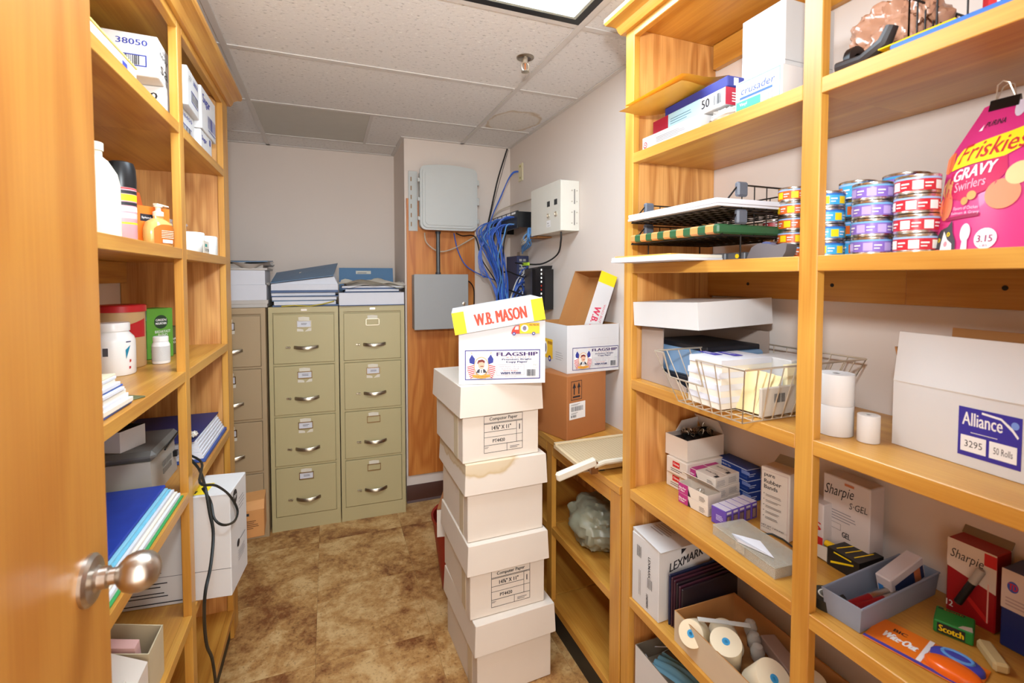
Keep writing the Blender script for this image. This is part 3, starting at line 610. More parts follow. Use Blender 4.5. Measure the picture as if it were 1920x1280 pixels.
for k in range(3): 
    o = solid_box('paper_ream', 'wrapped ream of paper inside the open-lidded copy carton', 'paper', a + Matrix.Rotation(an, 3, 'Z') @ Vector((0.02, 0.02, 0.004 + 0.0515 * k)), an, wd - 0.04, dp5 - 0.04, 0.05, PAPER, 'reams in the copy carton', part='ream')
# its lid: tipped down to the left
t = thing('carton_lid', 'white carton lid with yellow ends resting askew on the aisle stack', 'box lid')
p0 = Vector((a.x, a.y, z5)); ux = Vector((math.cos(an), math.sin(an), 0)); uy = Vector((-math.sin(an), math.cos(an), 0))
ll = 0.325; hl = 0.078; tilt = R(9.5)
ex = (ux * math.cos(tilt) + Vector((0, 0, 1)) * math.sin(tilt)).normalized(); lean = R(-6)
ez = ex.cross(uy); ez = -ez if ez.z < 0 else ez; ey = ez.cross(ex)
org = p0 - ux * 0.012 - uy * 0.012 + Vector((0, 0, 0.177))
t.matrix_world = Matrix(((ex.x, ey.x, ez.x, org.x), (ex.y, ey.y, ez.y, org.y), (ex.z, ey.z, ez.z, org.z), (0, 0, 0, 1)))
pr = mason_lid(t, ll, dp5 + 0.02, hl, KRAFT); pr.build(t, 'printed_face')
# waste bin behind the stack with a torn carton in it
t = thing('waste_bin', 'red plastic bin behind the stack of cartons', 'bin', (0.618, 2.20, 0))
MB().lathe([(0.115, 0.0), (0.12, 0.004), (0.165, 0.34), (0.170, 0.345), (0.170, 0.355), (0.160, 0.35), (0.112, 0.012), (0.0, 0.01)], 24).build('tub', M('red_plastic', (150, 34, 22), 0.4), t)
t = thing('torn_carton', 'torn brown and white carton sticking out of the red bin', 'box', (0.452, 2.10, 0.315), R(-10), rx=R(0))
MB().sheet([(0, 0, 0), (0.2, 0, 0), (0.2, 0, 0.125), (0, 0, 0.125)], 0.003).build('white_flap', AGED, t, smooth=False)
m = MB(); m.sheet([(0.0, 0.004, 0.125), (0.2, 0.004, 0.125), (0.2, 0.07, 0.245), (0.05, 0.07, 0.235)], 0.003); m.build('brown_flap', KRAFTD, t, smooth=False)
MB().box((0.005, 0.004, 0.05), (0.195, 0.012, 0.06)).build('fold', KRAFTD, t, smooth=False)
# brown carton on the counter
a = gz(1063, 827, ZT + 0.001) ; b = gz(1140, 805, ZT + 0.001); an = math.atan2(b.y - a.y, b.x - a.x); wd = min((b - a).length, 0.235)
hB = 0.268; dB = 0.19
t = thing('brown_carton', 'brown carton with two up arrows and a shipping label on the counter', 'box', a, an)
MB().box((0, 0, 0), (wd, dB, hB), bev=0.002).build('carton_body', M('tan_carton', (176, 112, 62), 0.65, var=0.05), t)
pr = face('front', wd, dB, hB)
pr.frame(0.022, 0.165, 0.085, 0.245, 0.0025, INKK)
for k in (0.040, 0.067): pr.rect(k - 0.003, 0.188, k + 0.003, 0.222, INKK); pr.poly([(k - 0.010, 0.216), (k + 0.010, 0.216), (k, 0.239)], INKK)
pr.rect(0.032, 0.175, 0.075, 0.182, INKK)
pr.rect(0.012, 0.085, 0.105, 0.155, INKW); pr.bars(0.022, 0.118, 0.092, 0.138, INKK, 8, 18); pr.lines(0.02, 0.143, 0.075, 0.151, 2, ink(130, 126, 126), 0.4); pr.bars(0.02, 0.093, 0.05, 0.103, INKK, 2, 10); pr.lines(0.02, 0.107, 0.06, 0.115, 2, ink(140, 136, 136), 0.4)
pr.build(t, 'printed_marks')
t = thing('brown_flap', 'loose strip of brown card lying at the counter edge', 'cardboard', gz(1040, 836, ZT + 0.001), R(20)); MB().box((0, 0, 0), (0.07, 0.006, 0.004), bev=0.001).build('strip', KRAFT, t)
# white copy carton on it, with a lid standing in it
zF = ZT + 0.001 + hB + 0.001
c0 = gz(1063, 701, zF); an2 = R(1.5); 
t = thing('copy_paper_carton', 'open white copy paper carton on top of the brown carton', 'box', Vector((c0.x, c0.y, zF)), an2)
# corner seen at x=1063: front (label) runs to the wall, left side runs back
wF, dF, hF = 0.262 - max(0, 0), 0.29, 0.205
wF = min(wF, XW - 0.006 - c0.x)
open_carton(t, wF, dF, hF, CP, KRAFT, name='carton_body')
pr = face('front', wF, dF, hF); flagship(pr, wF * 0.10, hF * 0.06, min(0.235, wF * 1.0 - wF * 0.11), hF * 0.47, ink(70, 60, 120)); pr.frame(wF * 0.40, hF * 0.58, wF * 0.78, hF * 0.72, 0.0008, ink(206, 200, 198)); pr.build(t, 'printed_face')
pr = face('left', wF, dF, hF); van(pr, -0.02 + 0.05, 0.03, 0.13, 0.10); pr.lines(0.19, 0.05, 0.26, 0.09, 4, ink(90, 80, 80), 0.12); pr.build(t, 'printed_face')
t2 = thing('carton_lid', 'brown-inside carton lid with red lettering standing in the open carton', 'box lid')
# length leans up to the right, the open side faces left, the lettered skirt faces the room
th_ = R(20); ex = Vector((math.sin(th_), 0, math.cos(th_))); ez = Vector((-math.cos(th_), 0, math.sin(th_))); ey = ez.cross(ex)
lw_, lh_, ld_ = 0.40, 0.24, 0.085
pl = gy(1100, 595, c0.y + 0.02)
o0 = pl + ex * (0.03 - (pl.z - zF - 0.035) / ex.z) - ez * ld_
t2.matrix_world = Matrix(((ex.x, ey.x, ez.x, o0.x), (ex.y, ey.y, ez.y, o0.y), (ex.z, ey.z, ez.z, o0.z), (0, 0, 0, 1)))
m = MB(); th = 0.003
m.box((0, 0, 0), (lw_, lh_, th)); m.box((0, 0, th), (lw_, th, ld_)); m.box((0, lh_ - th, th), (lw_, lh_, ld_)); m.box((0, th, th), (th, lh_ - th, ld_)); m.box((lw_ - th, th, th), (lw_, lh_ - th, ld_)); m.build('lid_shell', KRAFT, t2, smooth=False)
pr = Print((lw_, 0, ld_), (-1, 0, 0), (0, 0, -1))
pr.rect(0, 0, lw_, ld_, CP); pr.rect(0, 0, 0.05, ld_, YEL); pr.text('W.B. MASON', 0.155, 0.022, 0.36, 0.055, ink(210, 60, 90), 0.03); pr.text('WHO BUT', 0.135, 0.062, 0.22, 0.073, ink(210, 90, 110)); pr.build(t2, 'printed_face')
# something pale standing behind the brown carton
t = solid_box('white_carton', 'plain pale carton standing behind the brown carton at the wall', 'box', (1.09, 2.06, ZT + 0.001), R(0), 0.115, 0.2, 0.262, M('pale_grey_card', (206, 200, 198), 0.6))
# paper cutter
zc = ZT + 0.001; CUTM = M('cutter_board', (208, 188, 152), 0.5, var=0.04)
pA = gz(1035, 836, zc + 0.03); 
t = thing('paper_cutter', 'beige guillotine paper cutter with grid board on the counter', 'paper cutter', (0.805, 1.395, zc), R(-2))
MB().box((0, 0, 0.012), (0.385, 0.245, 0.030), bev=0.003).build('board', CUTM, t)
m = MB()
for x_, y_ in ((0.075, 0.02), (0.075, 0.21), (0.36, 0.02), (0.36, 0.21)): m.box((x_, y_, 0), (x_ + 0.02, y_ + 0.02, 0.012))
m.build('feet', RUBBER, t, smooth=False)
pr = Print((0, 0, 0.030), (1, 0, 0), (0, 1, 0))
for k in range(1, 32): pr.rect(k * 0.0121, 0.004, k * 0.0121 + 0.0012, 0.241, ink(160, 134, 98))
for k in range(1, 20): pr.rect(0.004, k * 0.0121, 0.381, k * 0.0121 + 0.0012, ink(160, 134, 98))
pr.build(t, 'grid_lines')
MB().box((0.0, -0.004, 0.016), (0.385, -0.0005, 0.0335), bev=0.0008).build('cutting_edge', STEEL, t); MB().box((0.11, 0.001, 0.0303), (0.385, 0.005, 0.0335)).build('red_guide', M('red_strip', (190, 30, 40), 0.4), t, smooth=False)
MB().box((0.0, 0.228, 0.0303), (0.385, 0.243, 0.037), bev=0.001).build('rule_bar', CUTM, t)
arm = MB(); arm.tube([(0.385, -0.014, 0.040), (0.20, -0.016, 0.045), (0.07, -0.017, 0.046), (0.03, -0.018, 0.038)], 0.009, 8); ao = arm.build('cutter_arm', M('arm_enamel', (200, 192, 172), 0.4), t)
hd = MB(); hd.m = Matrix.Translation((-0.105, -0.030, 0.004)) @ Matrix.Rotation(R(-14), 4, 'Y') ; hd.box((0, 0, 0), (0.15, 0.022, 0.03), bev=0.006); hd.build('handle', M('handle_ivory', (216, 208, 190), 0.45), t)
m = MB(); m.box((0.018, -0.024, 0.012), (0.045, -0.006, 0.052), bev=0.002); m.build('pivot_bracket', M('bracket_bronze', (150, 116, 84), 0.35, 1.0), t)
# folded garment bag on the counter's middle shelf
from mathutils import noise as _nz
def cloth(name, mat, parent, c, rx_, ry_, rz_, seed, n=22, amp=0.18, fold=3.0):
    """crumpled lump: an ellipsoid creased by ridged noise, flat where it rests"""
    m = MB(); vs = []; fs = []; off = Vector((seed * 3.7, seed * 1.3, seed * 2.1)); q = 0.8
    for j in range(n + 1):
        th = PI * j / n
        for i in range(2 * n):
            p = 2 * PI * i / (2 * n); d = Vector((math.sin(th) * math.cos(p), math.sin(th) * math.sin(p), math.cos(th)))
            k = 1 - amp * 0.35; f = fold * 0.33; a_ = amp
            for _ in range(4): k += a_ * (abs(_nz.noise(d * f + off)) - 0.22); f *= 2.05; a_ *= 0.6
            e = [math.copysign(abs(v_) ** q, v_) * k for v_ in d]
            vs.append((c[0] + rx_ * e[0], c[1] + ry_ * e[1], max(c[2] + rz_ * e[2], c[2] - rz_ * 0.985)))
    for j in range(n):
        for i in range(2 * n): fs.append((j * 2 * n + i, (j + 1) * 2 * n + i, (j + 1) * 2 * n + (i + 1) % (2 * n), j * 2 * n + (i + 1) % (2 * n)))
    m._add(vs, fs); return m.build(name, mat, parent, ang=40)
SAGE = M('sage_vinyl', (136, 136, 116), 0.35, var=0.08, coat=0.3)
t = thing('garment_bag', 'folded sage green plastic bag on the counter shelf', 'bag', (1.005, 1.60, 0.4352)); cloth('folded_bag', SAGE, t, (0, 0, 0.098), 0.135, 0.145, 0.098, 5, n=36, amp=0.34, fold=2.6)
# strip of white card leaning against the bookcase
t = thing('card_strip', 'thin white strip leaning in the gap beside the bookcase', 'strip', gx(1157, 1225, 0.91)); m = MB(); p1 = gx(1158, 1222, 0.915) - t.location; p2 = gx(1166, 1262, 0.909) - t.location; m.tube([p1, p2], 0.002, 5); m.build('strip', WHITE, t)

# ================================================================ chase wall: plywood, enclosures, cables
yp = YCH - 0.002
t = thing('plywood_panel', 'tall plywood backboard fixed to the wall behind the enclosures', 'panel', (0.485, yp, 0.185)); MB().box((0, -0.014, 0), (0.46, 0, 2.01 - 0.185), bev=0.001).build('plywood', FIR, t)
ENC = M('enclosure_grey', (196, 198, 194), 0.45, var=0.02)
yf = yp - 0.0145
def rrect(x0, x1, z0, z1, r, n=5, arch=0.0):
    pts = []
    for cx, cz, a0 in ((x1 - r, z1 - r, 0), (x0 + r, z1 - r, 90), (x0 + r, z0 + r, 180), (x1 - r, z0 + r, 270)):
        for k in range(n + 1):
            t_ = R(a0 + 90 * k / n); pts.append((cx + r * math.cos(t_), cz + r * math.sin(t_)))
    if arch:
        o = []
        for i, p in enumerate(pts):
            o.append(p)
            if i == n: o += [(x1 - r + (x0 + r - x1 + r) * u, z1 + arch * math.sin(PI * u)) for u in (0.2, 0.4, 0.6, 0.8)]
        pts = o
    return pts
t = thing('network_enclosure', 'large pale grey rounded enclosure mounted high on the plywood', 'enclosure', (0, 0, 0))
m = MB(); x0, x1, z0, z1 = 0.552, 0.928, 1.800, 2.205
m.prism(rrect(x0 + 0.012, x1 - 0.012, z0 + 0.012, z1 - 0.012, 0.03, arch=0.01), yf - 0.10, yf, 'y'); m.build('enclosure_body', ENC, t, ang=30)
m = MB(); m.prism(rrect(x0, x1, z0, z1, 0.04, arch=0.012), yf - 0.118, yf - 0.1005, 'y'); m.build('door_rim', ENC, t, ang=30)
m = MB(); m.prism(rrect(x0 + 0.014, x1 - 0.014, z0 + 0.014, z1 - 0.014, 0.032, arch=0.011), yf - 0.128, yf - 0.1185, 'y'); m.prism(rrect(x0 + 0.03, x1 - 0.03, z0 + 0.03, z1 - 0.03, 0.026, arch=0.010), yf - 0.133, yf - 0.128, 'y'); m.build('door_panel', ENC, t, ang=30)
m = MB(); m.box((0.498, yf - 0.004, 1.80), (0.556, yf, 2.185), bev=0.001); m.build('mounting_flange', ENC, t)
for k in range(6): MB().box((0.512, yf - 0.0052, 1.83 + k * 0.058), (0.518, yf - 0.0041, 1.858 + k * 0.058)).build('slot', M('slot_dark', (150, 110, 60), 0.7), t, smooth=False)
for z in (1.86, 1.98, 2.10): MB().box((0.540, yf - 0.112, z), (0.5525, yf - 0.095, z + 0.024), bev=0.002).build('hinge', ENC, t)
for z, h in ((2.10, 0.035), (1.97, 0.05), (1.85, 0.03)): MB().box((0.9285, yf - 0.115, z), (0.942, yf - 0.09, z + h), bev=0.003).build('latch', ENC, t)
t = thing('metal_cabinet', 'flat grey metal wall box with a key in its lock', 'enclosure', (0, 0, 0)); GB = M('box_grey', (166, 166, 164), 0.5, var=0.02)
MB().box((0.516, yf - 0.09, 1.165), (0.866, yf, 1.515), bev=0.002).build('box_body', GB, t); MB().box((0.513, yf - 0.104, 1.162), (0.869, yf - 0.0905, 1.518), bev=0.003).build('box_door', GB, t)
MB().lathe([(0.012, yf - 0.1045), (0.012, yf - 0.110), (0.006, yf - 0.112)], 16, axis='y', c=(0.838, 0, 1.325)).build('lock', CHROME, t)
m = MB(); m.box((0.8345, yf - 0.1215, 1.278), (0.8385, yf - 0.1165, 1.318), bev=0.001); m.lathe([(0.009, yf - 0.120), (0.009, yf - 0.117)], 12, axis='y', c=(0.8365, 0, 1.300)); m.box((0.8355, yf - 0.125, 1.32), (0.8385, yf - 0.112, 1.328)); m.build('key', M('brass_key', (176, 140, 80), 0.3, 1.0), t)
pr = Print((0.770, yf - 0.104, 1.176), (1, 0, 0), (0, 0, 1)); pr.rect(0, 0, 0.022, 0.018, ink(150, 30, 50)); pr.text('R', 0.007, 0.004, 0.016, 0.014, INKW, 0.02); pr.build(t, 'maker_label')
def cable(name, label, cat, pts, r, mat, group=None, n=6, sub=5):
    P = [Vector(p) for p in pts]; out = []
    for i in range(len(P) - 1):
        p0 = P[max(i - 1, 0)]; p1, p2 = P[i], P[i + 1]; p3 = P[min(i + 2, len(P) - 1)]
        for k in range(sub):
            u = k / sub; out.append(0.5 * ((2 * p1) + (p2 - p0) * u + (2 * p0 - 5 * p1 + 4 * p2 - p3) * u * u + (3 * p1 - p0 - 3 * p2 + p3) * u ** 3))
    out.append(P[-1]); m = MB(); m.tube(out, r, n); o = m.build(name, mat); return tag(o, label, cat, group)
m = MB(); cx = 0.682; 
t = thing('flexible_conduit', 'grey flexible conduit between the rounded enclosure and the metal box', 'conduit', (0, 0, 0))
m.lathe([(0.0125 + (0.0015 if k % 2 else 0), 1.522 + k * 0.0055) for k in range(50)], 12, c=(cx, yf - 0.04, 0)); m.build('ribbed_tube', M('conduit_grey', (96, 98, 98), 0.4, 0.6), t, ang=80)
m = MB(); m.lathe([(0.018, 1.5155), (0.018, 1.530)], 12, c=(cx, yf - 0.04, 0)); m.build('fitting', DGREY, t); m = MB(); m.lathe([(0.018, 1.785), (0.018, 1.799)], 12, c=(cx, yf - 0.04, 0)); m.build('fitting', DGREY, t)
BLU = M('blue_cable', (58, 98, 190), 0.4, var=0.1); BLU2 = M('light_blue_cable', (92, 146, 206), 0.4, var=0.08); GRC = M('grey_cable', (168, 160, 148), 0.5); BLC = M('black_cable', (24, 24, 26), 0.45); BEIGE = M('beige_cable', (196, 178, 156), 0.5)
yc = yf - 0.03
cable('cable', 'beige cable sagging under the rounded enclosure', 'cable', [gy(796, 436, yc), gy(800, 455, yc), gy(822, 471, yc), gy(850, 466, yc), gy(885, 447, yc), gy(905, 435, yc), gy(930, 400, yc - 0.05), gx(962, 384, 1.17), gx(1000, 372, 1.19)], 0.0045, BEIGE)
cable('cable', 'black cable looping from the rounded enclosure to the bundle', 'cable', [gy(855, 437, yc), gy(868, 442, yc), gy(885, 441, yc), gy(894, 450, yc - 0.02), gy(903, 485, yc - 0.1), gy(925, 520, yc - 0.25), gy(940, 545, 2.75)], 0.004, BLC)
cable('cable', 'blue cable hanging from the rounded enclosure to the bundle', 'cable', [gy(851, 437, yc), gy(858, 468, yc), gy(872, 496, yc), gy(895, 512, yc - 0.06), gy(925, 524, yc - 0.2), gy(938, 530, 2.78)], 0.004, BLU)
cable('cable', 'black cable curling down from the metal box', 'cable', [gy(869, 525, yf - 0.06), gy(880, 528, yf - 0.05), gy(888, 540, yf - 0.03), gy(889, 560, yf - 0.02), gy(888, 590, yf - 0.01), gy(888, 612, yf - 0.008)], 0.004, BLC)
cable('cable', 'black cable running up the corner to the ceiling', 'cable', [gy(951, 279, YCH - 0.02), gy(935, 330, YCH - 0.03), gy(926, 368, YCH - 0.06), gy(917, 410, YCH - 0.1), gy(912, 430, YCH - 0.14)], 0.005, BLC)
cable('cable', 'thin dark wire beside the black ceiling cable', 'cable', [gy(953, 281, YCH - 0.012), gy(934, 350, YCH - 0.02), gy(921, 400, YCH - 0.05), gy(914, 425, YCH - 0.1)], 0.0018, DGREY)
# wall plate and its blue cables
t = thing('wall_plate', 'cream wall plate high on the right wall', 'wall plate', (0, 0, 0)); MB().box((XW - 0.008, 2.895, 2.135), (XW - 0.0005, 2.965, 2.25), bev=0.002).build('plate', M('ivory_plate', (226, 216, 178), 0.4), t)
for z in (2.15, 2.225): MB().box((XW - 0.0105, 2.922, z), (XW - 0.0082, 2.938, z + 0.012), bev=0.001).build('jack', M('jack_olive', (176, 170, 90), 0.5), t)
for k in range(2): cable('network_cable', 'blue cable drooping from the cream wall plate to the patch panel', 'cable', [gx(972, 321 + k, 1.19), gx(962, 323 + k * 2, 1.16), gx(952, 338 + k, 1.12), gx(938, 372 - k * 2, 1.06), gx(924, 402, 1.02), gx(914 + k * 2, 430, 0.98), gx(905, 452, 0.97)], 0.0038, BLU, 'cables from the wall plate')
# patch panel bracket
t = thing('patch_panel', 'black wall-mounted patch panel full of blue cables', 'patch panel', (0, 0, 0)); x0 = 1.035
MB().box((x0 + 0.012, 2.585, 1.793), (XW - 0.002, 2.592, 1.885), bev=0.001).build('bracket_side', BLACK, t); MB().box((x0 + 0.012, 3.06, 1.793), (XW - 0.002, 3.067, 1.885), bev=0.001).build('bracket_side', BLACK, t); MB().box((x0 + 0.012, 2.592, 1.878), (XW - 0.002, 3.06, 1.885)).build('bracket_top', BLACK, t, smooth=False); MB().box((x0, 2.575, 1.785), (x0 + 0.0115, 3.075, 1.888), bev=0.001).build('face_plate', BLACK, t)
for k in range(24):
    for j in range(2): MB().box((x0 - 0.003, 2.602 + k * 0.0185, 1.803 + j * 0.042), (x0 - 0.0002, 2.615 + k * 0.0185, 1.816 + j * 0.042)).build('port', DGREY, t, smooth=False)
pr = Print((x0, 3.07, 1.868), (0, -1, 0), (0, 0, 1)); pr.n = Vector((-1, 0, 0))
for k in range(6): pr.rect(0.01 + k * 0.08, 0.002, 0.075 + k * 0.08, 0.014, INKW)
pr.build(t, 'label_strip')
rr = random.Random(4); bx_, by_ = 1.03, 2.76
for k in range(26):
    y0 = 2.61 + (k % 13) * 0.036; zz = 1.81 + (k // 13) * 0.042; sw = rr.uniform(0.02, 0.085); q = rr.uniform(-0.03, 0.03)
    yb = 2.74 + rr.uniform(-0.035, 0.035); xb = 1.0 + rr.uniform(-0.03, 0.03)
    cable('network_cable', 'blue network cable in the bundle hanging from the black patch panel', 'cable', [(x0 - 0.004, y0, zz), (x0 - 0.03 - sw * 0.5, y0, zz - 0.005), (x0 - 0.04 - sw, y0 + q, zz - 0.07), (xb - 0.03 + q * 0.5, (y0 * 0.6 + yb * 0.4) + q, 1.63 + q), (xb, (y0 * 0.3 + yb * 0.7), 1.50), (xb + rr.uniform(-0.015, 0.015), yb, 1.37), (xb + rr.uniform(-0.02, 0.03), yb + 0.01, 1.26)], 0.0036, BLU if k % 6 else BLU2, 'blue cables of the patch panel', 5, 4)
for k in range(3): cable('network_cable', 'black cable running down inside the blue bundle', 'cable', [(1.0, 2.63 + k * 0.12, 1.79), (0.985, 2.66 + k * 0.09, 1.70), (0.99, 2.70 + k * 0.03, 1.55), (0.975 + k * 0.012, 2.735, 1.42), (1.0, 2.75, 1.26)], 0.0042, BLC, 'black cables in the bundle', 5, 4)
for k in range(4): cable('network_cable', 'stray blue loop bulging from the left of the bundle', 'cable', [(1.0, 2.86, 1.80), (0.93 - k * 0.008, 2.90, 1.72 - k * 0.02), (0.92, 2.88, 1.60 - k * 0.03), (0.95, 2.82, 1.49), (0.985, 2.76, 1.40 - k * 0.02), (1.0, 2.74, 1.28)], 0.0036, BLU, 'stray blue loops', 5, 5)
for k in range(9):
    a0 = rr.uniform(0, 6.28); r0 = rr.uniform(0.03, 0.055)
    cable('network_cable', 'grey cable coiled behind the patch panel', 'cable', [(1.12 + 0.03 * math.sin(a0 + u), 2.63 + r0 * math.cos(a0 + u), 1.745 + r0 * math.sin(a0 + u)) for u in [i * 0.7 for i in range(9)]], 0.003, GRC, 'coiled grey cables', 5, 3)
for k in range(9): cable('network_cable', 'light blue cable running between the patch panel and the switch', 'cable', [(1.13 + rr.uniform(-0.02, 0.03), 2.55 + rr.uniform(-0.02, 0.05), 1.79), (1.12 + rr.uniform(-0.03, 0.03), 2.58 + rr.uniform(-0.03, 0.04), 1.735), (1.11 + rr.uniform(-0.03, 0.03), 2.64 + rr.uniform(-0.04, 0.03), 1.69), (1.13, 2.72, 1.655 + rr.uniform(-0.01, 0.01))], 0.0036, BLU2, 'light blue cables', 5, 4)
# switch
t = thing('network_switch', 'navy network switch standing on edge against the right wall', 'network switch', (0, 0, 0)); SWM = M('switch_navy', (52, 58, 92), 0.45)
MB().box((1.125, 2.80, 1.225), (XW - 0.003, 2.985, 1.635), bev=0.002).build('switch_body', SWM, t); MB().box((1.15, 2.81, 1.6355), (XW - 0.003, 2.86, 1.662), bev=0.001).build('mounting_ear', STEEL, t)
for k in range(8):
    for j in range(2): MB().box((1.142 + j * 0.026, 2.7975, 1.60 - k * 0.026), (1.160 + j * 0.026, 2.7998, 1.615 - k * 0.026)).build('port', M('port_silver', (190, 190, 184), 0.4, 0.5), t, smooth=False)
for k in range(14):
    z = 1.58 - (k % 7) * 0.04; cable('network_cable', 'blue cable plugged into the navy switch', 'cable', [(1.15 + (k % 2) * 0.026, 2.795, z), (1.14 + (k % 2) * 0.03, 2.75 - (k % 3) * 0.012, z - 0.02), (1.12 + rr.uniform(-0.02, 0.03), 2.745, z - 0.06), (1.05, 2.76, 1.33 - (k % 4) * 0.012), (1.01, 2.755, 1.28)], 0.0034, BLU if k % 4 else M('white_cable', (220, 218, 210), 0.5), 'cables of the switch', 5, 4)
# modem
t = thing('modem_router', 'black upright modem with a row of status lights on the right wall', 'modem', (0, 0, 0))
m = MB(); m.prism([(1.075, 2.40), (1.065, 2.42), (1.095, 2.60), (1.185, 2.62), (XW - 0.004, 2.60), (XW - 0.004, 2.44), (1.13, 2.392)], 1.315, 1.545, 'z'); m.build('modem_shell', M('modem_black', (20, 20, 24), 0.25), t, ang=25)
MB().hexa([(1.075, 2.40, 1.5455), (1.185, 2.42, 1.5455), (1.185, 2.60, 1.5455), (1.09, 2.60, 1.5455)], [(1.12, 2.41, 1.562), (1.19, 2.42, 1.565), (1.19, 2.60, 1.552), (1.11, 2.60, 1.549)]).build('top_cap', BLACK, t, smooth=False)
for k in range(9): MB().box((1.1055, 2.3915, 1.535 - k * 0.022), (1.1115, 2.3948, 1.545 - k * 0.022)).build('status_light', M('led_on', (235, 235, 225), 0.4, emit=0.8) if k not in (4, 5) else M('led_red', (190, 60, 40), 0.4), t, smooth=False)
cable('cable', 'thick black cable plugged into the modem, upper one', 'cable', [(1.09, 2.60, 1.50), (1.07, 2.68, 1.515), (1.05, 2.76, 1.535), (1.04, 2.80, 1.53)], 0.005, BLC)
cable('cable', 'thick black cable plugged into the modem, lower one', 'cable', [(1.09, 2.60, 1.39), (1.08, 2.66, 1.40), (1.06, 2.78, 1.42)], 0.0055, BLC)
# steel control box
t = thing('control_box', 'white steel control box with two key locks on the right wall', 'control box', (0, 0, 0)); CB = M('control_white', (222, 218, 206), 0.4, var=0.02); x0 = 1.10
MB().box((x0 + 0.0025, 2.150, 1.736), (XW - 0.001, 2.515, 1.990), bev=0.002).build('box_body', CB, t); MB().box((x0, 2.148, 1.734), (x0 + 0.002, 2.517, 1.992), bev=0.0008).build('front_cover', CB, t)
for y, z in ((2.27, 1.872), (2.185, 1.872)): MB().box((x0 - 0.003, y, z), (x0 - 0.0003, y + 0.03, z + 0.028), bev=0.0005).build('display', BLACK, t)
for y in (2.285, 2.195): MB().lathe([(0.013, x0 - 0.0005), (0.013, x0 - 0.006), (0.007, x0 - 0.008), (0.007, x0 - 0.004)], 14, axis='x', c=(0, y, 1.825)).build('key_lock', CHROME, t)
pr = Print((x0, 2.31, 1.765), (0, -1, 0), (0, 0, 1)); pr.n = Vector((-1, 0, 0)); pr.rect(0, 0, 0.05, 0.035, INKW); pr.text('DMAC', 0.008, 0.016, 0.03, 0.024, INKK); pr.lines(0.01, 0.004, 0.042, 0.012, 2, ink(160, 156, 150), 0.4); pr.build(t, 'plate_label')
for z in (1.765, 1.872): MB().box((1.178, 2.1472, z), (1.182, 2.1498, z + 0.075)).build('vent_slot', M('slot_shadow', (120, 116, 110), 0.6), t, smooth=False)
for z in (1.775, 1.83, 1.885, 1.94):
    for x_ in (1.166, 1.194): MB().lathe([(0.0032, 2.1495), (0.0032, 2.1475), (0.001, 2.147)], 8, axis='y', c=(x_, 0, z)).build('screw', STEEL, t)
cable('cable', 'black cable dropping from the steel control box to the switch', 'cable', [(1.13, 2.20, 1.735), (1.135, 2.21, 1.69), (1.14, 2.26, 1.62), (1.12, 2.40, 1.575), (1.09, 2.55, 1.575), (1.06, 2.66, 1.585)], 0.0045, BLC)
t = thing('cable_tag', 'lime green tag wrapped on the black cable', 'tag', (1.085, 2.565, 1.576)); MB().box((-0.006, -0.05, -0.009), (0.006, 0.04, 0.009), bev=0.001).build('tag_band', M('lime_tag', (170, 206, 50), 0.5), t)
t = thing('junction_plate', 'tan plate under the steel control box', 'plate', (0, 0, 0)); MB().box((1.12, 2.47, 1.725), (XW - 0.002, 2.58, 1.733), bev=0.001).build('plate', KRAFT, t)
# ================================================================ things on the right bookcase
S1, S2, S3, S4, S5, S6 = [z + 0.0006 for z in RT]
# ---- top shelf, far bay
t = solid_box('flat_white_box', 'flat white box with a small red bullseye mark on the top shelf', 'box', (0.8938, 1.2077, S1), FR, 0.24, 0.10, 0.038, WHITE)
pr = face('front', 0.24, 0.1, 0.038); pr.frame(0.055, 0.006, 0.20, 0.030, 0.0007, ink(150, 146, 150)); pr.lines(0.065, 0.010, 0.19, 0.027, 4, ink(150, 146, 150), 0.35); pr.disc(0.016, 0.014, 0.009, 0.009, RED); pr.disc(0.016, 0.014, 0.006, 0.006, INKW); pr.disc(0.016, 0.014, 0.003, 0.003, RED); pr.build(t)
t = solid_box('file_folder_box', 'red white and pale blue box marked 50 on the flat white box', 'box', (0.9139, 1.1819, S1 + 0.0392), R(-92), 0.285, 0.19, 0.042, WHITE)
pr = face('front', 0.285, 0.19, 0.042); pr.rect(0, 0, 0.07, 0.042, ink(170, 30, 56)); pr.rect(0.07, 0, 0.20, 0.042, ink(176, 214, 226)); pr.lines(0.08, 0.012, 0.17, 0.032, 3, ink(90, 120, 140), 0.3); pr.text('50', 0.205, 0.012, 0.232, 0.034, INKK, 0.02); pr.bars(0.245, 0.008, 0.275, 0.034, INKK, 4, 12); pr.build(t, 'print')
pr = face('right', 0.285, 0.19, 0.042); pr.rect(0, 0, 0.19, 0.042, ink(176, 34, 56)); pr.lines(0.02, 0.008, 0.10, 0.034, 4, INKW, 0.4, 5); pr.build(t, 'end_print')
t = solid_box('blue_box', 'dark blue flat box under the yellow mailers', 'box', (0.9206, 1.1388, S1 + 0.0818), R(-93), 0.245, 0.18, 0.026, M('royal_card', (52, 58, 136), 0.5))
pr = face('right', 0.245, 0.18, 0.026); pr.text('REINFORCED', 0.05, 0.007, 0.16, 0.018, INKW, 0.02); pr.rect(0.018, 0.004, 0.032, 0.022, INKW); pr.build(t)
MAIL = M('yellow_mailer', (232, 172, 60), 0.4, var=0.08, scale=9)
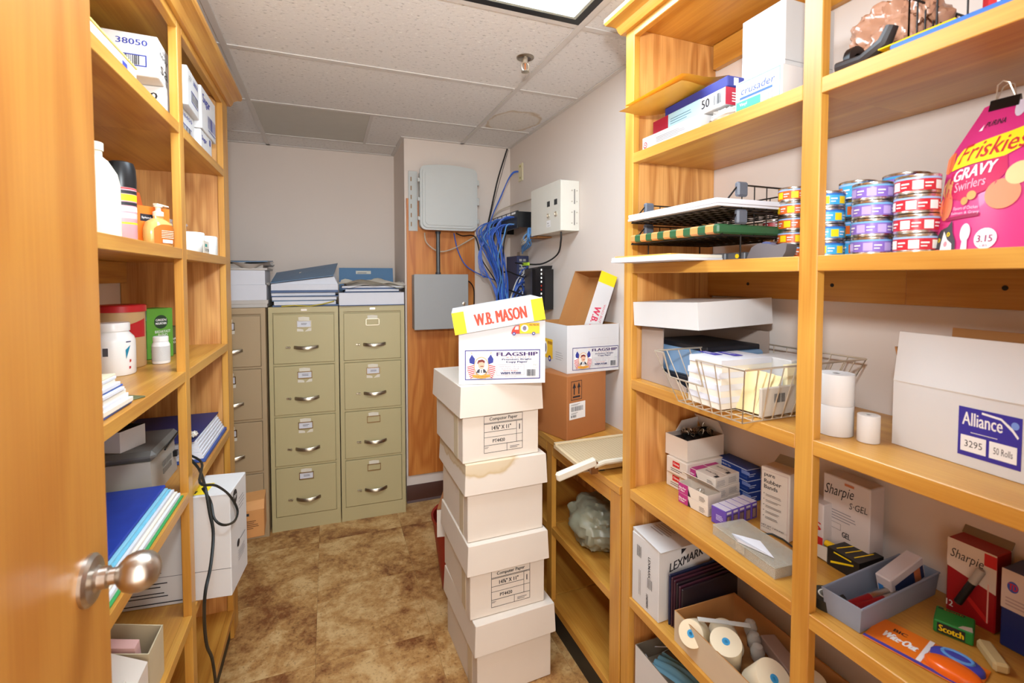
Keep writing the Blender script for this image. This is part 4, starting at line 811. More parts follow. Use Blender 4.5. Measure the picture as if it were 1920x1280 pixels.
def mailer(label, ctr, rz, ry, rx, lx, ly, th, seed):
    t = thing('padded_mailer', label, 'envelope', ctr, rz, 'padded mailers', rx=rx, ry=ry); m = MB(); rr = random.Random(seed); p1 = rr.uniform(0, 6)
    def f(sg): return lambda u, v: ((u - 0.5) * lx, (v - 0.5) * ly, sg * th * (math.sin(PI * u) * math.sin(PI * v)) ** 0.45 * (1 + 0.12 * math.sin(9 * u + p1) * math.sin(7 * v)) + 0.004 * math.sin(6 * u + p1))
    m.grid(f(1), 14, 14); m.grid(lambda u, v: f(-1)(1 - u, v), 14, 14); m.build('envelope', MAIL, t, ang=60)
    pr = Print((-lx * 0.36, -ly * 0.36, -th * 1.25), (1, 0, 0), (0, -1, 0)); return t
mailer('yellow padded mailer sticking out over the far end of the top shelf, lower one', (0.918, 1.11, S1 + 0.122), R(14), R(-9), R(-5), 0.20, 0.215, 0.009, 3)
mailer('yellow padded mailer sticking out over the far end of the top shelf, upper one', (0.932, 1.105, S1 + 0.145), R(9), R(-11), R(-5), 0.20, 0.21, 0.010, 8)
t = thing('clear_packet', 'crumpled clear plastic packet at the edge of the top shelf', 'packet', (0.9139, 0.9044, S1)); cloth('packet', M('clear_film', (222, 220, 216), 0.15, alpha=0.75), t, (0, 0, 0.016), 0.025, 0.05, 0.016, 21, 14, 0.5, 5)
t = solid_box('glove_box', 'white box with a green and blue printed front on the top shelf', 'box', (0.8910, 0.8546, S1), FR, 0.122, 0.235, 0.068, WHITE)
pr = face('front', 0.122, 0.235, 0.068); pr.frame(0.004, 0.003, 0.118, 0.064, 0.0012, ink(60, 170, 120)); pr.text('crusader', 0.016, 0.036, 0.104, 0.052, ink(60, 84, 170), 0.0, 0.2); pr.rect(0.014, 0.026, 0.10, 0.031, ink(60, 100, 190)); pr.rect(0.005, 0.004, 0.07, 0.022, ink(70, 190, 140)); pr.text('Vinyl', 0.014, 0.009, 0.034, 0.018, INKW); pr.bars(0.078, 0.004, 0.108, 0.024, ink(150, 146, 150), 3, 10); pr.build(t)
WG = M('white_gloss_card', (208, 208, 206), 0.5, var=0.02)
t = solid_box('white_box', 'plain white upright box standing on the green printed box', 'box', (0.9570, 0.8996, S1 + 0.0695), FR, 0.118, 0.16, 0.172, WG)
pr = face('right', 0.118, 0.16, 0.172); pr.rect(0.0, 0.036, 0.155, 0.0372, ink(150, 146, 146)); pr.build(t, 'flap_seam')
t = solid_box('white_box', 'small white box holding up the plain upright box at the back of the top shelf', 'box', (0.9666, 0.9331, S1), FR, 0.075, 0.17, 0.068, WG)
# ---- top shelf, near bay
BAG = M('brown_film', (196, 146, 118), 0.25, var=0.12, scale=12, coat=0.4, trans=0.15)
t = thing('plastic_bags', 'heap of crumpled tan plastic bags on the top shelf', 'bags', (1.0383, 0.5981, S1)); cloth('crumpled_bags', BAG, t, (0, 0, 0.075), 0.085, 0.08, 0.075, 31, 44, 0.40, 4.6); cloth('bag_handle', BAG, t, (-0.05, -0.07, 0.115), 0.022, 0.018, 0.05, 33, 18, 0.5, 4)
t = thing('tape_gun', 'black plastic tape gun lying at the edge of the top shelf', 'tape gun', (0.9044, 0.6268, S1))
m = MB(); m.tube([(0.0, 0.0, 0.012), (0.01, -0.04, 0.014), (0.012, -0.075, 0.03), (0.014, -0.085, 0.055)], [0.012, 0.012, 0.013, 0.010], 10); m.build('handle', M('tapegun_black', (48, 42, 42), 0.4), t); MB().lathe([(0.026, 0.0), (0.026, 0.012), (0.012, 0.012), (0.012, 0.0)], 18, axis='y', c=(0.03, -0.02, 0.027)).build('hub', BLACK, t)
t = thing('folder_stack', 'blue folder with a yellow spine under the wire tray on the top shelf', 'folder', (0.8929, 0.5503, S1), FR); MB().box((0.02, 0, 0), (0.44, 0.22, 0.012), bev=0.002).build('cover', M('folder_blue', (48, 104, 184), 0.4), t); MB().box((0.0, 0.002, 0.0125), (0.11, 0.2, 0.015), bev=0.001).build('yellow_sheet', YEL, t)
BW = M('black_wire', (34, 30, 28), 0.4, 0.4)
def wire_tray(t, w_, d, h, r=0.0017, nx=9, ny=7, mat=None, front_gap=None, flare=0.0, prefix=''):
    """letter tray: origin at bottom front left; x right, y deep"""
    mat = mat or BW
    e = flare
    B_ = [(0, 0, 0), (w_, 0, 0), (w_, d, 0), (0, d, 0)]; T_ = [(-e, -e, h), (w_ + e, -e, h), (w_ + e, d + e, h), (-e, d + e, h)]
    m = MB(); m.tube(B_, r, 5, closed=True)
    for k in range(1, nx): m.tube([(w_ * k / nx, 0, 0), (w_ * k / nx, d, 0)], r * 0.8, 5)
    for k in range(1, ny): m.tube([(0, d * k / ny, 0), (w_, d * k / ny, 0)], r * 0.8, 5)
    m.build('wire_floor', mat, t); m = MB()
    if front_gap is None: m.tube(T_, r * 1.4, 6, closed=True)
    else:
        g0, g1, gh = front_gap; ax = lambda u: -e + (w_ + 2 * e) * u
        ge = -e * gh / h
        m.tube([(ax(g1), -e, h), T_[1], T_[2], T_[3], T_[0], (ax(g0), -e, h), (ax(g0), ge, gh), (ax(g1), ge, gh)], r * 1.4, 6, closed=True)
    m.build('rim', mat, t); m = MB()
    def side(a, b, c_, d_, n, sk=None):
        for k in range(n + 1):
            u = k / n
            if sk and sk(u): m.tube([Vector(a).lerp(Vector(b), u), Vector(a).lerp(Vector(b), u).lerp(Vector(c_).lerp(Vector(d_), u), front_gap[2] / h)], r * 0.8, 5)
            else: m.tube([Vector(a).lerp(Vector(b), u), Vector(c_).lerp(Vector(d_), u)], r * 0.8, 5)
    side(B_[0], B_[1], T_[0], T_[1], nx, (lambda u: front_gap[0] < u < front_gap[1]) if front_gap else None); side(B_[1], B_[2], T_[1], T_[2], ny + 2); side(B_[2], B_[3], T_[2], T_[3], nx); side(B_[3], B_[0], T_[3], T_[0], ny + 2)
    m.build('side_wires', mat, t)
t = thing('wire_tray', 'black wire tray with red packets on the near end of the top shelf', 'tray', (0.9283, 0.5216, S1 + 0.019), FR); wire_tray(t, 0.36, 0.2, 0.075)
t = solid_box('red_packet', 'red and white lettered packet lying in the black wire tray', 'packet', (0.9570, 0.4402, S1 + 0.024), R(-84), 0.24, 0.12, 0.05, M('packet_red', (196, 30, 40), 0.35), bev=0.01)
pr = face('front', 0.24, 0.12, 0.05); pr.rect(0.02, 0.016, 0.2, 0.044, INKW); pr.text('BULL', 0.03, 0.022, 0.09, 0.04, RED, 0.02); pr.build(t)
t = solid_box('grey_sheaf', 'grey-blue plastic sleeve under the black wire tray', 'sleeve', (0.9235, 0.5359, S1 + 0.0128 + 0.0025), FR, 0.38, 0.2, 0.003, GREYP)
# ---- second shelf, far bay: two-tier wire tray
t = thing('desk_tray', 'black two-tier wire desk tray holding papers and a striped folder', 'desk tray', (0, 0, 0))
TX0, TX1, TY0, TY1 = 0.847, 1.134, 0.847, 1.19
def lvl(z, tilt=0.0):
    m = MB(); r = 0.0022
    m.tube([(TX0, TY1, z), (TX0, TY0, z), (TX1, TY0, z), (TX1, TY1, z)], r, 6, closed=True); m.build('tier_rim', BW, t); m = MB()
    for k in range(1, 12): y = TY0 + (TY1 - TY0) * k / 12; m.tube([(TX0, y, z), (TX1, y, z)], 0.0013, 5)
    for k in range(1, 8): x = TX0 + (TX1 - TX0) * k / 8; m.tube([(x, TY0, z), (x, TY1, z)], 0.0013, 5)
    m.build('tier_floor', BW, t)
    hh = 0.055
    for y in (TY0, TY1):
        m = MB(); m.tube([(TX0, y, z), (TX0 + 0.05, y, z + hh), (TX1, y, z + hh), (TX1, y, z)], 0.0022, 6)
        for k in range(6): x = TX0 + 0.05 + (TX1 - TX0 - 0.05) * (k + 0.3) / 6; m.tube([(x, y, z), (x, y, z + hh)], 0.0014, 5)
        m.build('side_rail', BW, t)
    m = MB(); m.tube([(TX1, TY0, z + hh), (TX1, TY1, z + hh)], 0.002, 6)
    for k in range(1, 9): y = TY0 + (TY1 - TY0) * k / 9; m.tube([(TX1, y, z), (TX1, y, z + hh)], 0.0013, 5)
    m.build('back_rail', BW, t)
for z in (S2 + 0.055, S2 + 0.118): lvl(z)
for x in (TX0 + 0.06, TX1 - 0.03):
    for y in (TY0, TY1):
        for z in (S2 + 0.096, S2 + 0.160): MB().box((x - 0.016, y - 0.007, z - 0.014), (x + 0.016, y + 0.007, z + 0.020), bev=0.004).build('stacking_clip', GREYP, t)
        m = MB(); m.tube([(x, y, S2 + 0.0015), (x, y, S2 + 0.055)], 0.002, 6); m.build('foot', BW, t)
def sheets(name, label, cat, loc, rz, w_, d, n, th, mat, seed, jit=0.006, group=None, curl=0.0):
    t = thing(name, label, cat, loc, rz, group); rr = random.Random(seed)
    for k in range(n):
        m = MB(); dx, dy, a = rr.uniform(-jit, jit), rr.uniform(-jit, jit), rr.uniform(-1, 1) * jit * 4
        m.m = Matrix.Translation((dx, dy, k * th)) @ Matrix.Rotation(a, 4, 'Z'); m.box((0, 0, 0.0001), (w_, d, th)); m.build('sheet_bundle', mat if not isinstance(mat, (list, tuple)) else mat[k % len(mat)], t, smooth=False)
    return t
sheets('paper_stack', 'white papers in the top tier of the desk tray', 'papers', (0.8307, 1.1848, S2 + 0.1215), FR, 0.345, 0.26, 3, 0.006, PAPER, 3, 0.004)
STR = bpy.data.materials.new('striped_folder'); STR.use_nodes = True
def _str():
    nt = STR.node_tree; tc = nn(nt, 'ShaderNodeTexCoord'); sx = nn(nt, 'ShaderNodeSeparateXYZ'); mu = nn(nt, 'ShaderNodeMath', operation='MULTIPLY'); mu.inputs[1].default_value = 20.0; fr = nn(nt, 'ShaderNodeMath', operation='FRACT'); gt = nn(nt, 'ShaderNodeMath', operation='GREATER_THAN'); gt.inputs[1].default_value = 0.5; mx = nn(nt, 'ShaderNodeMix', data_type='RGBA'); mx.inputs[6].default_value = (*lin((206, 140, 78)), 1); mx.inputs[7].default_value = (*lin((44, 88, 52)), 1)
    for a, b in ((tc.outputs['Object'], sx.inputs[0]), (sx.outputs['X'], mu.inputs[0]), (mu.outputs[0], fr.inputs[0]), (fr.outputs[0], gt.inputs[0]), (gt.outputs[0], mx.inputs[0]), (mx.outputs[2], nt.nodes['Principled BSDF'].inputs['Base Color'])): nt.links.new(a, b)
_str()
t = thing('striped_folder', 'green and orange striped folder in the lower tier of the desk tray', 'folder', (0.8345, 1.1829, S2 + 0.0585), FR); MB().box((0, 0, 0), (0.34, 0.26, 0.022), bev=0.004).build('folder', STR, t)
t = thing('manila_envelope', 'orange envelope on papers hanging over the far shelf edge', 'envelope', (0.812, 1.226, S2 + 0.0152), R(-88)); MB().box((0, 0, 0), (0.24, 0.17, 0.004), bev=0.001).build('envelope', M('orange_env', (214, 150, 66), 0.5), t)
t = thing('magazine', 'white magazine hanging over the far end of the second shelf', 'magazine', (0.80, 1.228, S2), R(-90)); MB().box((0, 0, 0), (0.30, 0.2, 0.006), bev=0.001).build('cover', PAPER, t); MB().box((0.002, 0.001, 0.0061), (0.298, 0.198, 0.0145), bev=0.001).build('pages', PAPERB, t)
for k, (yy, lb) in enumerate(((0.972, 'small clear-lidded dark box under the desk tray, farther one'), (0.912, 'small clear-lidded dark box under the desk tray, nearer one'))):
    t = thing('clip_case', lb, 'case', (0.935, yy, S2), FR); MB().box((0, 0, 0), (0.052, 0.05, 0.018), bev=0.002).build('case', M('case_smoke', (88, 88, 92), 0.25), t); MB().lathe([(0.0055, 0.0), (0.0055, 0.0012)], 12, axis='y', c=(0.03, -0.0014, 0.009)).build('dot', YEL, t)
t = thing('tape_dispenser', 'grey desk tape dispenser beside the orange cans', 'tape dispenser', (0.9139, 0.8345, S2), R(-78)); m = MB(); prof = [(0, 0), (0.080, 0), (0.088, 0.014), (0.090, 0.030), (0.082, 0.033), (0.064, 0.028), (0.047, 0.033), (0.027, 0.035), (0.011, 0.026), (0.003, 0.010)]
m.prism(prof, 0.0, 0.045, 'y'); m.build('dispenser_body', M('dispenser_grey', (104, 100, 104), 0.45), t, ang=30); MB().lathe([(0.017, 0.012), (0.017, 0.033), (0.008, 0.033), (0.008, 0.012)], 18, axis='y', c=(0.038, 0, 0.022)).build('tape_roll', M('tape_blue_grey', (84, 92, 132), 0.3), t)
# ---- cans
CANM = M('can_metal', (214, 208, 200), 0.25, 1.0)
def can_proto(name, body, band, accent, r, h, label, words):
    t = thing(name, label, 'can', (0, 0, 0)); m = MB()
    m.lathe([(r * 0.93, 0.0), (r, 0.0015), (r, 0.004), (r * 0.985, 0.005), (r * 0.985, h - 0.005), (r, h - 0.004), (r, h - 0.001), (r * 0.96, h), (r * 0.94, h - 0.003), (0.0, h - 0.003)], 28); m.build('can', CANM, t)
    m = MB(); m.lathe([(r * 0.99, 0.0055), (r * 0.992, h - 0.0055)], 28); m.f = m.f[:28]; m.mi = m.mi[:28]; m.build('paper_label', body, t)
    mats = [band, accent, INKW]; m = MB()
    def arc(a0, a1, z0, z1, mi, k):
        n = max(2, int((a1 - a0) / 12)); rr_ = r * 0.994 + 0.0003 * k; v = []; f = []
        for i in range(n + 1):
            a_ = R(a0 + (a1 - a0) * i / n); v += [(rr_ * math.cos(a_), rr_ * math.sin(a_), z0), (rr_ * math.cos(a_), rr_ * math.sin(a_), z1)]
        for i in range(n): f.append((2 * i, 2 * i + 2, 2 * i + 3, 2 * i + 1))
        m._add(v, f, mi)
    arc(0, 360, h * 0.74, h * 0.84, 0, 1)
    for a0 in (190, 250, 10, 70, 130, 310): arc(a0, a0 + 26, h * 0.22, h * 0.66, 1, 2); arc(a0 + 30, a0 + 52, h * 0.48, h * 0.56, 2, 2); arc(a0 + 30, a0 + 46, h * 0.32, h * 0.38, 2, 2)
    m.build('label_print', mats, t); return t
ORG, SKY, PUR, CRD, LBL = M('can_orange', (224, 104, 44), 0.35), M('can_sky', (70, 170, 220), 0.35), M('can_purple', (140, 112, 200), 0.35), M('can_red', (200, 44, 58), 0.35), M('can_paleblue', (160, 190, 232), 0.35)
RC, HC = 0.0325, 0.0340
def stack(proto_args, n, lab, group, r=RC, h=HC, xy=None, z0=None):
    x, y = xy; p = None; names = {2: ('bottom', 'top'), 3: ('bottom', 'middle', 'top'), 4: ('bottom', 'second', 'third', 'top'), 5: ('bottom', 'second', 'third', 'fourth', 'top'), 1: ('only',)}[n]
    for k in range(n):
        l_ = lab % names[k]
        if p is None: p = can_proto('pet_food_can', *proto_args, r, h, l_, None); p['group'] = group; p.location = (x, y, S2 + k * (h + 0.0002)); p.rotation_euler.z = k * 1.1
        else: copy_thing(p, (x + random.uniform(-0.001, 0.001), y + random.uniform(-0.001, 0.001), S2 + k * (h + 0.0002)), k * 1.3 + 0.4, l_, group)
stack((ORG, LBL, YEL), 5, 'orange pet food can behind the post, %s of its stack', 'orange cans', xy=(1.05, 0.825))
stack((M('can_maroon', (150, 34, 44), 0.4), INKW, M('can_maroon2', (176, 60, 60), 0.4)), 4, 'small maroon can beside the orange stack, %s one', 'maroon cans', 0.026, 0.026, (1.085, 0.905))
stack((SKY, ink(40, 110, 190), YEL), 4, 'sky blue pet food can beside the post, %s of its stack', 'sky blue cans', xy=(0.995, 0.703))
stack((PUR, ink(120, 180, 230), ink(190, 170, 230)), 4, 'purple pet food can, %s of the front purple stack', 'purple cans', xy=(0.980, 0.604))
stack((CRD, LBL, INKW), 4, 'red pet food can beside the pink bag, %s of its stack', 'red cans', xy=(0.982, 0.530))
stack((SKY, LBL, ORG), 4, 'blue pet food can at the wall, %s of the back left stack', 'blue cans at the wall', 0.0345, 0.0405, (1.072, 0.690))
stack((PUR, SKY, INKW), 4, 'purple pet food can at the wall, %s of the back right stack', 'purple cans at the wall', 0.038, 0.0405, (1.085, 0.607))
# ---- cat food bag with a binder clip
PINK = M('bag_pink', (206, 52, 122), 0.3, var=0.06, coat=0.3)
bl = gz(1740, 480, S2); xb0 = 1.0
pA_ = gx(1740, 480, 0.945); 
t = thing('cat_food_bag', 'bright pink cat food bag clipped shut on the second shelf', 'bag', (0.945, pA_.y + 0.008, S2), R(-88))
bw, bh = 0.182, 0.244
def bagf(sg):
    def f(u, v):
        narrow = 0.0 if v < 0.66 else (v - 0.66) / 0.34 * 0.036
        x = narrow + (bw - 2 * narrow) * u; th = 0.036 * (1 - max(0, v - 0.45) / 0.55) ** 0.9 * (math.sin(PI * min(max(u, 0.02), 0.98)) ** 0.45); th = max(th, 0.0012)
        return (x, 0.045 - sg * th + 0.05 * v, bh * v + 0.003 * math.sin(9 * u) * v)
    return f
m = MB(); fr_ = bagf(1); bk_ = bagf(-1); m.grid(fr_, 18, 20); m.grid(lambda u, v: bk_(1 - u, v), 18, 20); m._add([fr_(i / 18, 0) for i in range(19)] + [bk_(i / 18, 0) for i in range(18, -1, -1)], [tuple(range(37, -1, -1))]); m.build('bag_body', PINK, t, ang=60)
class BagPrint(Print):
    def P(s, a, b, k=None): 
        a *= 0.505; b *= 0.93; p = Vector(fr_(min(max(a / bw, 0), 1), min(max(b / bh, 0), 1))); return p + Vector((0, -0.0009 * (k or s.k) - 0.0006, 0))
def dens(pts, st=0.012):
    o = []
    for i in range(len(pts)):
        a_, b_ = Vector(pts[i]), Vector(pts[(i + 1) % len(pts)]); n = max(1, int((b_ - a_).length / st))
        o += [tuple(a_.lerp(b_, k / n)) for k in range(n)]
    return o
pr = BagPrint((0, 0, 0), (1, 0, 0), (0, 0, 1))
def bp_poly(pts, m_, k):
    pr.k = k; pts = dens(pts); c_ = (sum(p[0] for p in pts) / len(pts), sum(p[1] for p in pts) / len(pts)); n = len(pts); vs = []
    rings = 4
    for rr_ in range(rings + 1):
        for p in pts: vs.append(pr.P(c_[0] + (p[0] - c_[0]) * rr_ / rings, c_[1] + (p[1] - c_[1]) * rr_ / rings))
    fs = [(q * n + i, q * n + (i + 1) % n, (q + 1) * n + (i + 1) % n, (q + 1) * n + i) for q in range(rings) for i in range(n)]
    ar = sum(pts[i][0] * pts[(i + 1) % n][1] - pts[(i + 1) % n][0] * pts[i][1] for i in range(n))
    if ar > 0: fs = [tuple(reversed(f)) for f in fs]
    pr.mb._add(vs, fs, pr._mi(m_))
def ell(a, b, ra, rb, n=22): return [(a + ra * math.cos(2 * PI * k / n), b + rb * math.sin(2 * PI * k / n)) for k in range(n)]
def bt(s_, a0, b0, a1, b1, m_, k, **kw): pr.k = k; pr.text(s_, a0, b0, a1, b1, m_, **kw)
bp_poly(ell(0.008, 0.165, 0.016, 0.02), ink(226, 110, 60), 1); bp_poly(ell(0.020, 0.115, 0.018, 0.020), ink(222, 170, 110), 1.1); bp_poly(ell(0.022, 0.083, 0.022, 0.026), ink(236, 130, 90), 1.2)
bp_poly([(0.020, 0.148), (0.036, 0.186), (0.19, 0.212), (0.255, 0.225), (0.262, 0.196), (0.16, 0.162)], YEL, 1.4); bt('Friskies', 0.036, 0.158, 0.205, 0.190, ink(190, 30, 40), 2, bold=0.012, shear=0.25, slope=0.10)
bp_poly([(0.02, 0.10), (0.024, 0.142), (0.10, 0.152), (0.165, 0.168), (0.178, 0.135), (0.150, 0.108), (0.07, 0.088)], ink(196, 28, 84), 1.3); bt('GRAVY', 0.034, 0.124, 0.145, 0.146, INKW, 2, bold=0.04, shear=0.15, slope=0.10); bt('Swirlers', 0.045, 0.105, 0.13, 0.122, ink(236, 170, 190), 2, bold=0.01, slope=0.10)
bp_poly(ell(0.098, 0.097, 0.013, 0.008), ink(206, 160, 90), 1.9); bp_poly(ell(0.080, 0.088, 0.010, 0.007), ink(196, 150, 80), 1.9)
bp_poly(ell(0.175, 0.095, 0.042, 0.026), ink(240, 140, 100), 1.3); bp_poly(ell(0.205, 0.128, 0.03, 0.02), ink(230, 196, 140), 1.5)
bt('Flavors of Chicken', 0.05, 0.073, 0.12, 0.079, ink(246, 200, 220), 1.5); bt('Salmon & Gravy', 0.045, 0.064, 0.125, 0.070, ink(246, 200, 220), 1.5); bp_poly([(0.03, 0.055), (0.125, 0.060), (0.125, 0.066), (0.03, 0.061)], ink(150, 24, 70), 1.4)
bt('PURINA', 0.066, 0.218, 0.128, 0.228, INKK, 1.5, bold=0.02, slope=0.08); bp_poly([(0.05, 0.214), (0.062, 0.214), (0.058, 0.225)], INKW, 1.5)
# the grey cat's head in the lower corner, a white spoon and the weight badge
bp_poly([(-0.0, 0.006), (0.072, 0.002), (0.070, 0.018), (0.058, 0.034), (0.052, 0.056), (0.040, 0.045), (0.016, 0.040), (0.004, 0.028)], ink(66, 62, 66), 1.5); bp_poly([(0.022, 0.003), (0.062, 0.003), (0.060, 0.014), (0.044, 0.022), (0.030, 0.038), (0.025, 0.02)], ink(232, 226, 224), 1.8); bp_poly(ell(0.014, 0.022, 0.006, 0.004), YEL, 2); bp_poly(ell(0.046, 0.031, 0.005, 0.004), YEL, 2); bp_poly(ell(0.014, 0.022, 0.0018, 0.003), INKK, 2.4); bp_poly(ell(0.046, 0.031, 0.0018, 0.003), INKK, 2.4); bp_poly(ell(0.040, 0.014, 0.006, 0.005), ink(220, 140, 150), 2.2)
bp_poly(ell(0.095, 0.032, 0.014, 0.016), ink(220, 218, 220), 1.5); bp_poly([(0.088, 0.002), (0.106, 0.002), (0.103, 0.022), (0.090, 0.022)], ink(220, 218, 220), 1.6); bp_poly(ell(0.150, 0.020, 0.028, 0.018), INKW, 1.5); bt('3.15', 0.130, 0.014, 0.168, 0.026, ink(150, 30, 90), 2, bold=0.03); bt('LBS', 0.14, 0.006, 0.158, 0.010, ink(150, 30, 90), 2)
bp_poly(ell(0.16, 0.258, 0.022, 0.026), ink(210, 200, 214), 1.3); bp_poly(ell(0.172, 0.262, 0.010, 0.006), ink(120, 60, 40), 1.7)
pr.build(t, 'bag_print')
CLIPB = M('clip_black', (20, 20, 20), 0.3)
def clip_proto(label, s_=1.0):
    t = thing('binder_clip', label, 'binder clip'); m = MB(); w_ = 0.032 * s_
    m.prism([(-0.007 * s_, 0), (0.007 * s_, 0), (0.0012 * s_, 0.016 * s_), (-0.0012 * s_, 0.016 * s_)], -w_ / 2, w_ / 2, 'y'); m.build('clip_body', CLIPB, t, smooth=False)
    for sg in (-1, 1):
        m = MB(); m.tube([(sg * 0.0015 * s_, -0.010 * s_, 0.016 * s_), (sg * 0.008 * s_, -0.006 * s_, 0.034 * s_), (sg * 0.009 * s_, 0.0, 0.038 * s_), (sg * 0.008 * s_, 0.006 * s_, 0.034 * s_), (sg * 0.0015 * s_, 0.010 * s_, 0.016 * s_)], 0.0009 * s_, 5); m.build('wire_handle', CHROME, t)
    return t
cp = t.matrix_basis @ Vector((0.062, 0.045 + 0.05, bh - 0.010)); ck = clip_proto('black binder clip closing the top of the pink bag', 1.15); ck.location = cp; ck.rotation_euler = (R(0), R(0), R(2))
# ---- third shelf, far bay: lidded carton, basket
a = gz(1193, 707, S3); t = thing('letter_carton', 'grey card carton with an open front, filled with blue folders', 'box', (0.9139, 1.2269, S3), FR)
GC = M('grey_inner_card', (168, 150, 138), 0.65)
w_, d, h = 0.26, 0.235, 0.165
m = MB(); m.box((0, 0, 0), (w_, d, 0.003)); m.box((0, d - 0.003, 0.003), (w_, d, h)); m.box((0, 0, 0.003), (0.003, d - 0.003, h)); m.box((0.003, 0, 0.003), (0.10, 0.003, h)); m.build('carton_body', GC, t, smooth=False)
MB().hexa([(0.10, 0.0, 0.003), (0.2, 0.0, 0.003), (0.2, 0.003, 0.003), (0.10, 0.003, 0.003)], [(0.10, 0.0, 0.045), (0.2, 0.0, 0.012), (0.2, 0.003, 0.012), (0.10, 0.003, 0.045)]).build('torn_front', GC, t, smooth=False)
t = thing('folder_stack', 'pale blue folders inside the grey carton', 'folders', (0.9331, 1.2135, S3 + 0.0035), FR)
MB().box((0, 0, 0), (0.23, 0.2, 0.035), bev=0.002).build('dark_folder', M('folder_black', (30, 30, 36), 0.5), t); MB().box((0.004, 0.004, 0.0355), (0.245, 0.2, 0.112), bev=0.006).build('blue_folder', M('folder_steelblue', (120, 152, 186), 0.5), t); MB().box((0.01, 0.01, 0.1125), (0.23, 0.2, 0.126), bev=0.002).build('dark_folder', M('folder_black', (30, 30, 36), 0.5), t)
t = thing('carton_lid', 'white carton lid tilted on the grey letter carton', 'box lid', (0.8881, 1.2307, S3 + 0.168), FR, rx=R(2), ry=R(-2.5)); w_, d, h = 0.275, 0.26, 0.072; m = MB(); th = 0.003; m.box((0, 0, h - th), (w_, d, h)); m.box((0, 0, 0), (w_, th, h - th)); m.box((0, d - th, 0), (w_, d, h - th)); m.box((0, th, 0), (th, d - th, h - th)); m.box((w_ - th, th, 0), (w_, d - th, h - th)); m.build('lid_shell', WHITE, t, smooth=False)
# wire basket
t = thing('wire_basket', 'chrome wire basket overhanging the third shelf with envelopes', 'basket', (0.8307, 0.9618, S3 + 0.002), FR)
wire_tray(t, 0.20, 0.29, 0.125, 0.0017, 7, 8, CHROME, (0.12, 0.52, 0.062), 0.042)
sheets('envelope_stack', 'thick stack of white envelopes in the wire basket', 'envelopes', (0.8546, 0.9522, S3 + 0.006), FR, 0.105, 0.16, 8, 0.0145, [PAPERB, PAPER], 9, 0.003)
for k in range(2):
    t = thing('label_card', ('blue printed card on the envelope stack, farther one', 'blue printed card on the envelope stack, nearer one')[k], 'card', (0.905 + 0.035 * k, 0.975 - 0.03 * k, S3 + 0.1225 + 0.0008 * k), R(-95)); MB().box((0, 0, 0), (0.062, 0.024, 0.0007)).build('card', M('card_violet', (70, 60, 170), 0.5), t, smooth=False); pr = Print((0.01, 0.006, 0.0007), (1, 0, 0), (0, 1, 0)); pr.text('SAMPLE', 0, 0, 0.04, 0.01, INKW) if False else pr.lines(0, 0, 0.04, 0.011, 2, INKW, 0.5); pr.build(t)
for k in range(4):
    t = thing('manila_card', 'cream envelope leaning in the near corner of the basket, %s from the thick stack' % ('first', 'second', 'third', 'last')[k], 'envelope', (0.898 + k * 0.004, 0.868 - k * 0.013, S3 + 0.006), R(-80 - 4 * k), 'leaning cream envelopes', rx=R(-22 - 3 * k)); MB().box((0, 0, 0), (0.055, 0.0022, 0.10), bev=0.0006).build('envelope', M('manila', (232, 214, 160), 0.6), t)
t = solid_box('white_packet', 'white box with a clear plastic window in the back of the wire basket', 'box', (1.0192, 0.8948, S3 + 0.006), R(-92), 0.10, 0.10, 0.115, WHITE)
t = thing('cream_papers', 'cream papers along the near side of the wire basket', 'papers', (0.9761, 0.7847, S3 + 0.006), R(-88)); MB().box((0, 0, 0), (0.012, 0.12, 0.11), bev=0.001).build('papers', M('cream_paper', (234, 222, 180), 0.6), t)
t = thing('bar_coded_bag', 'clear bag with a bar code in the near side of the basket', 'bag', (0.8900, 0.7656, S3 + 0.006), R(2)); MB().box((0, 0, 0), (0.11, 0.008, 0.065), bev=0.002).build('bag', M('greyish_film', (196, 186, 172), 0.3), t); pr = face('front', 0.11, 0.008, 0.065); pr.bars(0.04, 0.03, 0.075, 0.05, INKK, 5, 12); pr.build(t)
# ---- third shelf, near bay: paper rolls, carton
def roll(label, x, y, z, r, h, mat, core=True, axis=None, name='paper_roll'):
    t = thing(name, label, 'paper roll', (x, y, z)); rc = r * 0.24
    MB().lathe([(rc, 0.0), (r * 0.985, 0.0), (r, 0.001), (r, h - 0.001), (r * 0.985, h), (rc, h), (rc, 0.0)], 32).build('roll', mat, t)
    MB().lathe([(rc - 0.0016, 0.001), (rc - 0.0002, 0.001), (rc - 0.0002, h - 0.001), (rc - 0.0016, h - 0.001), (rc - 0.0016, 0.001)], 16).build('core', M('roll_core', (60, 54, 50), 0.7), t); return t
RWH = M('roll_white', (222, 220, 218), 0.6, var=0.015)
x, y = 0.962, 0.652; roll('large white paper roll beside the post, lower of the pair', x, y, S3, 0.0315, 0.060, RWH); roll('large white paper roll beside the post, upper of the pair', x + 0.001, y, S3 + 0.0604, 0.0315, 0.0625, RWH)
roll('small white paper roll standing beside the two large rolls', 0.972, 0.594, S3, 0.0185, 0.052, RWH)
a, an, wd = fit2((1672, 830), (1920, 908), S3); h = zat(a, 1675, 712) - S3; d = 0.155
t = thing('roll_carton', 'white carton with a violet printed label and open flaps', 'box', (a.x, a.y, S3), an); w_ = 0.225
open_carton(t, w_, d, h, WHITE, KRAFT)
fh = zat(a, 1670, 622) - S3 - h
MB().hexa([(0.0, -0.0005, h), (w_, -0.0005, h), (w_, 0.0025, h), (0.0, 0.0025, h)], [(-0.006, 0.022, h + fh), (w_ - 0.006, 0.022, h + fh), (w_ - 0.006, 0.025, h + fh), (-0.006, 0.025, h + fh)]).build('front_flap', WHITE, t, smooth=False)
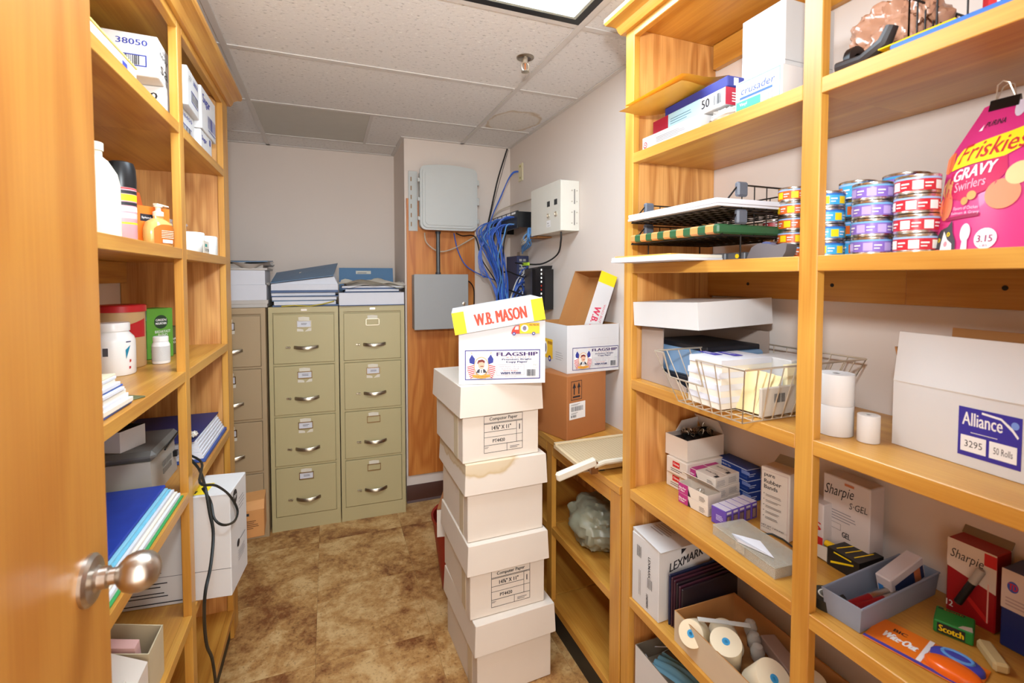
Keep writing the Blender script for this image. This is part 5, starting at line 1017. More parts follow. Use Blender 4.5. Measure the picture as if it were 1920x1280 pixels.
MB().hexa([(0.0, d - 0.003, h), (w_ * 0.55, d - 0.003, h), (w_ * 0.55, d, h), (0.0, d, h)], [(0.0, d + 0.006, h + 0.095), (w_ * 0.55, d + 0.006, h + 0.095), (w_ * 0.55, d + 0.009, h + 0.095), (0, d + 0.009, h + 0.095)]).build('back_flap', KRAFT, t, smooth=False)
MB().hexa([(0.0, 0.02, h), (0.0, d - 0.01, h), (0.003, d - 0.01, h), (0.003, 0.02, h)], [(-0.02, 0.03, h + 0.06), (-0.02, d - 0.03, h + 0.06), (-0.017, d - 0.03, h + 0.06), (-0.017, 0.03, h + 0.06)]).build('side_flap', KRAFT, t, smooth=False)
VIO = ink(56, 48, 150); pr = face('front', w_, d, h); pr.o = pr.o + pr.u * 0.0315; pr.u = pr.u * 0.70
pr.rect(0.105, 0.018, 0.222, 0.100, VIO); pr.text('Alliance', 0.113, 0.070, 0.188, 0.092, INKW, 0.015); pr.poly([(0.15, 0.093), (0.185, 0.090), (0.205, 0.076), (0.215, 0.066), (0.217, 0.069), (0.206, 0.081), (0.186, 0.0935), (0.15, 0.0965)], INKW)
pr.disc(0.210, 0.086, 0.007, 0.006, ink(120, 150, 220)); pr.rect(0.13, 0.0585, 0.18, 0.0595, INKW)
for u0, tx_ in ((0.111, '3295'), (0.166, '50 Rolls')): pr.rect(u0, 0.026, u0 + 0.049, 0.053, INKW); pr.text(tx_, u0 + 0.008, 0.034, u0 + 0.042, 0.045, INKK)
pr.build(t, 'violet_label'); MB().box((-0.0005, -0.0012, h - 0.0008), (w_ + 0.0005, 0.0005, h + 0.0012)).build('fold_crease', M('crease_card', (214, 208, 200), 0.6), t, smooth=False)
# ---- fourth shelf, far bay
def clipbox(name, label, loc, rz, w_, d, h, side, band, words, group, top=None, bandw=0.34):
    t = solid_box(name, label, 'box', loc, rz, w_, d, h, side, group, 0.001)
    pr = face('front', w_, d, h)
    if band: pr.rect(0.0005, 0.0005, w_ * bandw, h - 0.0005, band); pr.build(t, 'colour_band'); pr = face('front', w_, d, h); pr.k = 2; pr.text(words[0], w_ * 0.03, h * 0.42, w_ * (bandw - 0.05), h * 0.62, INKW, 0.02); pr.text(words[1], w_ * 0.03, h * 0.16, w_ * (bandw - 0.12), h * 0.38, INKW, 0.02); pr.build(t); pr = face('front', w_, d, h); pr.poly([(w_ * bandw, 0.001), (w_ * (bandw + 0.1), 0.001), (w_ * bandw, h * 0.8)], INKK); pr.build(t, 'clip_picture'); pr = face('front', w_, d, h); pr.lines(w_ * 0.72, h * 0.2, w_ * 0.92, h * 0.7, 4, INKK, 0.3)
    pr.build(t)
    pr = face('right', w_, d, h); pr.lines(d * 0.1, h * 0.2, d * 0.9, h * 0.8, 5, ink(150, 144, 142), 0.35, 4); pr.build(t, 'end_print')
    pr = face('top', w_, d, h)
    if band: pr.rect(0.001, 0.001, w_ * bandw, d - 0.001, band); pr.build(t, 'colour_band'); pr = face('top', w_, d, h); pr.k = 2; pr.text('Binder Clips', w_ * 0.45, d * 0.42, w_ * 0.85, d * 0.62, INKK, 0.0); pr.rect(w_ * 0.86, d * 0.15, w_ * 0.95, d * 0.45, INKK)
    pr.build(t, 'top_print'); return t
IV = M('ivory_card', (222, 210, 196), 0.55); MAG = ink(176, 50, 120); BLB = M('blue_clip_box', (32, 62, 140), 0.45)
a, an, wd = fit2((1272, 939), (1327, 969.5), S4)
bx, by = a.x, a.y; dirx = Vector((math.cos(an), math.sin(an), 0)); diry = Vector((-math.sin(an), math.cos(an), 0)); bw_, bd_, bh_ = wd, 0.052, 0.0295
def at(u, v, k): return Vector((bx, by, S4 + k * (bh_ + 0.0004))) + dirx * u + diry * v
clipbox('binder_clip_box', 'magenta and white binder clip box under the open one', at(0, 0, 0), an, bw_, bd_, bh_, IV, MAG, ('Binder', 'Clips'), 'magenta binder clip boxes')
t = thing('binder_clip_box', 'open magenta binder clip box showing black clips', 'box', at(0, 0, 1), an, 'magenta binder clip boxes'); open_carton(t, bw_, bd_, bh_, IV, GC, 0.001)
pr = face('front', bw_, bd_, bh_); pr.rect(0, 0, bw_ * 0.34, bh_, MAG); pr.build(t, 'colour_band'); pr = face('front', bw_, bd_, bh_); pr.k = 2; pr.text('Binder', bw_ * 0.03, bh_ * 0.45, bw_ * 0.27, bh_ * 0.66, INKW, 0.02); pr.text('Clips', bw_ * 0.03, bh_ * 0.16, bw_ * 0.22, bh_ * 0.4, INKW, 0.02); pr.poly([(bw_ * 0.34, 0.001), (bw_ * 0.44, 0.001), (bw_ * 0.34, bh_ * 0.8)], INKK); pr.lines(bw_ * 0.72, bh_ * 0.2, bw_ * 0.92, bh_ * 0.7, 4, INKK, 0.3); pr.build(t)
MB().hexa([(0.0, bd_ - 0.001, bh_), (bw_, bd_ - 0.001, bh_), (bw_, bd_, bh_), (0, bd_, bh_)], [(0, bd_ - 0.042, bh_ + 0.030), (bw_, bd_ - 0.042, bh_ + 0.030), (bw_, bd_ - 0.041, bh_ + 0.031), (0, bd_ - 0.041, bh_ + 0.031)]).build('raised_lid', IV, t, smooth=False)
for v in (1, 2):
    for k in range(3): clipbox('binder_clip_box', ('binder clip box behind the open magenta box, %s of its column', 'binder clip box at the back beside the blue boxes, %s of its column')[v - 1] % ('bottom', 'middle', 'top')[k], at(-0.012 - 0.004 * v - 0.002 * k, v * (bd_ + 0.001), k), an, bw_, bd_, bh_, IV, MAG, ('Binder', 'Clips'), 'magenta binder clip boxes')
ckp = clip_proto('black binder clip in the open magenta box', 0.6); ckp['group'] = 'clips in the magenta box'; ckp.location = at(0.04, 0.016, 1) + Vector((0, 0, 0.006)); ckp.rotation_euler = (0.4, 1.2, 0.3)
for k in range(5): copy_thing(ckp, at(0.052 + 0.009 * k, 0.014 + 0.004 * (k % 3), 1) + Vector((0, 0, 0.008 + 0.003 * (k % 2))), rot=(0.5 * k, 0.9 + 0.3 * k, 0.8 * k), label='black binder clip in the open magenta box', group='clips in the magenta box')
# red-lettered boxes at the far end with an open clip carton on them
a2 = gz(1232, 900, S4); a2.y = min(a2.y, 1.222); rd = ('lower', 'upper')
for k in range(2):
    t = solid_box('clamp_box', 'white box with a red logo at the far end of the shelf, %s one' % rd[k], 'box', (a2.x + 0.010 * (1 - k), a2.y - 0.012 * k, S4 + k * 0.0505), R(-87), 0.088, 0.15, 0.05, IV, 'red logo boxes')
    pr = face('front', 0.088, 0.15, 0.05); pr.rect(0.028, 0.024, 0.058, 0.042, RED); pr.text('Clamp', 0.031, 0.029, 0.055, 0.037, INKW, 0.02); pr.lines(0.02, 0.010, 0.07, 0.022, 2, INKK, 0.3); pr.build(t); pr = face('top', 0.088, 0.15, 0.05); pr.text('ACE', 0.02, 0.02, 0.05, 0.04, RED) if False else pr.lines(0.02, 0.02, 0.06, 0.04, 2, RED, 0.4); pr.build(t, 'top_print')
z3 = S4 + 0.1016; cF = gz(1229, 838, z3); cC = gz(1261, 857, z3); sh_ = Vector((0, min(0, 1.226 - cF.y), 0)); cF += sh_; cC += sh_; an3 = R(-86); w3 = (cC - cF).length; h3 = zat(cC, 1261, 826) - z3; d3 = 0.155
t = thing('clip_carton', 'open white carton full of loose black binder clips', 'box', cF, an3); open_carton(t, w3, d3, h3, IV, GC, 0.002)
MB().hexa([(0.0, d3 - 0.002, h3), (w3, d3 - 0.002, h3), (w3, d3, h3), (0, d3, h3)], [(0.0, d3 - 0.03, h3 + 0.045), (w3, d3 - 0.03, h3 + 0.045), (w3, d3 - 0.028, h3 + 0.046), (0, d3 - 0.028, h3 + 0.046)]).build('lid_flap', IV, t, smooth=False)
MB().hexa([(0.002, 0.04, h3), (0.002, d3 - 0.02, h3), (0.004, d3 - 0.02, h3), (0.004, 0.04, h3)], [(0.012, 0.055, h3 + 0.036), (0.012, d3 - 0.03, h3 + 0.040), (0.014, d3 - 0.03, h3 + 0.040), (0.014, 0.055, h3 + 0.036)]).build('side_flap', WHITE, t, smooth=False)
MB().box((0.003, 0.003, 0.0025), (w3 - 0.003, d3 - 0.003, h3 - 0.014), bev=0.002).build('packing_paper', M('dark_paper', (40, 38, 40), 0.7), t)
rr = random.Random(6); mt = Matrix.Translation(cF) @ Matrix.Rotation(an3, 4, 'Z')
for k in range(16):
    p = mt @ Vector((0.018 + rr.uniform(0, w3 - 0.036), 0.02 + rr.uniform(0, d3 - 0.04), h3 - 0.004 + rr.uniform(0, 0.010))); copy_thing(ckp, p, rot=(rr.uniform(-1.4, 1.4), rr.uniform(-1.4, 1.4), rr.uniform(0, 6.2)), label='loose black binder clip in the open white carton', group='clips in the white carton')
# blue clip boxes
anb = FR; yl_, yr_ = gx(1343, 829, 1.148).y, gx(1401, 854, 1.148).y
for k in range(3):
    h_ = 0.0325; zz = S4 + k * (h_ + 0.0004); wq = yl_ - yr_
    q = Vector((1.148, yl_ - 0.003 * (2 - k), zz))
    t = solid_box('clip_box', 'dark blue clip box at the back of the shelf, %s of three' % ('bottom', 'middle', 'top')[k], 'box', q, anb, wq, 0.055, h_, BLB, 'blue clip boxes', 0.001)
    pr = face('front', wq, 0.055, h_); pr.rect(0, h_ * 0.88, wq, h_ * 0.96, ink(190, 200, 220)); pr.text('Medium Binder Clips', 0.006, h_ * 0.5, 0.06, h_ * 0.7, INKW, 0.01); pr.text('ACME', 0.1, h_ * 0.5, 0.13, h_ * 0.8, ink(190, 200, 220), 0.02) if False else pr.rect(0.10, h_ * 0.5, 0.13, h_ * 0.82, ink(120, 140, 200)); pr.rect(0, h_ * 0.2, wq, h_ * 0.22, ink(120, 140, 200)); pr.build(t); pr = face('right', wq, 0.055, h_); pr.rect(0, h_ * 0.88, 0.055, h_ * 0.96, ink(190, 200, 220)); pr.lines(0.008, h_ * 0.25, 0.035, h_ * 0.6, 2, ink(200, 210, 235), 0.4); pr.build(t, 'end_print')
t = clipbox('binder_clip_box', 'small magenta box beside the rubber bands box', gz(1414, 936, S4) + Vector((0.035, 0.02, 0)), an, 0.05, 0.04, 0.026, IV, MAG, ('Binder', 'Clips'), 'magenta binder clip boxes', bandw=0.6)
# purple pen boxes
PUB = M('purple_box', (98, 70, 168), 0.3, coat=0.4); pA2 = gz(1333, 977, S4); pB2 = gz(1357, 990, S4); anp = math.atan2(pB2.y - pA2.y, pB2.x - pA2.x); wp = (pB2 - pA2).length
wp = 0.046; nr = Vector((-math.sin(anp), math.cos(anp), 0))
for k in range(5):
    t = solid_box('purple_box', 'purple packet in the row beside the rubber bands box, %s from the aisle' % ('first', 'second', 'third', 'fourth', 'last')[k], 'box', pA2 + nr * (0.0262 * k), anp, wp, 0.0255, 0.046, PUB, 'row of purple packets', 0.0015)
    pr = face('front', wp, 0.0255, 0.046); pr.lines(wp * 0.35, 0.014, wp * 0.85, 0.03, 4, ink(196, 186, 226), 0.5); pr.build(t); pr = face('right', wp, 0.0255, 0.046); pr.rect(0.004, 0.037, 0.0215, 0.043, ink(214, 206, 214)); pr.rect(0.004, 0.004, 0.0215, 0.033, ink(70, 56, 90)); pr.bars(0.006, 0.006, 0.02, 0.03, ink(190, 150, 120), k + 2, 4); pr.build(t, 'end_print'); pr = face('top', wp, 0.0255, 0.046); pr.rect(0.001, 0.001, wp - 0.001, 0.0245, ink(214, 204, 214)); pr.build(t, 'top_print')
# rubber bands carton
a, an4, wd = fit2((1424.5, 993), (1475, 1017), S4); h = zat(a, 1429, 873) - S4; wd = 0.075
t = solid_box('rubber_band_box', 'tall cream box of rubber bands with brown lettering', 'box', a, an4, wd, 0.062, h, IV); pr = face('front', wd, 0.062, h)
for i, s_ in enumerate(('pure', 'Rubber', 'Bands')): pr.text(s_, wd * 0.13, h * (0.855 - 0.085 * i), wd * (0.5, 0.72, 0.6)[i] , h * (0.915 - 0.085 * i), INKK, 0.015)
pr.frame(wd * 0.04, h * 0.03, wd * 0.95, h * 0.96, 0.0005, ink(170, 110, 120))
for i in range(5): pr.rect(wd * 0.12, h * (0.60 - 0.085 * i), wd * 0.15, h * (0.612 - 0.085 * i), INKK); pr.lines(wd * 0.2, h * (0.575 - 0.085 * i), wd * 0.75, h * (0.615 - 0.085 * i), 2, ink(120, 112, 108), 0.35, i)
pr.text('NET WT. 1 POUND', wd * 0.08, h * 0.11, wd * 0.85, h * 0.135, INKK, 0.01); pr.text('(16 OZ.)', wd * 0.08, h * 0.075, wd * 0.4, h * 0.10, INKK, 0.01); pr.build(t)
MB().hexa([(0.002, 0.058, h), (wd - 0.002, 0.058, h), (wd - 0.002, 0.06, h), (0.002, 0.06, h)], [(0.012, 0.066, h + 0.022), (wd - 0.012, 0.066, h + 0.022), (wd - 0.012, 0.068, h + 0.022), (0.012, 0.068, h + 0.022)]).build('open_flap', M('dull_card', (140, 122, 96), 0.7), t, smooth=False)
# clear organiser
CLR = M('clear_styrene', (214, 206, 188), 0.2, alpha=0.38, coat=0.3); p1 = gz(1334, 1001, S4); p2 = gz(1450, 1087, S4); p3 = gz(1485, 1074, S4)
ano = math.atan2(p2.y - p1.y, p2.x - p1.x); wo = (p2 - p1).length; do = 0.095; ho = 0.026
t = thing('parts_organizer', 'clear plastic compartment box at the shelf edge', 'organizer', p1 + Vector((0.004, 0, 0)), ano)
m = MB(); m.box((0, 0, 0), (wo, do, 0.002)); m.box((0, 0, 0.002), (wo, 0.002, ho - 0.003)); m.box((0, do - 0.002, 0.002), (wo, do, ho - 0.003)); m.box((0, 0.002, 0.002), (0.002, do - 0.002, ho - 0.003)); m.box((wo - 0.002, 0.002, 0.002), (wo, do - 0.002, ho - 0.003)); m.build('tray', CLR, t, smooth=False)
for k in (1, 2): MB().box((wo * k / 3, 0.002, 0.002), (wo * k / 3 + 0.0015, do - 0.002, ho - 0.005)).build('divider', CLR, t, smooth=False)
MB().box((0.002, do / 2, 0.002), (wo - 0.002, do / 2 + 0.0015, ho - 0.005)).build('divider', CLR, t, smooth=False); MB().box((-0.001, -0.001, ho - 0.0025), (wo + 0.001, do + 0.001, ho), bev=0.001).build('lid', CLR, t); MB().box((wo * 0.42, -0.003, 0.006), (wo * 0.56, -0.0011, ho), bev=0.0006).build('latch', CLR, t)
MB().box((0.005, 0.005, 0.0022), (wo * 0.3, do * 0.46, 0.008), bev=0.002).build('small_parts', M('brass_bits', (170, 150, 110), 0.5), t)
t = thing('paper_slip', 'folded white paper slip lying on the clear organizer', 'paper', gz(1372, 1000, S4 + ho + 0.001) , ano + R(-2)); MB().hexa([(0, 0, 0), (0.035, -0.012, 0), (0.115, 0.018, 0.001), (0.06, 0.03, 0)], [(0, 0, 0.001), (0.035, -0.012, 0.006), (0.115, 0.018, 0.002), (0.06, 0.03, 0.010)]).build('paper', PAPER, t, smooth=False)
m = MB(); pts = [gz(1430, 1000, S4 + 0.012), gz(1448, 1001, S4 + 0.014), gz(1468, 1011, S4 + 0.012), gz(1485, 1024, S4 + 0.008), gz(1492, 1030, S4 + 0.005)]; tag(MB().tube(pts, 0.0022, 6).build('rubber_band', RUBBER), 'black elastic loop lying behind the clear organizer', 'rubber band')
# ---- fourth shelf, near bay
def boxpx(name, label, A, B, z, top, d, mat, group=None, h=None, bev=0.001):
    a, an, w_ = fit2(A, B, z); h = h or (zat(a, *top) - z); t = solid_box(name, label, 'box', a, an, w_, d, h, mat, group, bev); return t, w_, h
def wallbox(name, label, xp, xl, xr, ytop, ybot, d, mat):
    """upright box whose front lies in the plane X=xp between two sight lines"""
    a, b = gx(xl, ybot, xp), gx(xr, ybot, xp); w_ = a.y - b.y; h = gx((xl + xr) / 2, ytop, xp).z - S4
    t = solid_box(name, label, 'box', (xp, a.y, S4), FR, w_, d, h, mat); return t, w_, h
t, w_, h = wallbox('pen_box', 'tall white pen box with black script standing at the wall', 1.13, 1541, 1630, 900, 1010, 0.05, M('whitish_card', (214, 204, 200), 0.5)); pr = face('front', w_, 0.05, h)
pr.text('Sharpie', w_ * 0.02, h * 0.70, w_ * 0.64, h * 0.88, INKK, 0.0, 0.2, 0.12); pr.text('S·GEL', w_ * 0.58, h * 0.66, w_ * 0.95, h * 0.74, INKK, 0.0, 0.1, 0.1); pr.lines(w_ * 0.15, h * 0.46, w_ * 0.75, h * 0.60, 4, ink(140, 136, 140), 0.3); pr.poly([(w_ * 0.08, h * 0.1), (w_ * 0.13, h * 0.1), (w_ * 0.10, h * 0.48), (w_ * 0.06, h * 0.48)], ink(130, 132, 140)); pr.text('GEL', w_ * 0.45, h * 0.27, w_ * 0.62, h * 0.34, INKK, 0.02); pr.frame(w_ * 0.16, h * 0.34, w_ * 0.42, h * 0.42, 0.0006, INKK); pr.text('INK', w_ * 0.5, h * 0.93, w_ * 0.66, h * 0.965, ink(200, 120, 80)) if False else pr.rect(w_ * 0.48, h * 0.93, w_ * 0.68, h * 0.96, ink(200, 120, 80)); pr.build(t)
t = solid_box('marker_box', 'white and red box half hidden behind the post', 'box', (1.10, gx(1543, 1000, 1.10).y + 0.055, S4), FR, 0.055, 0.05, 0.12, M('whitish_card', (214, 204, 200), 0.5)); pr = face('front', 0.055, 0.05, 0.12); pr.rect(0, 0.01, 0.055, 0.04, RED); pr.text('S', 0.03, 0.055, 0.05, 0.075, RED, 0.03); pr.build(t)
# highlighter carton lying open
BKC = M('black_card', (34, 32, 30), 0.4); ph = Vector((1.075, 0.738, S4)); 
t = thing('highlighter_box', 'black and yellow carton lying open with yellow highlighters', 'box', ph, R(-92)); w_, d, h = 0.072, 0.078, 0.042
m = MB(); th = 0.0015; m.box((0, 0, 0), (w_, d, th)); m.box((0, 0, h - th), (w_, d, h)); m.box((0, 0, th), (w_, th, h - th)); m.box((0, d - th, th), (w_, d, h - th)); m.box((w_ - th, th, th), (w_, d - th, h - th)); m.build('carton_body', BKC, t, smooth=False)
pr = face('top', w_, d, h)
for k in range(3): pr.poly([(0.012 + 0.02 * k, 0.012), (0.015 + 0.02 * k, 0.010), (0.024 + 0.018 * k, 0.066), (0.021 + 0.018 * k, 0.066)], YEL)
pr.build(t, 'top_print'); pr = face('front', w_, d, h); pr.poly([(0.008, 0.008), (0.06, 0.028), (0.06, 0.032), (0.008, 0.013)], YEL); pr.rect(0.015, 0.035, 0.055, 0.038, YEL); pr.build(t)
MB().hexa([(-0.001, 0.004, 0.0), (-0.001, d - 0.004, 0.0), (0, d - 0.004, 0.0015), (0, 0.004, 0.0015)], [(-0.06, 0.004, 0.010), (-0.06, d - 0.004, 0.010), (-0.06, d - 0.004, 0.012), (-0.06, 0.004, 0.012)]).build('open_flap', M('card_tan', (150, 120, 84), 0.7), t, smooth=False)
MB().hexa([(-0.001, -0.0005, 0.004), (-0.001, 0.001, 0.004), (-0.001, 0.001, h - 0.004), (-0.001, -0.0005, h - 0.004)], [(-0.03, -0.004, 0.008), (-0.03, -0.002, 0.008), (-0.03, -0.002, h - 0.008), (-0.03, -0.004, h - 0.008)]).build('dust_flap', M('card_pale', (206, 196, 180), 0.7), t, smooth=False)
HY = M('highlighter_yellow', (244, 196, 20), 0.35); mt = Matrix.Translation(ph) @ Matrix.Rotation(R(-92), 4, 'Z')
for k, (yy, zz, ex_) in enumerate(((0.03, 0.030, -0.028), (0.052, 0.014, -0.012))):
    t = thing('highlighter', 'yellow highlighter poking out of the black carton, %s one' % ('upper', 'lower')[k], 'highlighter', mt @ Vector((ex_, yy, zz)), R(-92)); m = MB(); m.lathe([(0.004, 0.0), (0.0075, 0.002), (0.0085, 0.03), (0.0085, 0.09)], 14, axis='x'); m.build('barrel', HY, t)
# tape roll beside the post
t = thing('tape_roll', 'black roll of tape with a white core beside the post', 'tape', (0.9426, 0.6431, S4)); MB().lathe([(0.018, 0.0), (0.031, 0.0), (0.031, 0.02), (0.018, 0.02), (0.018, 0.0)], 26).build('tape', M('tape_dark', (40, 40, 34), 0.4), t); MB().lathe([(0.0155, 0.0002), (0.0178, 0.0002), (0.0178, 0.0208), (0.0155, 0.0208), (0.0155, 0.0002)], 24).build('core', PAPERB, t)
# blue grey bin
b0 = gz(1547, 1146, S4); b1 = gz(1612, 1187, S4); b2 = gz(1770, 1112, S4); anb = math.atan2(b1.y - b0.y, b1.x - b0.x); wbn = (b1 - b0).length
lb = 0.262; BING = M('bin_bluegrey', (140, 150, 168), 0.4); hbn = zat(b1, 1616, 1141) - S4
ax_ = (b1 - b0).normalized(); ay_ = (b2 - b1); ay_.z = 0; ay_ = (ay_ - ax_ * ay_.dot(ax_)).normalized(); lb = 0.262
t = thing('storage_bin', 'blue grey plastic bin of markers on the fourth shelf', 'bin', b0, anb); e = 0.004; m = MB(); th = 0.002
def tub(m, w_, d, h, e, th):
    o = [(0, 0, 0), (w_, 0, 0), (w_, d, 0), (0, d, 0)]; O = [(-e, -e, h), (w_ + e, -e, h), (w_ + e, d + e, h), (-e, d + e, h)]; I = [(-e + th, -e + th, h), (w_ + e - th, -e + th, h), (w_ + e - th, d + e - th, h), (-e + th, d + e - th, h)]; i_ = [(th, th, th), (w_ - th, th, th), (w_ - th, d - th, th), (th, d - th, th)]
    v = o + O + I + i_; f = [(3, 2, 1, 0)]
    for k in range(4): j = (k + 1) % 4; f += [(k, j, 4 + j, 4 + k), (4 + k, 4 + j, 8 + j, 8 + k), (8 + k, 8 + j, 12 + j, 12 + k)]
    f.append((12, 13, 14, 15)); m._add(v, f)
tub(m, wbn, lb, hbn, e, th); m.build('tub', BING, t, smooth=False); m = MB(); m.tube([(-e, -e, hbn), (wbn + e, -e, hbn), (wbn + e, lb + e, hbn), (-e, lb + e, hbn)], 0.0022, 6, closed=True); m.build('rim', BING, t)
mt = Matrix.Translation(b0) @ Matrix.Rotation(anb, 4, 'Z')
def marker(name, label, p, rot, L_, r, body, cap, group=None):
    t = thing(name, label, 'marker', p, 0, group); t.rotation_euler = rot; m = MB(); m.lathe([(r * 0.6, 0), (r, 0.002), (r, L_ * 0.62)], 12, axis='x'); m.build('barrel', body, t); m = MB(); m.lathe([(r * 1.08, L_ * 0.62), (r * 1.08, L_ * 0.96), (r * 0.8, L_)], 12, axis='x'); m.build('cap', cap, t); return t
MRED = M('marker_red', (140, 24, 30), 0.35)
marker('marker', 'dark red marker with silver cap in the bin, nearer one', mt @ Vector((0.016, 0.02, 0.011)), (0, R(-8), anb + R(78)), 0.12, 0.008, MRED, STEEL, 'markers in the bin'); marker('marker', 'dark red marker with silver cap in the bin, farther one', mt @ Vector((0.030, 0.045, 0.013)), (0, R(-7), anb + R(76)), 0.11, 0.008, MRED, STEEL, 'markers in the bin'); marker('marker', 'grey marker lying on the bottom of the bin', mt @ Vector((0.046, 0.016, 0.010)), (0, 0, anb + R(88)), 0.12, 0.007, GREYP, BLACK, 'markers in the bin')
t = solid_box('pen_box', 'open pen box lying tilted in the blue grey bin', 'box', mt @ Vector((wbn * 0.78, 0.140, 0.008)), anb + R(86), 0.105, 0.03, 0.05, M('penbox_pale', (206, 196, 196), 0.5)); t.rotation_euler.y = R(-16)
pr = face('front', 0.105, 0.03, 0.05); pr.rect(0.01, 0.006, 0.1, 0.034, ink(40, 52, 92)); pr.rect(0.07, 0.006, 0.09, 0.034, ink(190, 110, 70)); pr.build(t); pr = face('left', 0.105, 0.03, 0.05); pr.rect(0.004, 0.004, 0.014, 0.03, ink(60, 130, 200)); pr.build(t, 'end_print')
# red marker box
t, w_, h = wallbox('marker_box', 'upright red and white marker box with black script', 1.15, 1772, 1866, 1022, 1150, 0.05, M('red_marker_card', (160, 22, 30), 0.4)); pr = face('front', w_, 0.05, h); pr.rect(0, h * 0.62, w_, h, ink(222, 208, 196)); pr.poly([(0, h * 0.62), (w_, h * 0.62), (w_, h * 0.5)], ink(222, 208, 196)); pr.text('Sharpie', w_ * 0.05, h * 0.72, w_ * 0.72, h * 0.88, INKK, 0.0, 0.2, 0.0); pr.rect(w_ * 0.76, h * 0.82, w_, h * 0.98, RED); pr.text('12', w_ * 0.02, h * 0.08, w_ * 0.16, h * 0.16, INKW, 0.02); pr.poly([(w_ * 0.4, h * 0.3), (w_ * 0.44, h * 0.36), (w_ * 0.9, h * 0.14), (w_ * 0.86, h * 0.08)], RED); pr.text('PERMANENT MARKER', w_ * 0.83, h * 0.08, w_ * 0.87, h * 0.5, INKW) if False else pr.rect(w_ * 0.84, h * 0.1, w_ * 0.87, h * 0.6, ink(230, 180, 170)); pr.build(t)
MB().hexa([(0.0, 0.048, h), (w_, 0.048, h), (w_, 0.05, h), (0, 0.05, h)], [(0.0, 0.075, h + 0.03), (w_, 0.075, h + 0.03), (w_, 0.077, h + 0.03), (0, 0.077, h + 0.03)]).build('open_flap', M('dull_card', (140, 122, 96), 0.7), t, smooth=False)
pm = gx(1795, 1130, 1.128); pn = gx(1841, 1068, 1.140); dv = (pn - pm)
t = marker('marker', 'grey marker leaning on the red marker box', pm, (0, 0, 0), dv.length, 0.0065, BLACK, M('marker_grey', (166, 160, 150), 0.4)); t.rotation_euler = Vector((1, 0, 0)).rotation_difference(dv.normalized()).to_euler()
t.location.z = max(t.location.z, S4 + 0.012)
t, w_, h = wallbox('blue_white_box', 'white over navy box at the near end of the shelf', 1.13, 1873, 1990, 1085, 1215, 0.07, M('navy_card', (28, 44, 110), 0.4)); pr = face('front', w_, 0.07, h); pr.rect(0, h * 0.5, w_, h, ink(206, 190, 184)); pr.disc(w_ * 0.2, h * 0.80, w_ * 0.1, h * 0.07, ink(60, 80, 170)); pr.text('TD', w_ * 0.13, h * 0.76, w_ * 0.28, h * 0.84, RED, 0.02); pr.lines(w_ * 0.08, h * 0.55, w_ * 0.8, h * 0.68, 3, ink(170, 150, 150), 0.4); pr.build(t)
# Scotch tape box
a, ans, w_ = fit2((1749, 1182), (1825, 1213), S4); t = solid_box('tape_box', 'green tape box with yellow lettering on black', 'box', a, ans, w_, 0.055, 0.024, M('tape_green', (40, 140, 60), 0.4)); pr = face('front', w_, 0.055, 0.024); pr.rect(w_ * 0.10, 0.003, w_ * 0.80, 0.021, INKK); pr.text('Scotch', w_ * 0.15, 0.006, w_ * 0.76, 0.018, YEL, 0.03); pr.build(t); pr = face('top', w_, 0.055, 0.024); pr.rect(w_ * 0.06, 0.044, w_ * 0.74, 0.05, INKK); pr.text('Scotch', w_ * 0.2, 0.045, w_ * 0.7, 0.049, ink(220, 160, 40), 0.02); pr.poly([(w_ * 0.62, 0.001), (w_ * 0.98, 0.001), (w_ * 0.95, 0.018), (w_ * 0.72, 0.012)], ink(214, 200, 186)); pr.build(t, 'top_print')
# correction tape pack
a, anw, w_ = fit2((1616, 1192), (1770, 1275), S4); t = thing('correction_tape_pack', 'orange blister pack of correction tape at the shelf edge', 'blister pack', a + Vector((0.002, 0, 0)), anw)
w_ = 0.155; d = 0.085; MB().box((0, 0, 0), (w_, d, 0.002), bev=0.0006).build('backing_card', M('orange_card', (236, 120, 26), 0.4), t); pr = Print((0, 0, 0.002), (1, 0, 0), (0, 1, 0)); pr.text('Wite·Out', 0.018, 0.030, 0.068, 0.050, INKW, 0.03, 0.15); pr.text('BIC', 0.028, 0.058, 0.048, 0.068, INKK, 0.03); pr.rect(0.0, 0.0, w_, 0.008, ink(70, 60, 150)); pr.rect(0.075, 0.009, 0.082, d, INKW); pr.build(t)
def dome(cx, cy, rx_, ry_, h, mat, nm):
    m = MB(); m.grid(lambda u, v: (cx + rx_ * math.cos(2 * PI * u) * math.sin(v * PI / 2 + 1e-3), cy + ry_ * math.sin(2 * PI * u) * math.sin(v * PI / 2 + 1e-3), 0.0022 + h * math.cos(v * PI / 2) ** 0.5), 28, 8); m.f = [tuple(reversed(f)) for f in m.f]; return m.build(nm, mat, t, ang=60)
dome(0.118, 0.058, 0.036, 0.024, 0.012, M('dispenser_violet', (66, 70, 170), 0.25), 'blue_dispenser'); dome(0.120, 0.026, 0.038, 0.022, 0.016, M('dispenser_orange', (238, 104, 26), 0.2), 'orange_dispenser')
m = MB(); m.tube([(0.118 + 0.02 * math.cos(q * PI / 8), 0.060 + 0.012 * math.sin(q * PI / 8), 0.0125) for q in range(16)], 0.003, 6, closed=True); m.build('spool', M('spool_blue', (96, 160, 226), 0.3), t)
# block eraser
a, ane, w_ = fit2((1826, 1210), (1872, 1276), S4); t = thing('eraser', 'beige block eraser at the near shelf edge', 'eraser', a + Vector((0.0, -0.002, 0)), ane); MB().box((0, 0, 0), (0.062, 0.022, 0.018), bev=0.004).build('block', M('eraser_beige', (206, 186, 134), 0.7), t)
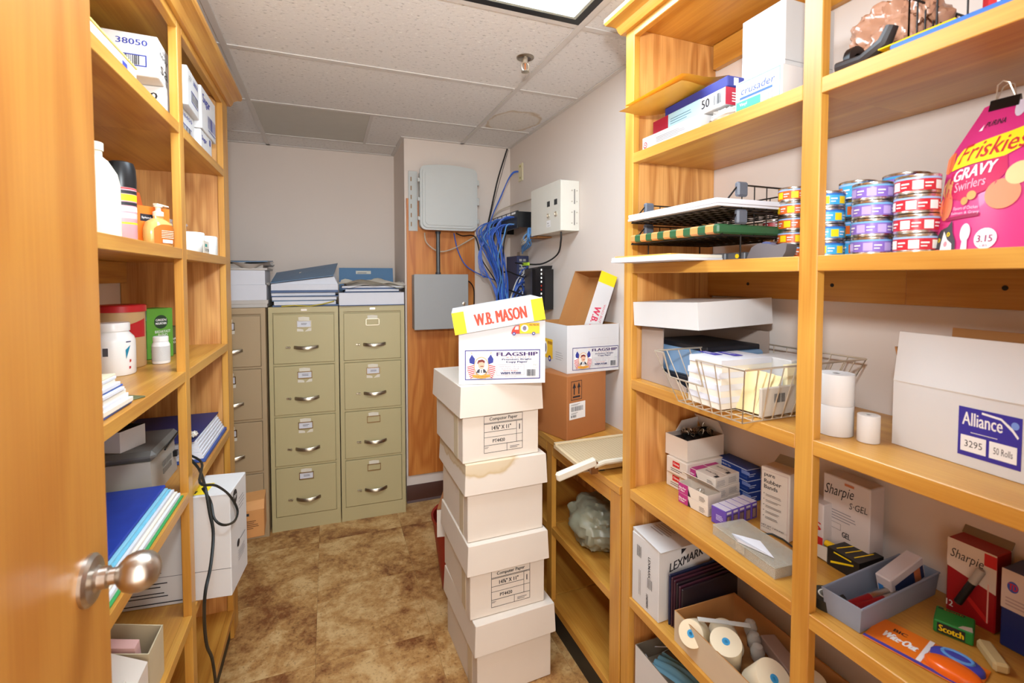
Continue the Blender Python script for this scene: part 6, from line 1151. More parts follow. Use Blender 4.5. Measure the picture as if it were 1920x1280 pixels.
# ---- fifth shelf
a, anl, w_ = fit2((1178, 1116), (1235, 1160), S5); h = zat(a, 1181, 991) - S5
a.y = min(a.y, 1.226); a.x = max(a.x, 0.886); anl = R(-88); t = thing('toner_box', 'white toner box with sideways lettering at the far end', 'box', a, anl); d = 0.20; MB().box((0, 0, 0), (w_, d, h), bev=0.0015).build('carton_body', WHITE, t)
def vt(pr, s_, u0, v0, u1, v1, m_, bold=0.0):
    """lettering that reads downwards"""
    g, fs = glyphs(s_, bold); pr.k += 0.25; pr.mb._add([pr.P(u0 + y * (u1 - u0), v1 - x * (v1 - v0)) for x, y in g], fs, pr._mi(m_))
pr = face('front', w_, d, h); vt(pr, 'LEXMARK', w_ * 0.62, h * 0.50, w_ * 0.70, h * 0.80, INKK, 0.02); vt(pr, '10409895', w_ * 0.55, h * 0.06, w_ * 0.63, h * 0.26, INKK, 0.02)
for k in range(4): pr.rect(w_ * (0.60 + 0.05 * k), h * 0.36, w_ * (0.62 + 0.05 * k), h * 0.50, ink(90, 86, 86))
for k in range(4): pr.rect(w_ * (0.2 + 0.045 * k), h * 0.70, w_ * (0.22 + 0.045 * k), h * 0.86, ink(90, 86, 86))
for k in range(2): pr.rect(w_ * (0.28 + 0.05 * k), h * 0.16, w_ * (0.295 + 0.05 * k), h * 0.52, ink(150, 146, 146))
pr.build(t); pr = face('right', w_, d, h); pr.text('LEXMARK', d * 0.20, h * 0.66, d * 0.85, h * 0.78, INKK, 0.02, 0.1, 0.2); pr.poly([(d * 0.42, h * 0.86), (d * 0.52, h * 0.93), (d * 0.42, h * 0.94)], INKK); pr.build(t, 'side_print')
MB().hexa([(0.0, 0.004, h), (w_, -0.001, h), (w_, 0.14, h), (0.0, 0.14, h)], [(0.0, 0.002, h + 0.012), (w_ * 1.12, -0.006, h + 0.002), (w_ * 1.12, 0.14, h + 0.002), (0.0, 0.14, h + 0.004)]).build('lifted_flap', WHITE, t, smooth=False); pr = Print((0, 0, h + 0.0135), (1, 0, 0), (0, 1, 0)); pr.lines(w_ * 0.2, 0.05, w_ * 0.8, 0.11, 6, ink(150, 146, 146), 0.3); pr.build(t, 'flap_print')
fdm = [M('folder_navy', (34, 40, 70), 0.4), M('folder_maroon', (62, 30, 44), 0.4), M('folder_black2', (38, 28, 34), 0.4)]
pf = gz(1250, 1172, S5)
for k in range(6):
    t = thing('pocket_folder', 'dark standing folder behind the toner box, %s from the box' % ('first', 'second', 'third', 'fourth', 'fifth', 'sixth')[k], 'folder', pf + Vector((0.006 + 0.002 * k, -0.0085 * k, 0)), R(3), 'dark standing folders'); MB().box((0, -0.003, 0), (0.22, 0.003, 0.15 - 0.004 * k), bev=0.002).build('folder', fdm[(0, 1, 1, 2, 1, 2)[k]], t)
# open carton with adding machine rolls
c1 = gz(1263, 1200, S5); t = thing('roll_carton', 'open brown carton of paper rolls on the fifth shelf', 'box', (c1.x + 0.002, c1.y, S5), FR - R(1)); w_, d, h = 0.335, 0.215, 0.086; open_carton(t, w_, d, h, M('carton_buff', (206, 186, 156), 0.65), KRAFT)
base = Matrix.Translation((c1.x + 0.002, c1.y, S5)) @ Matrix.Rotation(FR - R(1), 4, 'Z'); RC2 = M('roll_ivory', (232, 216, 184), 0.6, var=0.02); BLD = M('plug_blue', (60, 150, 200), 0.5)
def lroll(label, p, rot, r, L_, group='paper rolls in the carton'):
    t = thing('paper_roll', label, 'paper roll', base @ Vector(p), 0, group); t.rotation_euler = rot
    MB().lathe([(0.001, 0), (r * 0.98, 0), (r, 0.002), (r, L_ - 0.002), (r * 0.98, L_), (0.001, L_)], 28).build('roll', RC2, t); MB().lathe([(0.0095, L_ + 0.0003), (0.0095, L_ + 0.001), (0.004, L_ + 0.001), (0.004, L_ + 0.0003)], 16).build('blue_plug', BLD, t); return t
lroll('cream paper roll in the far front corner of the open carton', (0.042, 0.045, 0.040), (R(0), R(-62), FR + R(118)), 0.033, 0.062)
lroll('cream paper roll lying on its side at the back of the open carton', (0.058, 0.112, 0.040), (R(90), R(0), FR + R(62)), 0.036, 0.068)
lroll('cream paper roll tipped up in the middle of the open carton', (0.128, 0.056, 0.016), (R(14), R(-14), 0.0), 0.038, 0.085)
lroll('cream paper roll tipped over at the near end of the open carton', (0.225, 0.062, 0.030), (R(32), R(-18), 0.4), 0.042, 0.075)
lroll('cream paper roll in the shadow at the back of the open carton', (0.285, 0.15, 0.004), (0, 0, 0), 0.036, 0.075)
t = thing('paper_strip', 'pale strip of paper lying across the rolls', 'paper', base @ Vector((0.07, 0.02, 0.098)), FR + R(58)); MB().box((0, 0, 0), (0.13, 0.014, 0.0025)).build('strip', M('strip_grey', (206, 204, 196), 0.5), t, smooth=False)
t = solid_box('grey_card_box', 'narrow brown grey box lying in the back of the roll carton', 'box', base @ Vector((0.14, 0.16, 0.045)), FR + R(-18), 0.16, 0.04, 0.03, M('mauve_card', (150, 122, 108), 0.6))
for k in range(3): t = thing('light_bulb', 'small clear bulb at the back of the roll carton, %s' % ('farthest', 'middle one', 'nearest')[k], 'bulb', base @ Vector((0.105 + 0.030 * k, 0.165 - 0.02 * k, 0.03 - 0.006 * k)), 0.0, 'bulbs in the roll carton'); MB().lathe([(0.008, 0.0), (0.009, 0.012), (0.016, 0.028), (0.0175, 0.042), (0.012, 0.055), (0.001, 0.06)], 16).build('glass', M('bulb_glass', (196, 190, 180), 0.15, alpha=0.7), t); MB().lathe([(0.007, -0.014), (0.0078, -0.001)], 12).build('base', STEEL, t)
t = roll('cream paper roll standing behind the post on the fifth shelf', 1.01, 0.632, S5, 0.036, 0.07, RC2)
t = solid_box('buff_carton', 'buff carton on the fifth shelf behind the post', 'box', (0.9570, 0.6173, S5), FR + R(12), 0.12, 0.12, 0.075, M('carton_buff', (206, 186, 156), 0.65))
# ---- bottom shelf: open carton with a face mask
c2 = gz(1188, 1282, S6 + 0.06); t = thing('open_carton', 'open white carton with a dark inside on the bottom shelf', 'box', (0.8948, 1.2173, S6), FR); open_carton(t, 0.24, 0.2, 0.20, WHITE, M('inner_grey', (112, 100, 84), 0.7))
MB().box((0.004, 0.004, 0.0035), (0.236, 0.196, 0.15), bev=0.004).build('packing', M('inner_grey', (112, 100, 84), 0.7), t)
t = thing('face_mask', 'pale blue face mask lying in the open white carton', 'face mask', (0.9235, 1.1819, S6 + 0.152), R(-70)); m = MB(); m.grid(lambda u, v: (0.15 * u, 0.075 * v, 0.014 * math.sin(PI * u) * math.sin(PI * v) + 0.003 * math.sin(v * 20)), 12, 16); m.grid(lambda u, v: (0.15 * (1 - u), 0.075 * v, 0.014 * math.sin(PI * u) * math.sin(PI * v) + 0.003 * math.sin(v * 20) - 0.0012), 12, 16); m.build('mask', M('mask_blue', (120, 176, 200), 0.6), t, ang=60)
m = MB(); m.tube([(0.0, 0.005, 0.002), (-0.03, 0.02, 0.008), (-0.02, 0.05, 0.02), (0.03, 0.085, 0.03), (0.0, 0.07, 0.002)], 0.0013, 5); m.build('ear_loop', PAPER, t)
# ================================================================ things on the left bookcase
L1, L2, L3, L4, L5, L6 = [z + 0.0006 for z in LT]
BLUEINK = ink(54, 64, 150); GREYI = ink(120, 116, 120)
t = thing('flat_box', 'flat white box with a yellow top at the near edge of the left top shelf', 'box', (-0.386, 1.03, L1), FLB); wN = gx(256, 143, -0.386).y - 1.03
MB().box((0, 0, 0), (wN, 0.26, 0.024), bev=0.001).build('carton_body', WHITE, t); MB().box((-0.001, -0.002, 0.0242), (wN + 0.001, 0.262, 0.0285), bev=0.0008).build('yellow_sheet', M('pale_yellow', (238, 220, 120), 0.6), t); pr = face('front', wN, 0.26, 0.024); pr.text('SOUP', wN * 0.62, 0.003, wN * 0.88, 0.016, BLUEINK) if False else pr.rect(wN * 0.70, 0.003, wN * 0.80, 0.014, BLUEINK); pr.build(t)
def sugar(label, A, B, X, top, d, wmin, num, side_words, near_face=True, z=None):
    P = gx(*A, X) if z is None else gz(*A, z); z = P.z if z is None else z; Q = gz(*B, z); an = math.atan2(Q.y - P.y, Q.x - P.x); w_ = max((Q - P).length, wmin); h = zat(P, *top) - z
    t = solid_box('sugar_carton', label, 'box', (P.x, P.y, z), an, w_, d, h, WHITE, 'white cartons on the left top shelf'); return t, w_, h, an, P
def printed(pr, w_, h, num, f=1.0):
    pr.text(num, w_ * 0.5, h * 0.74, w_ * 0.9, h * 0.86, BLUEINK, 0.02); pr.frame(w_ * 0.30, h * 0.20, w_ * 0.88, h * 0.50, h * 0.025, BLUEINK); pr.bars(w_ * 0.34, h * 0.235, w_ * 0.82, h * 0.465, INKK, 7, 20); pr.lines(w_ * 0.08, h * 0.70, w_ * 0.30, h * 0.82, 2, GREYI, 0.35)
# stacked: lower ones stand on the shelf, upper ones on them
XB = -0.407; GRP = 'white cartons on the left top shelf'
zB = gx(299, 149, XB).z; hB_ = zB - L1 - 0.0008
t = solid_box('sugar_carton', 'white carton numbered 38450 on the shelf under the upper cartons', 'box', (XB, 1.585, L1), FLB, 0.30, 0.29, hB_, WHITE, GRP)
pr = face('left', 0.30, 0.29, hB_); pr.text('38450', 0.18, hB_ * 0.6, 0.27, hB_ * 0.8, INKK, 0.02); pr.rect(0.2, hB_ * 0.1, 0.27, hB_ * 0.3, INKK); pr.lines(0.02, hB_ * 0.5, 0.12, hB_ * 0.7, 2, GREYI, 0.3); pr.build(t); pr = face('front', 0.30, 0.29, hB_); printed(pr, 0.30, hB_, '38450'); pr.build(t, 'side_print')
yA = gx(296, 110, XB).y; hA = zat(Vector((XB, yA, 0)), 294, 69) - zB; wA = 0.19
t = solid_box('sugar_carton', 'white carton numbered 38050 facing the door, on top of the stack', 'box', (XB, yA, zB), FLB + R(3), wA, 0.26, hA, WHITE, GRP)
pr = face('left', wA, 0.26, hA); pr.text('38050', 0.172, hA * 0.72, 0.238, hA * 0.86, BLUEINK, 0.02); pr.frame(0.13, hA * 0.22, 0.236, hA * 0.5, 0.003, BLUEINK); pr.bars(0.135, hA * 0.25, 0.222, hA * 0.47, INKK, 9, 22); pr.text('4862926', 0.09, hA * 0.70, 0.145, hA * 0.76, GREYI); pr.build(t)
pr = face('front', wA, 0.26, hA); pr.text('3/1000', 0.02, hA * 0.78, 0.09, hA * 0.86, GREYI); pr.text('nooy', 0.02, hA * 0.58, 0.10, hA * 0.72, INKK); pr.text('sa', 0.025, hA * 0.22, 0.10, hA * 0.42, INKK); pr.text('NET WT', 0.025, hA * 0.08, 0.09, hA * 0.12, GREYI); pr.build(t, 'side_print')
yC = max(gx(344, 110, -0.385).y, yA + wA + 0.004); hC = 0.118
t = solid_box('sugar_carton', 'white carton numbered 38050 beyond the post, near the ceiling', 'box', (-0.386, yC, zB), FLB + R(2), 0.165, 0.28, hC, WHITE, GRP); pr = face('front', 0.165, 0.28, hC); printed(pr, 0.165, hC, '38050'); pr.build(t)
yD = yC + 0.185; zD = L1 + hB_ * 0.80
t = solid_box('sugar_carton', 'white sugar carton standing on the shelf at the far end', 'box', (-0.392, yD + 0.0, L1), FLB, 0.16, 0.28, zD - L1 - 0.0006, WHITE, GRP); hq = zD - L1; pr = face('front', 0.16, 0.28, hq); pr.text('Sugar', 0.01, hq * 0.45, 0.08, hq * 0.75, BLUEINK, 0.03); pr.rect(0.12, hq * 0.6, 0.14, hq * 0.9, BLUEINK); pr.build(t)
t = solid_box('sugar_carton', 'white sugar carton with large blue lettering at the far end, upper one', 'box', (-0.388, yD - 0.004, zD), FLB, 0.215, 0.28, 0.145, WHITE, GRP); pr = face('front', 0.215, 0.28, 0.145); pr.text('Sugar', 0.02, 0.085, 0.125, 0.125, BLUEINK, 0.03); pr.bars(0.09, 0.025, 0.205, 0.07, BLUEINK, 4, 16); pr.rect(0.09, 0.016, 0.205, 0.019, BLUEINK); pr.build(t)
# ---- second shelf
t = thing('plastic_jug', 'white plastic jug at the near end of the second left shelf', 'jug', (-0.45, gx(180, 400, -0.45).y, L2)); t.scale = (0.74, 0.74, 0.76); IVP = M('jug_white', (232, 222, 200), 0.35)
MB().lathe([(0.05, 0), (0.056, 0.004), (0.056, 0.15), (0.050, 0.18), (0.030, 0.215), (0.018, 0.225), (0.018, 0.24)], 28).build('jug_body', IVP, t); MB().lathe([(0.021, 0.2405), (0.021, 0.262), (0.018, 0.264)], 18).build('cap', IVP, t); m = MB(); m.tube([(0.0, -0.048, 0.185), (0.0, -0.066, 0.17), (0.0, -0.068, 0.12), (0.0, -0.053, 0.10)], 0.008, 8); m.build('handle', IVP, t)
def spray(label, x, y, body, h, bands):
    t = thing('spray_can', label, 'spray can', (x, y, L2)); r = 0.0265
    MB().lathe([(r * 0.95, 0), (r, 0.003), (r, h - 0.012), (r * 0.86, h)], 24).build('can_body', body, t); MB().lathe([(r * 1.02, h - 0.012 + 0.0005), (r * 1.04, h + 0.004), (r * 1.0, h + 0.030), (r * 0.86, h + 0.044), (r * 0.6, h + 0.047)], 24).build('cap', BLACK, t)
    for k, (z0, z1, m_) in enumerate(bands):
        m = MB(); m.lathe([(r * 1.006, h * z0), (r * 1.006, h * z1)], 24); m.f = m.f[:24]; m.mi = m.mi[:24]; m.build('label_band', m_, t)
    return t
p = gx(229, 442, -0.435); spray('yellow spray can with red panel behind the pink one', -0.475, gx(213, 400, -0.475).y + 0.012, M('can_yellow', (240, 206, 40), 0.35), 0.128, ((0.25, 0.45, INKW),)); spray('black-capped spray can with pink and yellow label', -0.425, gx(229, 400, -0.425).y, M('can_pink', (206, 150, 156), 0.35), 0.128, ((0.80, 0.86, INKK), (0.68, 0.79, YEL), (0.60, 0.66, INKK), (0.50, 0.58, INKW), (0.38, 0.47, ink(206, 190, 184)), (0.28, 0.31, YEL), (0.88, 0.9, RED)))
t = thing('orange_carton', 'open orange carton with black tags beside the soap bottle', 'box', (-0.455, gx(257, 440, -0.455).y, L2), R(58)); OC = M('carton_orange', (226, 116, 36), 0.45); w_, d, h = 0.095, 0.085, 0.105; open_carton(t, w_, d, h, OC, WHITE, 0.0015)
MB().hexa([(0, d - 0.0015, h), (w_, d - 0.0015, h), (w_, d, h), (0, d, h)], [(0.0, d + 0.012, h + 0.05), (w_, d + 0.012, h + 0.05), (w_, d + 0.0135, h + 0.05), (0, d + 0.0135, h + 0.05)]).build('back_flap', M('flap_rust', (204, 88, 30), 0.5), t, smooth=False); MB().hexa([(0, 0.01, h), (0, d - 0.01, h), (0.0015, d - 0.01, h), (0.0015, 0.01, h)], [(-0.02, 0.02, h + 0.035), (-0.02, d - 0.02, h + 0.035), (-0.0185, d - 0.02, h + 0.035), (-0.0185, 0.02, h + 0.035)]).build('side_flap', WHITE, t, smooth=False)
for fc, ww in (('front', w_), ('left', d)):
    pr = face(fc, w_, d, h); pr.rect(ww * 0.1, h * 0.62, ww * 0.5, h * 0.80, INKK); pr.text('Splenda', ww * 0.14, h * 0.67, ww * 0.46, h * 0.74, INKW); pr.disc(ww * 0.6, h * 0.30, ww * 0.28, h * 0.2, INKW); pr.rect(0, 0.001, ww, h * 0.12, YEL); pr.build(t)
sp = gx(290, 459, -0.415); t = thing('soap_dispenser', 'amber liquid soap pump bottle with an orange label', 'soap dispenser', (-0.418, gx(291, 459, -0.418).y + 0.03, L2), R(62)); t.scale = (0.86, 0.86, 0.74)
m = MB(); m.lathe([(0.030, 0), (0.033, 0.004), (0.036, 0.03), (0.036, 0.06), (0.031, 0.085), (0.016, 0.098), (0.0125, 0.1), (0.0125, 0.108)], 28); m.v = [Vector((v.x * 1.35, v.y * 0.8, v.z)) for v in m.v]; m.build('bottle', M('soap_amber', (226, 176, 104), 0.12, alpha=0.92, coat=0.5), t)
m = MB(); m.lathe([(0.0145, 0.1085), (0.0145, 0.124), (0.0075, 0.128), (0.0075, 0.140), (0.012, 0.142), (0.012, 0.148)], 18); m.build('pump_collar', M('pump_white', (236, 224, 200), 0.35), t); m = MB(); m.hexa([(-0.010, -0.007, 0.1482), (0.034, -0.006, 0.146), (0.034, 0.006, 0.146), (-0.010, 0.007, 0.1482)], [(-0.010, -0.007, 0.154), (0.034, -0.005, 0.150), (0.034, 0.005, 0.150), (-0.010, 0.007, 0.154)]); m.build('spout', M('pump_white', (236, 224, 200), 0.35), t)
pr = Print((0, 0, 0), (1, 0, 0), (0, 0, 1)); m = MB(); m.grid(lambda u, v: (0.0365 * 1.35 * math.sin((u - 0.5) * 1.7), -0.0368 * 0.8 * math.cos((u - 0.5) * 1.7) - 0.0006, 0.010 + 0.068 * v * (1 - 0.25 * abs(2 * u - 1) ** 3)), 10, 6); lo = m.build('label_patch', M('label_orange', (190, 106, 36), 0.4), t)
m = MB(); m.grid(lambda u, v: (-0.018 + 0.036 * u, -0.0306 - 0.0004, 0.012 + 0.012 * v), 4, 1); m.build('bar_code', INKW, t, smooth=False); m = MB()
for k in range(5): m.grid(lambda u, v: (-0.022 + 0.044 * u, -0.0306 - 0.0004, 0.030 + 0.006 * k + 0.002 * v), 4, 1)
m.build('label_text', ink(240, 220, 190), t, smooth=False)
TPM = M('tissue_white', (232, 234, 232), 0.8, var=0.08, scale=160)
for k, (x, y) in enumerate(((-0.438, gx(379, 440, -0.438).y), (-0.445, gx(352, 440, -0.445).y), (-0.545, 2.04))): t = thing('tissue_roll', 'white speckled paper roll on the second left shelf, %s' % ('nearest the aisle end', 'just beyond the post', 'behind the others')[k], 'paper roll', (x, y, L2), 0, 'wrapped tissue rolls'); MB().lathe([(0.016, 0), (0.047, 0.0), (0.049, 0.003), (0.049, 0.069), (0.047, 0.072), (0.016, 0.072), (0.016, 0.0)], 30).build('roll', TPM, t); pr = Print((0, 0, 0), (1, 0, 0), (0, 0, 1))
t = solid_box('paper_tag', 'small printed card in front of the tissue rolls', 'card', (-0.386, 1.87, L2), FLB, 0.08, 0.002, 0.042, PAPERB); pr = face('front', 0.08, 0.002, 0.042); pr.rect(0.02, 0.022, 0.05, 0.032, ink(60, 160, 150)); pr.lines(0.02, 0.008, 0.06, 0.018, 2, GREYI, 0.4); pr.rect(0.06, 0.006, 0.07, 0.016, INKK); pr.build(t)
t = thing('plastic_wrap', 'crumpled clear wrap over the tissue rolls', 'plastic wrap', (-0.485, 1.86, L2 + 0.0725)); cloth('wrap', M('wrap_film', (236, 236, 234), 0.08, alpha=0.3, coat=0.5), t, (0, 0, 0.018), 0.06, 0.10, 0.018, 41, 20, 0.6, 6)
# ---- third shelf
t = thing('creamer_canister', 'tan canister with a red lid at the back of the third left shelf', 'canister', (-0.575, gx(222, 600, -0.575).y + 0.02, L3)); MB().lathe([(0.056, 0), (0.058, 0.003), (0.058, 0.165)], 30).build('canister', M('canister_tan', (196, 160, 112), 0.5), t); MB().lathe([(0.061, 0.1655), (0.061, 0.183), (0.058, 0.186)], 30).build('lid', M('lid_red', (190, 36, 40), 0.4), t)
m = MB(); m.grid(lambda u, v: (0.0588 * math.cos(R(-75 + 70 * u)), 0.0588 * math.sin(R(-75 + 70 * u)), 0.09 + 0.055 * v * (0.6 + 0.4 * u)), 10, 3); m.build('label_patch', M('label_red', (186, 36, 40), 0.4), t)
c = gz(235, 704, L3); t = thing('vitamin_jar', 'large white plastic jar with a blue triangle on its label', 'jar', (c.x - 0.035, c.y + 0.035, L3)); r = 0.048
JW = M('jar_white', (240, 238, 234), 0.3); MB().lathe([(r * 0.95, 0), (r, 0.004), (r, 0.092), (r * 0.93, 0.104), (r * 0.72, 0.116), (r * 0.70, 0.120)], 32).build('jar_body', JW, t); MB().lathe([(r * 0.76, 0.1205), (r * 0.76, 0.140), (r * 0.72, 0.143)], 36).build('lid', JW, t)
def curved(t, r, quads):
    for nm, m_, a0, a1, pts in quads:
        m = MB(); n = 6
        m._add([(r * math.cos(R(a)), r * math.sin(R(a)), z) for a, z in pts], [tuple(range(len(pts)))]); m.build(nm, m_, t, smooth=False)
curved(t, r + 0.0012, (('triangle_mark', ink(30, 130, 160), 0, 0, [(-42, 0.070), (-26, 0.082), (-40, 0.045)]), ('red_dot', ink(190, 60, 40), 0, 0, [(-30, 0.034), (-25, 0.036), (-24, 0.042), (-30, 0.043)]), ('red_dot', ink(180, 40, 50), 0, 0, [(-32, 0.016), (-26, 0.018), (-26, 0.024), (-32, 0.024)]), ('bar_code', ink(80, 80, 86), 0, 0, [(-100, 0.056), (-86, 0.056), (-86, 0.078), (-100, 0.078)]), ('name_line', ink(60, 60, 100), 0, 0, [(-40, 0.090), (-24, 0.090), (-24, 0.093), (-40, 0.093)])))
GRN = M('coffee_green', (92, 150, 50), 0.4); c = gz(277, 675, L3); t = solid_box('coffee_pod_box', 'green box of coffee pods with printed hills', 'box', (c.x, c.y, L3), R(50), 0.085, 0.075, 0.165, GRN)
pr = face('left', 0.085, 0.075, 0.165); pr.v = pr.v * 1.265; pr.rect(0, 0.075, 0.075, 0.13, ink(150, 196, 214)); pr.poly([(0, 0.07), (0.075, 0.07), (0.075, 0.10), (0.05, 0.108), (0.02, 0.10), (0, 0.105)], ink(120, 170, 90)); 
for k in range(6): pr.poly([(0.004 + 0.012 * k, 0.070), (0.014 + 0.012 * k, 0.070), (0.009 + 0.012 * k, 0.088 + 0.004 * (k % 3))], ink(40, 80, 40))
pr.rect(0.05, 0.002, 0.073, 0.028, INKW); pr.rect(0.05, 0.030, 0.073, 0.04, INKK); pr.build(t); pr = face('front', 0.085, 0.075, 0.165); pr.v = pr.v * 1.265; pr.disc(0.045, 0.095, 0.022, 0.018, ink(40, 60, 36)); pr.text('GREEN', 0.028, 0.097, 0.062, 0.103, INKW, 0.02); pr.text('MOUNTAIN', 0.028, 0.088, 0.062, 0.094, INKW, 0.02); pr.text('BREAKFAST', 0.025, 0.066, 0.075, 0.073, INKW); pr.text('BLEND', 0.035, 0.057, 0.065, 0.064, INKW); pr.disc(0.05, 0.046, 0.018, 0.005, ink(226, 120, 40)); pr.text('24', 0.012, 0.006, 0.03, 0.016, INKW, 0.02)
for k in range(5): pr.poly([(0.01 + 0.013 * k, 0.018), (0.02 + 0.013 * k, 0.018), (0.015 + 0.013 * k, 0.042)], ink(46, 84, 36))
pr.build(t, 'front_print')
t = solid_box('coffee_pod_box', 'dark green box behind the coffee pod box', 'box', (c.x + 0.03, c.y + 0.10, L3), R(52), 0.06, 0.06, 0.095, M('olive_card', (90, 84, 52), 0.5)); pr = face('front', 0.06, 0.06, 0.095); pr.text('DARK', 0.012, 0.05, 0.045, 0.058, INKW); pr.text('ROAST', 0.012, 0.038, 0.045, 0.046, INKW); pr.build(t)
c = gz(311, 681, L3); t = thing('pill_bottle', 'small white pill bottle in front of the post', 'bottle', (c.x - 0.016, c.y + 0.016, L3)); r = 0.0235; MB().lathe([(r * 0.95, 0), (r, 0.003), (r, 0.058), (r * 0.85, 0.066), (r * 0.8, 0.068)], 26).build('bottle_body', JW, t); MB().lathe([(r * 0.86, 0.0685), (r * 0.86, 0.082), (r * 0.8, 0.084)], 30).build('cap', JW, t); m = MB(); m.lathe([(r * 1.012, 0.008), (r * 1.012, 0.054)], 26); m.f = m.f[:26]; m.mi = m.mi[:26]; m.build('wrap_label', M('label_grey', (206, 204, 200), 0.5, var=0.1, scale=300), t)
c = gz(195, 782, L3); t = thing('paper_stack', 'untidy pile of papers and folders at the near edge of the third left shelf', 'papers', (-0.384, 1.026, L3), FLB)
mats_ = [M('folder_blue2', (60, 92, 170), 0.5), PAPERB, PAPER, PAPERB, PAPER, M('folder_blue2', (60, 92, 170), 0.5), PAPER, PAPERB, PAPER, M('folder_cream', (226, 214, 180), 0.5)]
rr = random.Random(12); z = 0
for k, m_ in enumerate(mats_):
    hh = (0.006, 0.010, 0.008, 0.010, 0.007, 0.004, 0.008, 0.007, 0.006, 0.004)[k]; m = MB(); m.m = Matrix.Translation((0, 0.004 + rr.uniform(0, 0.008) + 0.002 * k, z)) @ Matrix.Rotation(R(rr.uniform(-1, 1)), 4, 'Z'); m.box((0, 0, 0.0001), (0.205 + rr.uniform(-0.01, 0.01) - 0.004 * k, 0.22, hh), bev=0.0008); m.build('sheet_bundle', m_, t); z += hh
t = thing('green_folder', 'olive green folder corner under the paper pile', 'folder', (-0.42, 1.215, L3), R(60)); MB().box((0, 0, 0), (0.075, 0.11, 0.003), bev=0.0008).build('cover', M('folder_olive', (96, 100, 66), 0.6), t)
# ---- fourth shelf
PG = M('printer_grey', (168, 160, 148), 0.45); t = thing('printer', 'grey desktop printer on the fourth left shelf', 'printer', (-0.440, 1.572, L4), FLB); w_, d, h = 0.232, 0.25, 0.135
m = MB(); m.hexa([(0, 0.02, 0), (w_, 0.02, 0), (w_, d, 0), (0, d, 0)], [(0.006, 0.026, h * 0.78), (w_ - 0.006, 0.026, h * 0.78), (w_ - 0.006, d - 0.004, h * 0.78), (0.006, d - 0.004, h * 0.78)]); m.build('printer_body', PG, t, smooth=False); MB().box((0.0, 0.012, h * 0.78 + 0.0004), (w_, d, h), bev=0.012).build('scanner_lid', M('printer_dark', (98, 96, 92), 0.4), t)
m = MB(); m.tube([(w_ * 0.3, 0.008, h * 0.86), (w_ * 0.96, 0.010, h * 0.93)], 0.003, 6); m.build('tray_edge', BLACK, t)
for k in range(8):
    for j in range(2): MB().box((w_ * 0.42 + k * 0.010, 0.0195, 0.035 + j * 0.022), (w_ * 0.42 + 0.006 + k * 0.010, 0.0215, 0.050 + j * 0.022)).build('vent_slot', M('vent_dark', (120, 114, 106), 0.6), t, smooth=False)
MB().box((w_ * 0.86, 0.012, 0.05), (w_ * 0.93, 0.0235, 0.068), bev=0.001).build('port_plug', BLACK, t)
t = thing('gift_box', 'small white box with dark open top on the printer', 'box', (-0.535, 1.585, L4 + h + 0.0008), R(66)); open_carton(t, 0.085, 0.09, 0.058, WHITE, M('inner_black', (40, 36, 34), 0.6)); MB().box((0.004, 0.004, 0.0035), (0.081, 0.086, 0.045), bev=0.002).build('dark_insert', M('inner_black', (40, 36, 34), 0.6), t)
ALB = M('album_navy', (40, 48, 104), 0.55, var=0.15, scale=40); t = thing('report_stack', 'stack of white reports with dark blue covers beyond the post', 'report stack', (-0.388, 1.815, L4), FLB)
MB().box((0.02, 0.0, 0), (0.38, 0.30, 0.012), bev=0.001).build('blue_cover', M('album_blue', (56, 84, 156), 0.5), t)
for k in range(6): MB().box((0.02 + 0.002 * k, 0.006 + 0.004 * k, 0.0124 + 0.0102 * k), (0.365 - 0.003 * k, 0.29, 0.0222 + 0.0102 * k), bev=0.0006).build('page_block', PAPER, t)
MB().hexa([(0.01, 0.03, 0.0745), (0.368, 0.026, 0.0745), (0.368, 0.29, 0.0745), (0.01, 0.29, 0.0745)], [(0.01, 0.03, 0.079), (0.368, 0.026, 0.079), (0.368, 0.29, 0.079), (0.01, 0.29, 0.079)]).build('navy_cover', ALB, t, smooth=False)
pp = gx(364, 825, -0.43); t = thing('ribbon_bow', 'crumpled silver ribbon bow on the blue reports', 'bow', (-0.43, 1.86, L4 + 0.0802)); cloth('bow', M('foil_white', (226, 220, 206), 0.25, 0.3), t, (0, 0, 0.010), 0.018, 0.022, 0.010, 17, 14, 0.7, 8)
BB = M('binder_blue', (36, 62, 156), 0.45, var=0.22, scale=30); t = thing('binder_stack', 'mottled blue binder on a stack of papers at the near shelf edge', 'binder', (-0.384, 1.03, L4), FLB); mats_ = [M('cover_green', (52, 150, 80), 0.5), PAPER, PAPERB, PAPER, M('cover_skyblue', (120, 190, 214), 0.5, var=0.12, scale=40), M('cover_paleblue', (140, 200, 220), 0.5)]
z = 0
for k, m_ in enumerate(mats_): hh = (0.004, 0.010, 0.007, 0.009, 0.004, 0.006)[k]; MB().box((0, 0.002 + 0.006 * k, z + 0.0001), (0.535 - 0.005 * k, 0.20 - 0.001 * k, z + hh), bev=0.0008).build('sheet_bundle', m_, t); z += hh
MB().box((0.0, 0.038, z + 0.0002), (0.515, 0.21, z + 0.008), bev=0.002).build('binder_cover', BB, t)
for o_ in (t,): o_.location.z = L4
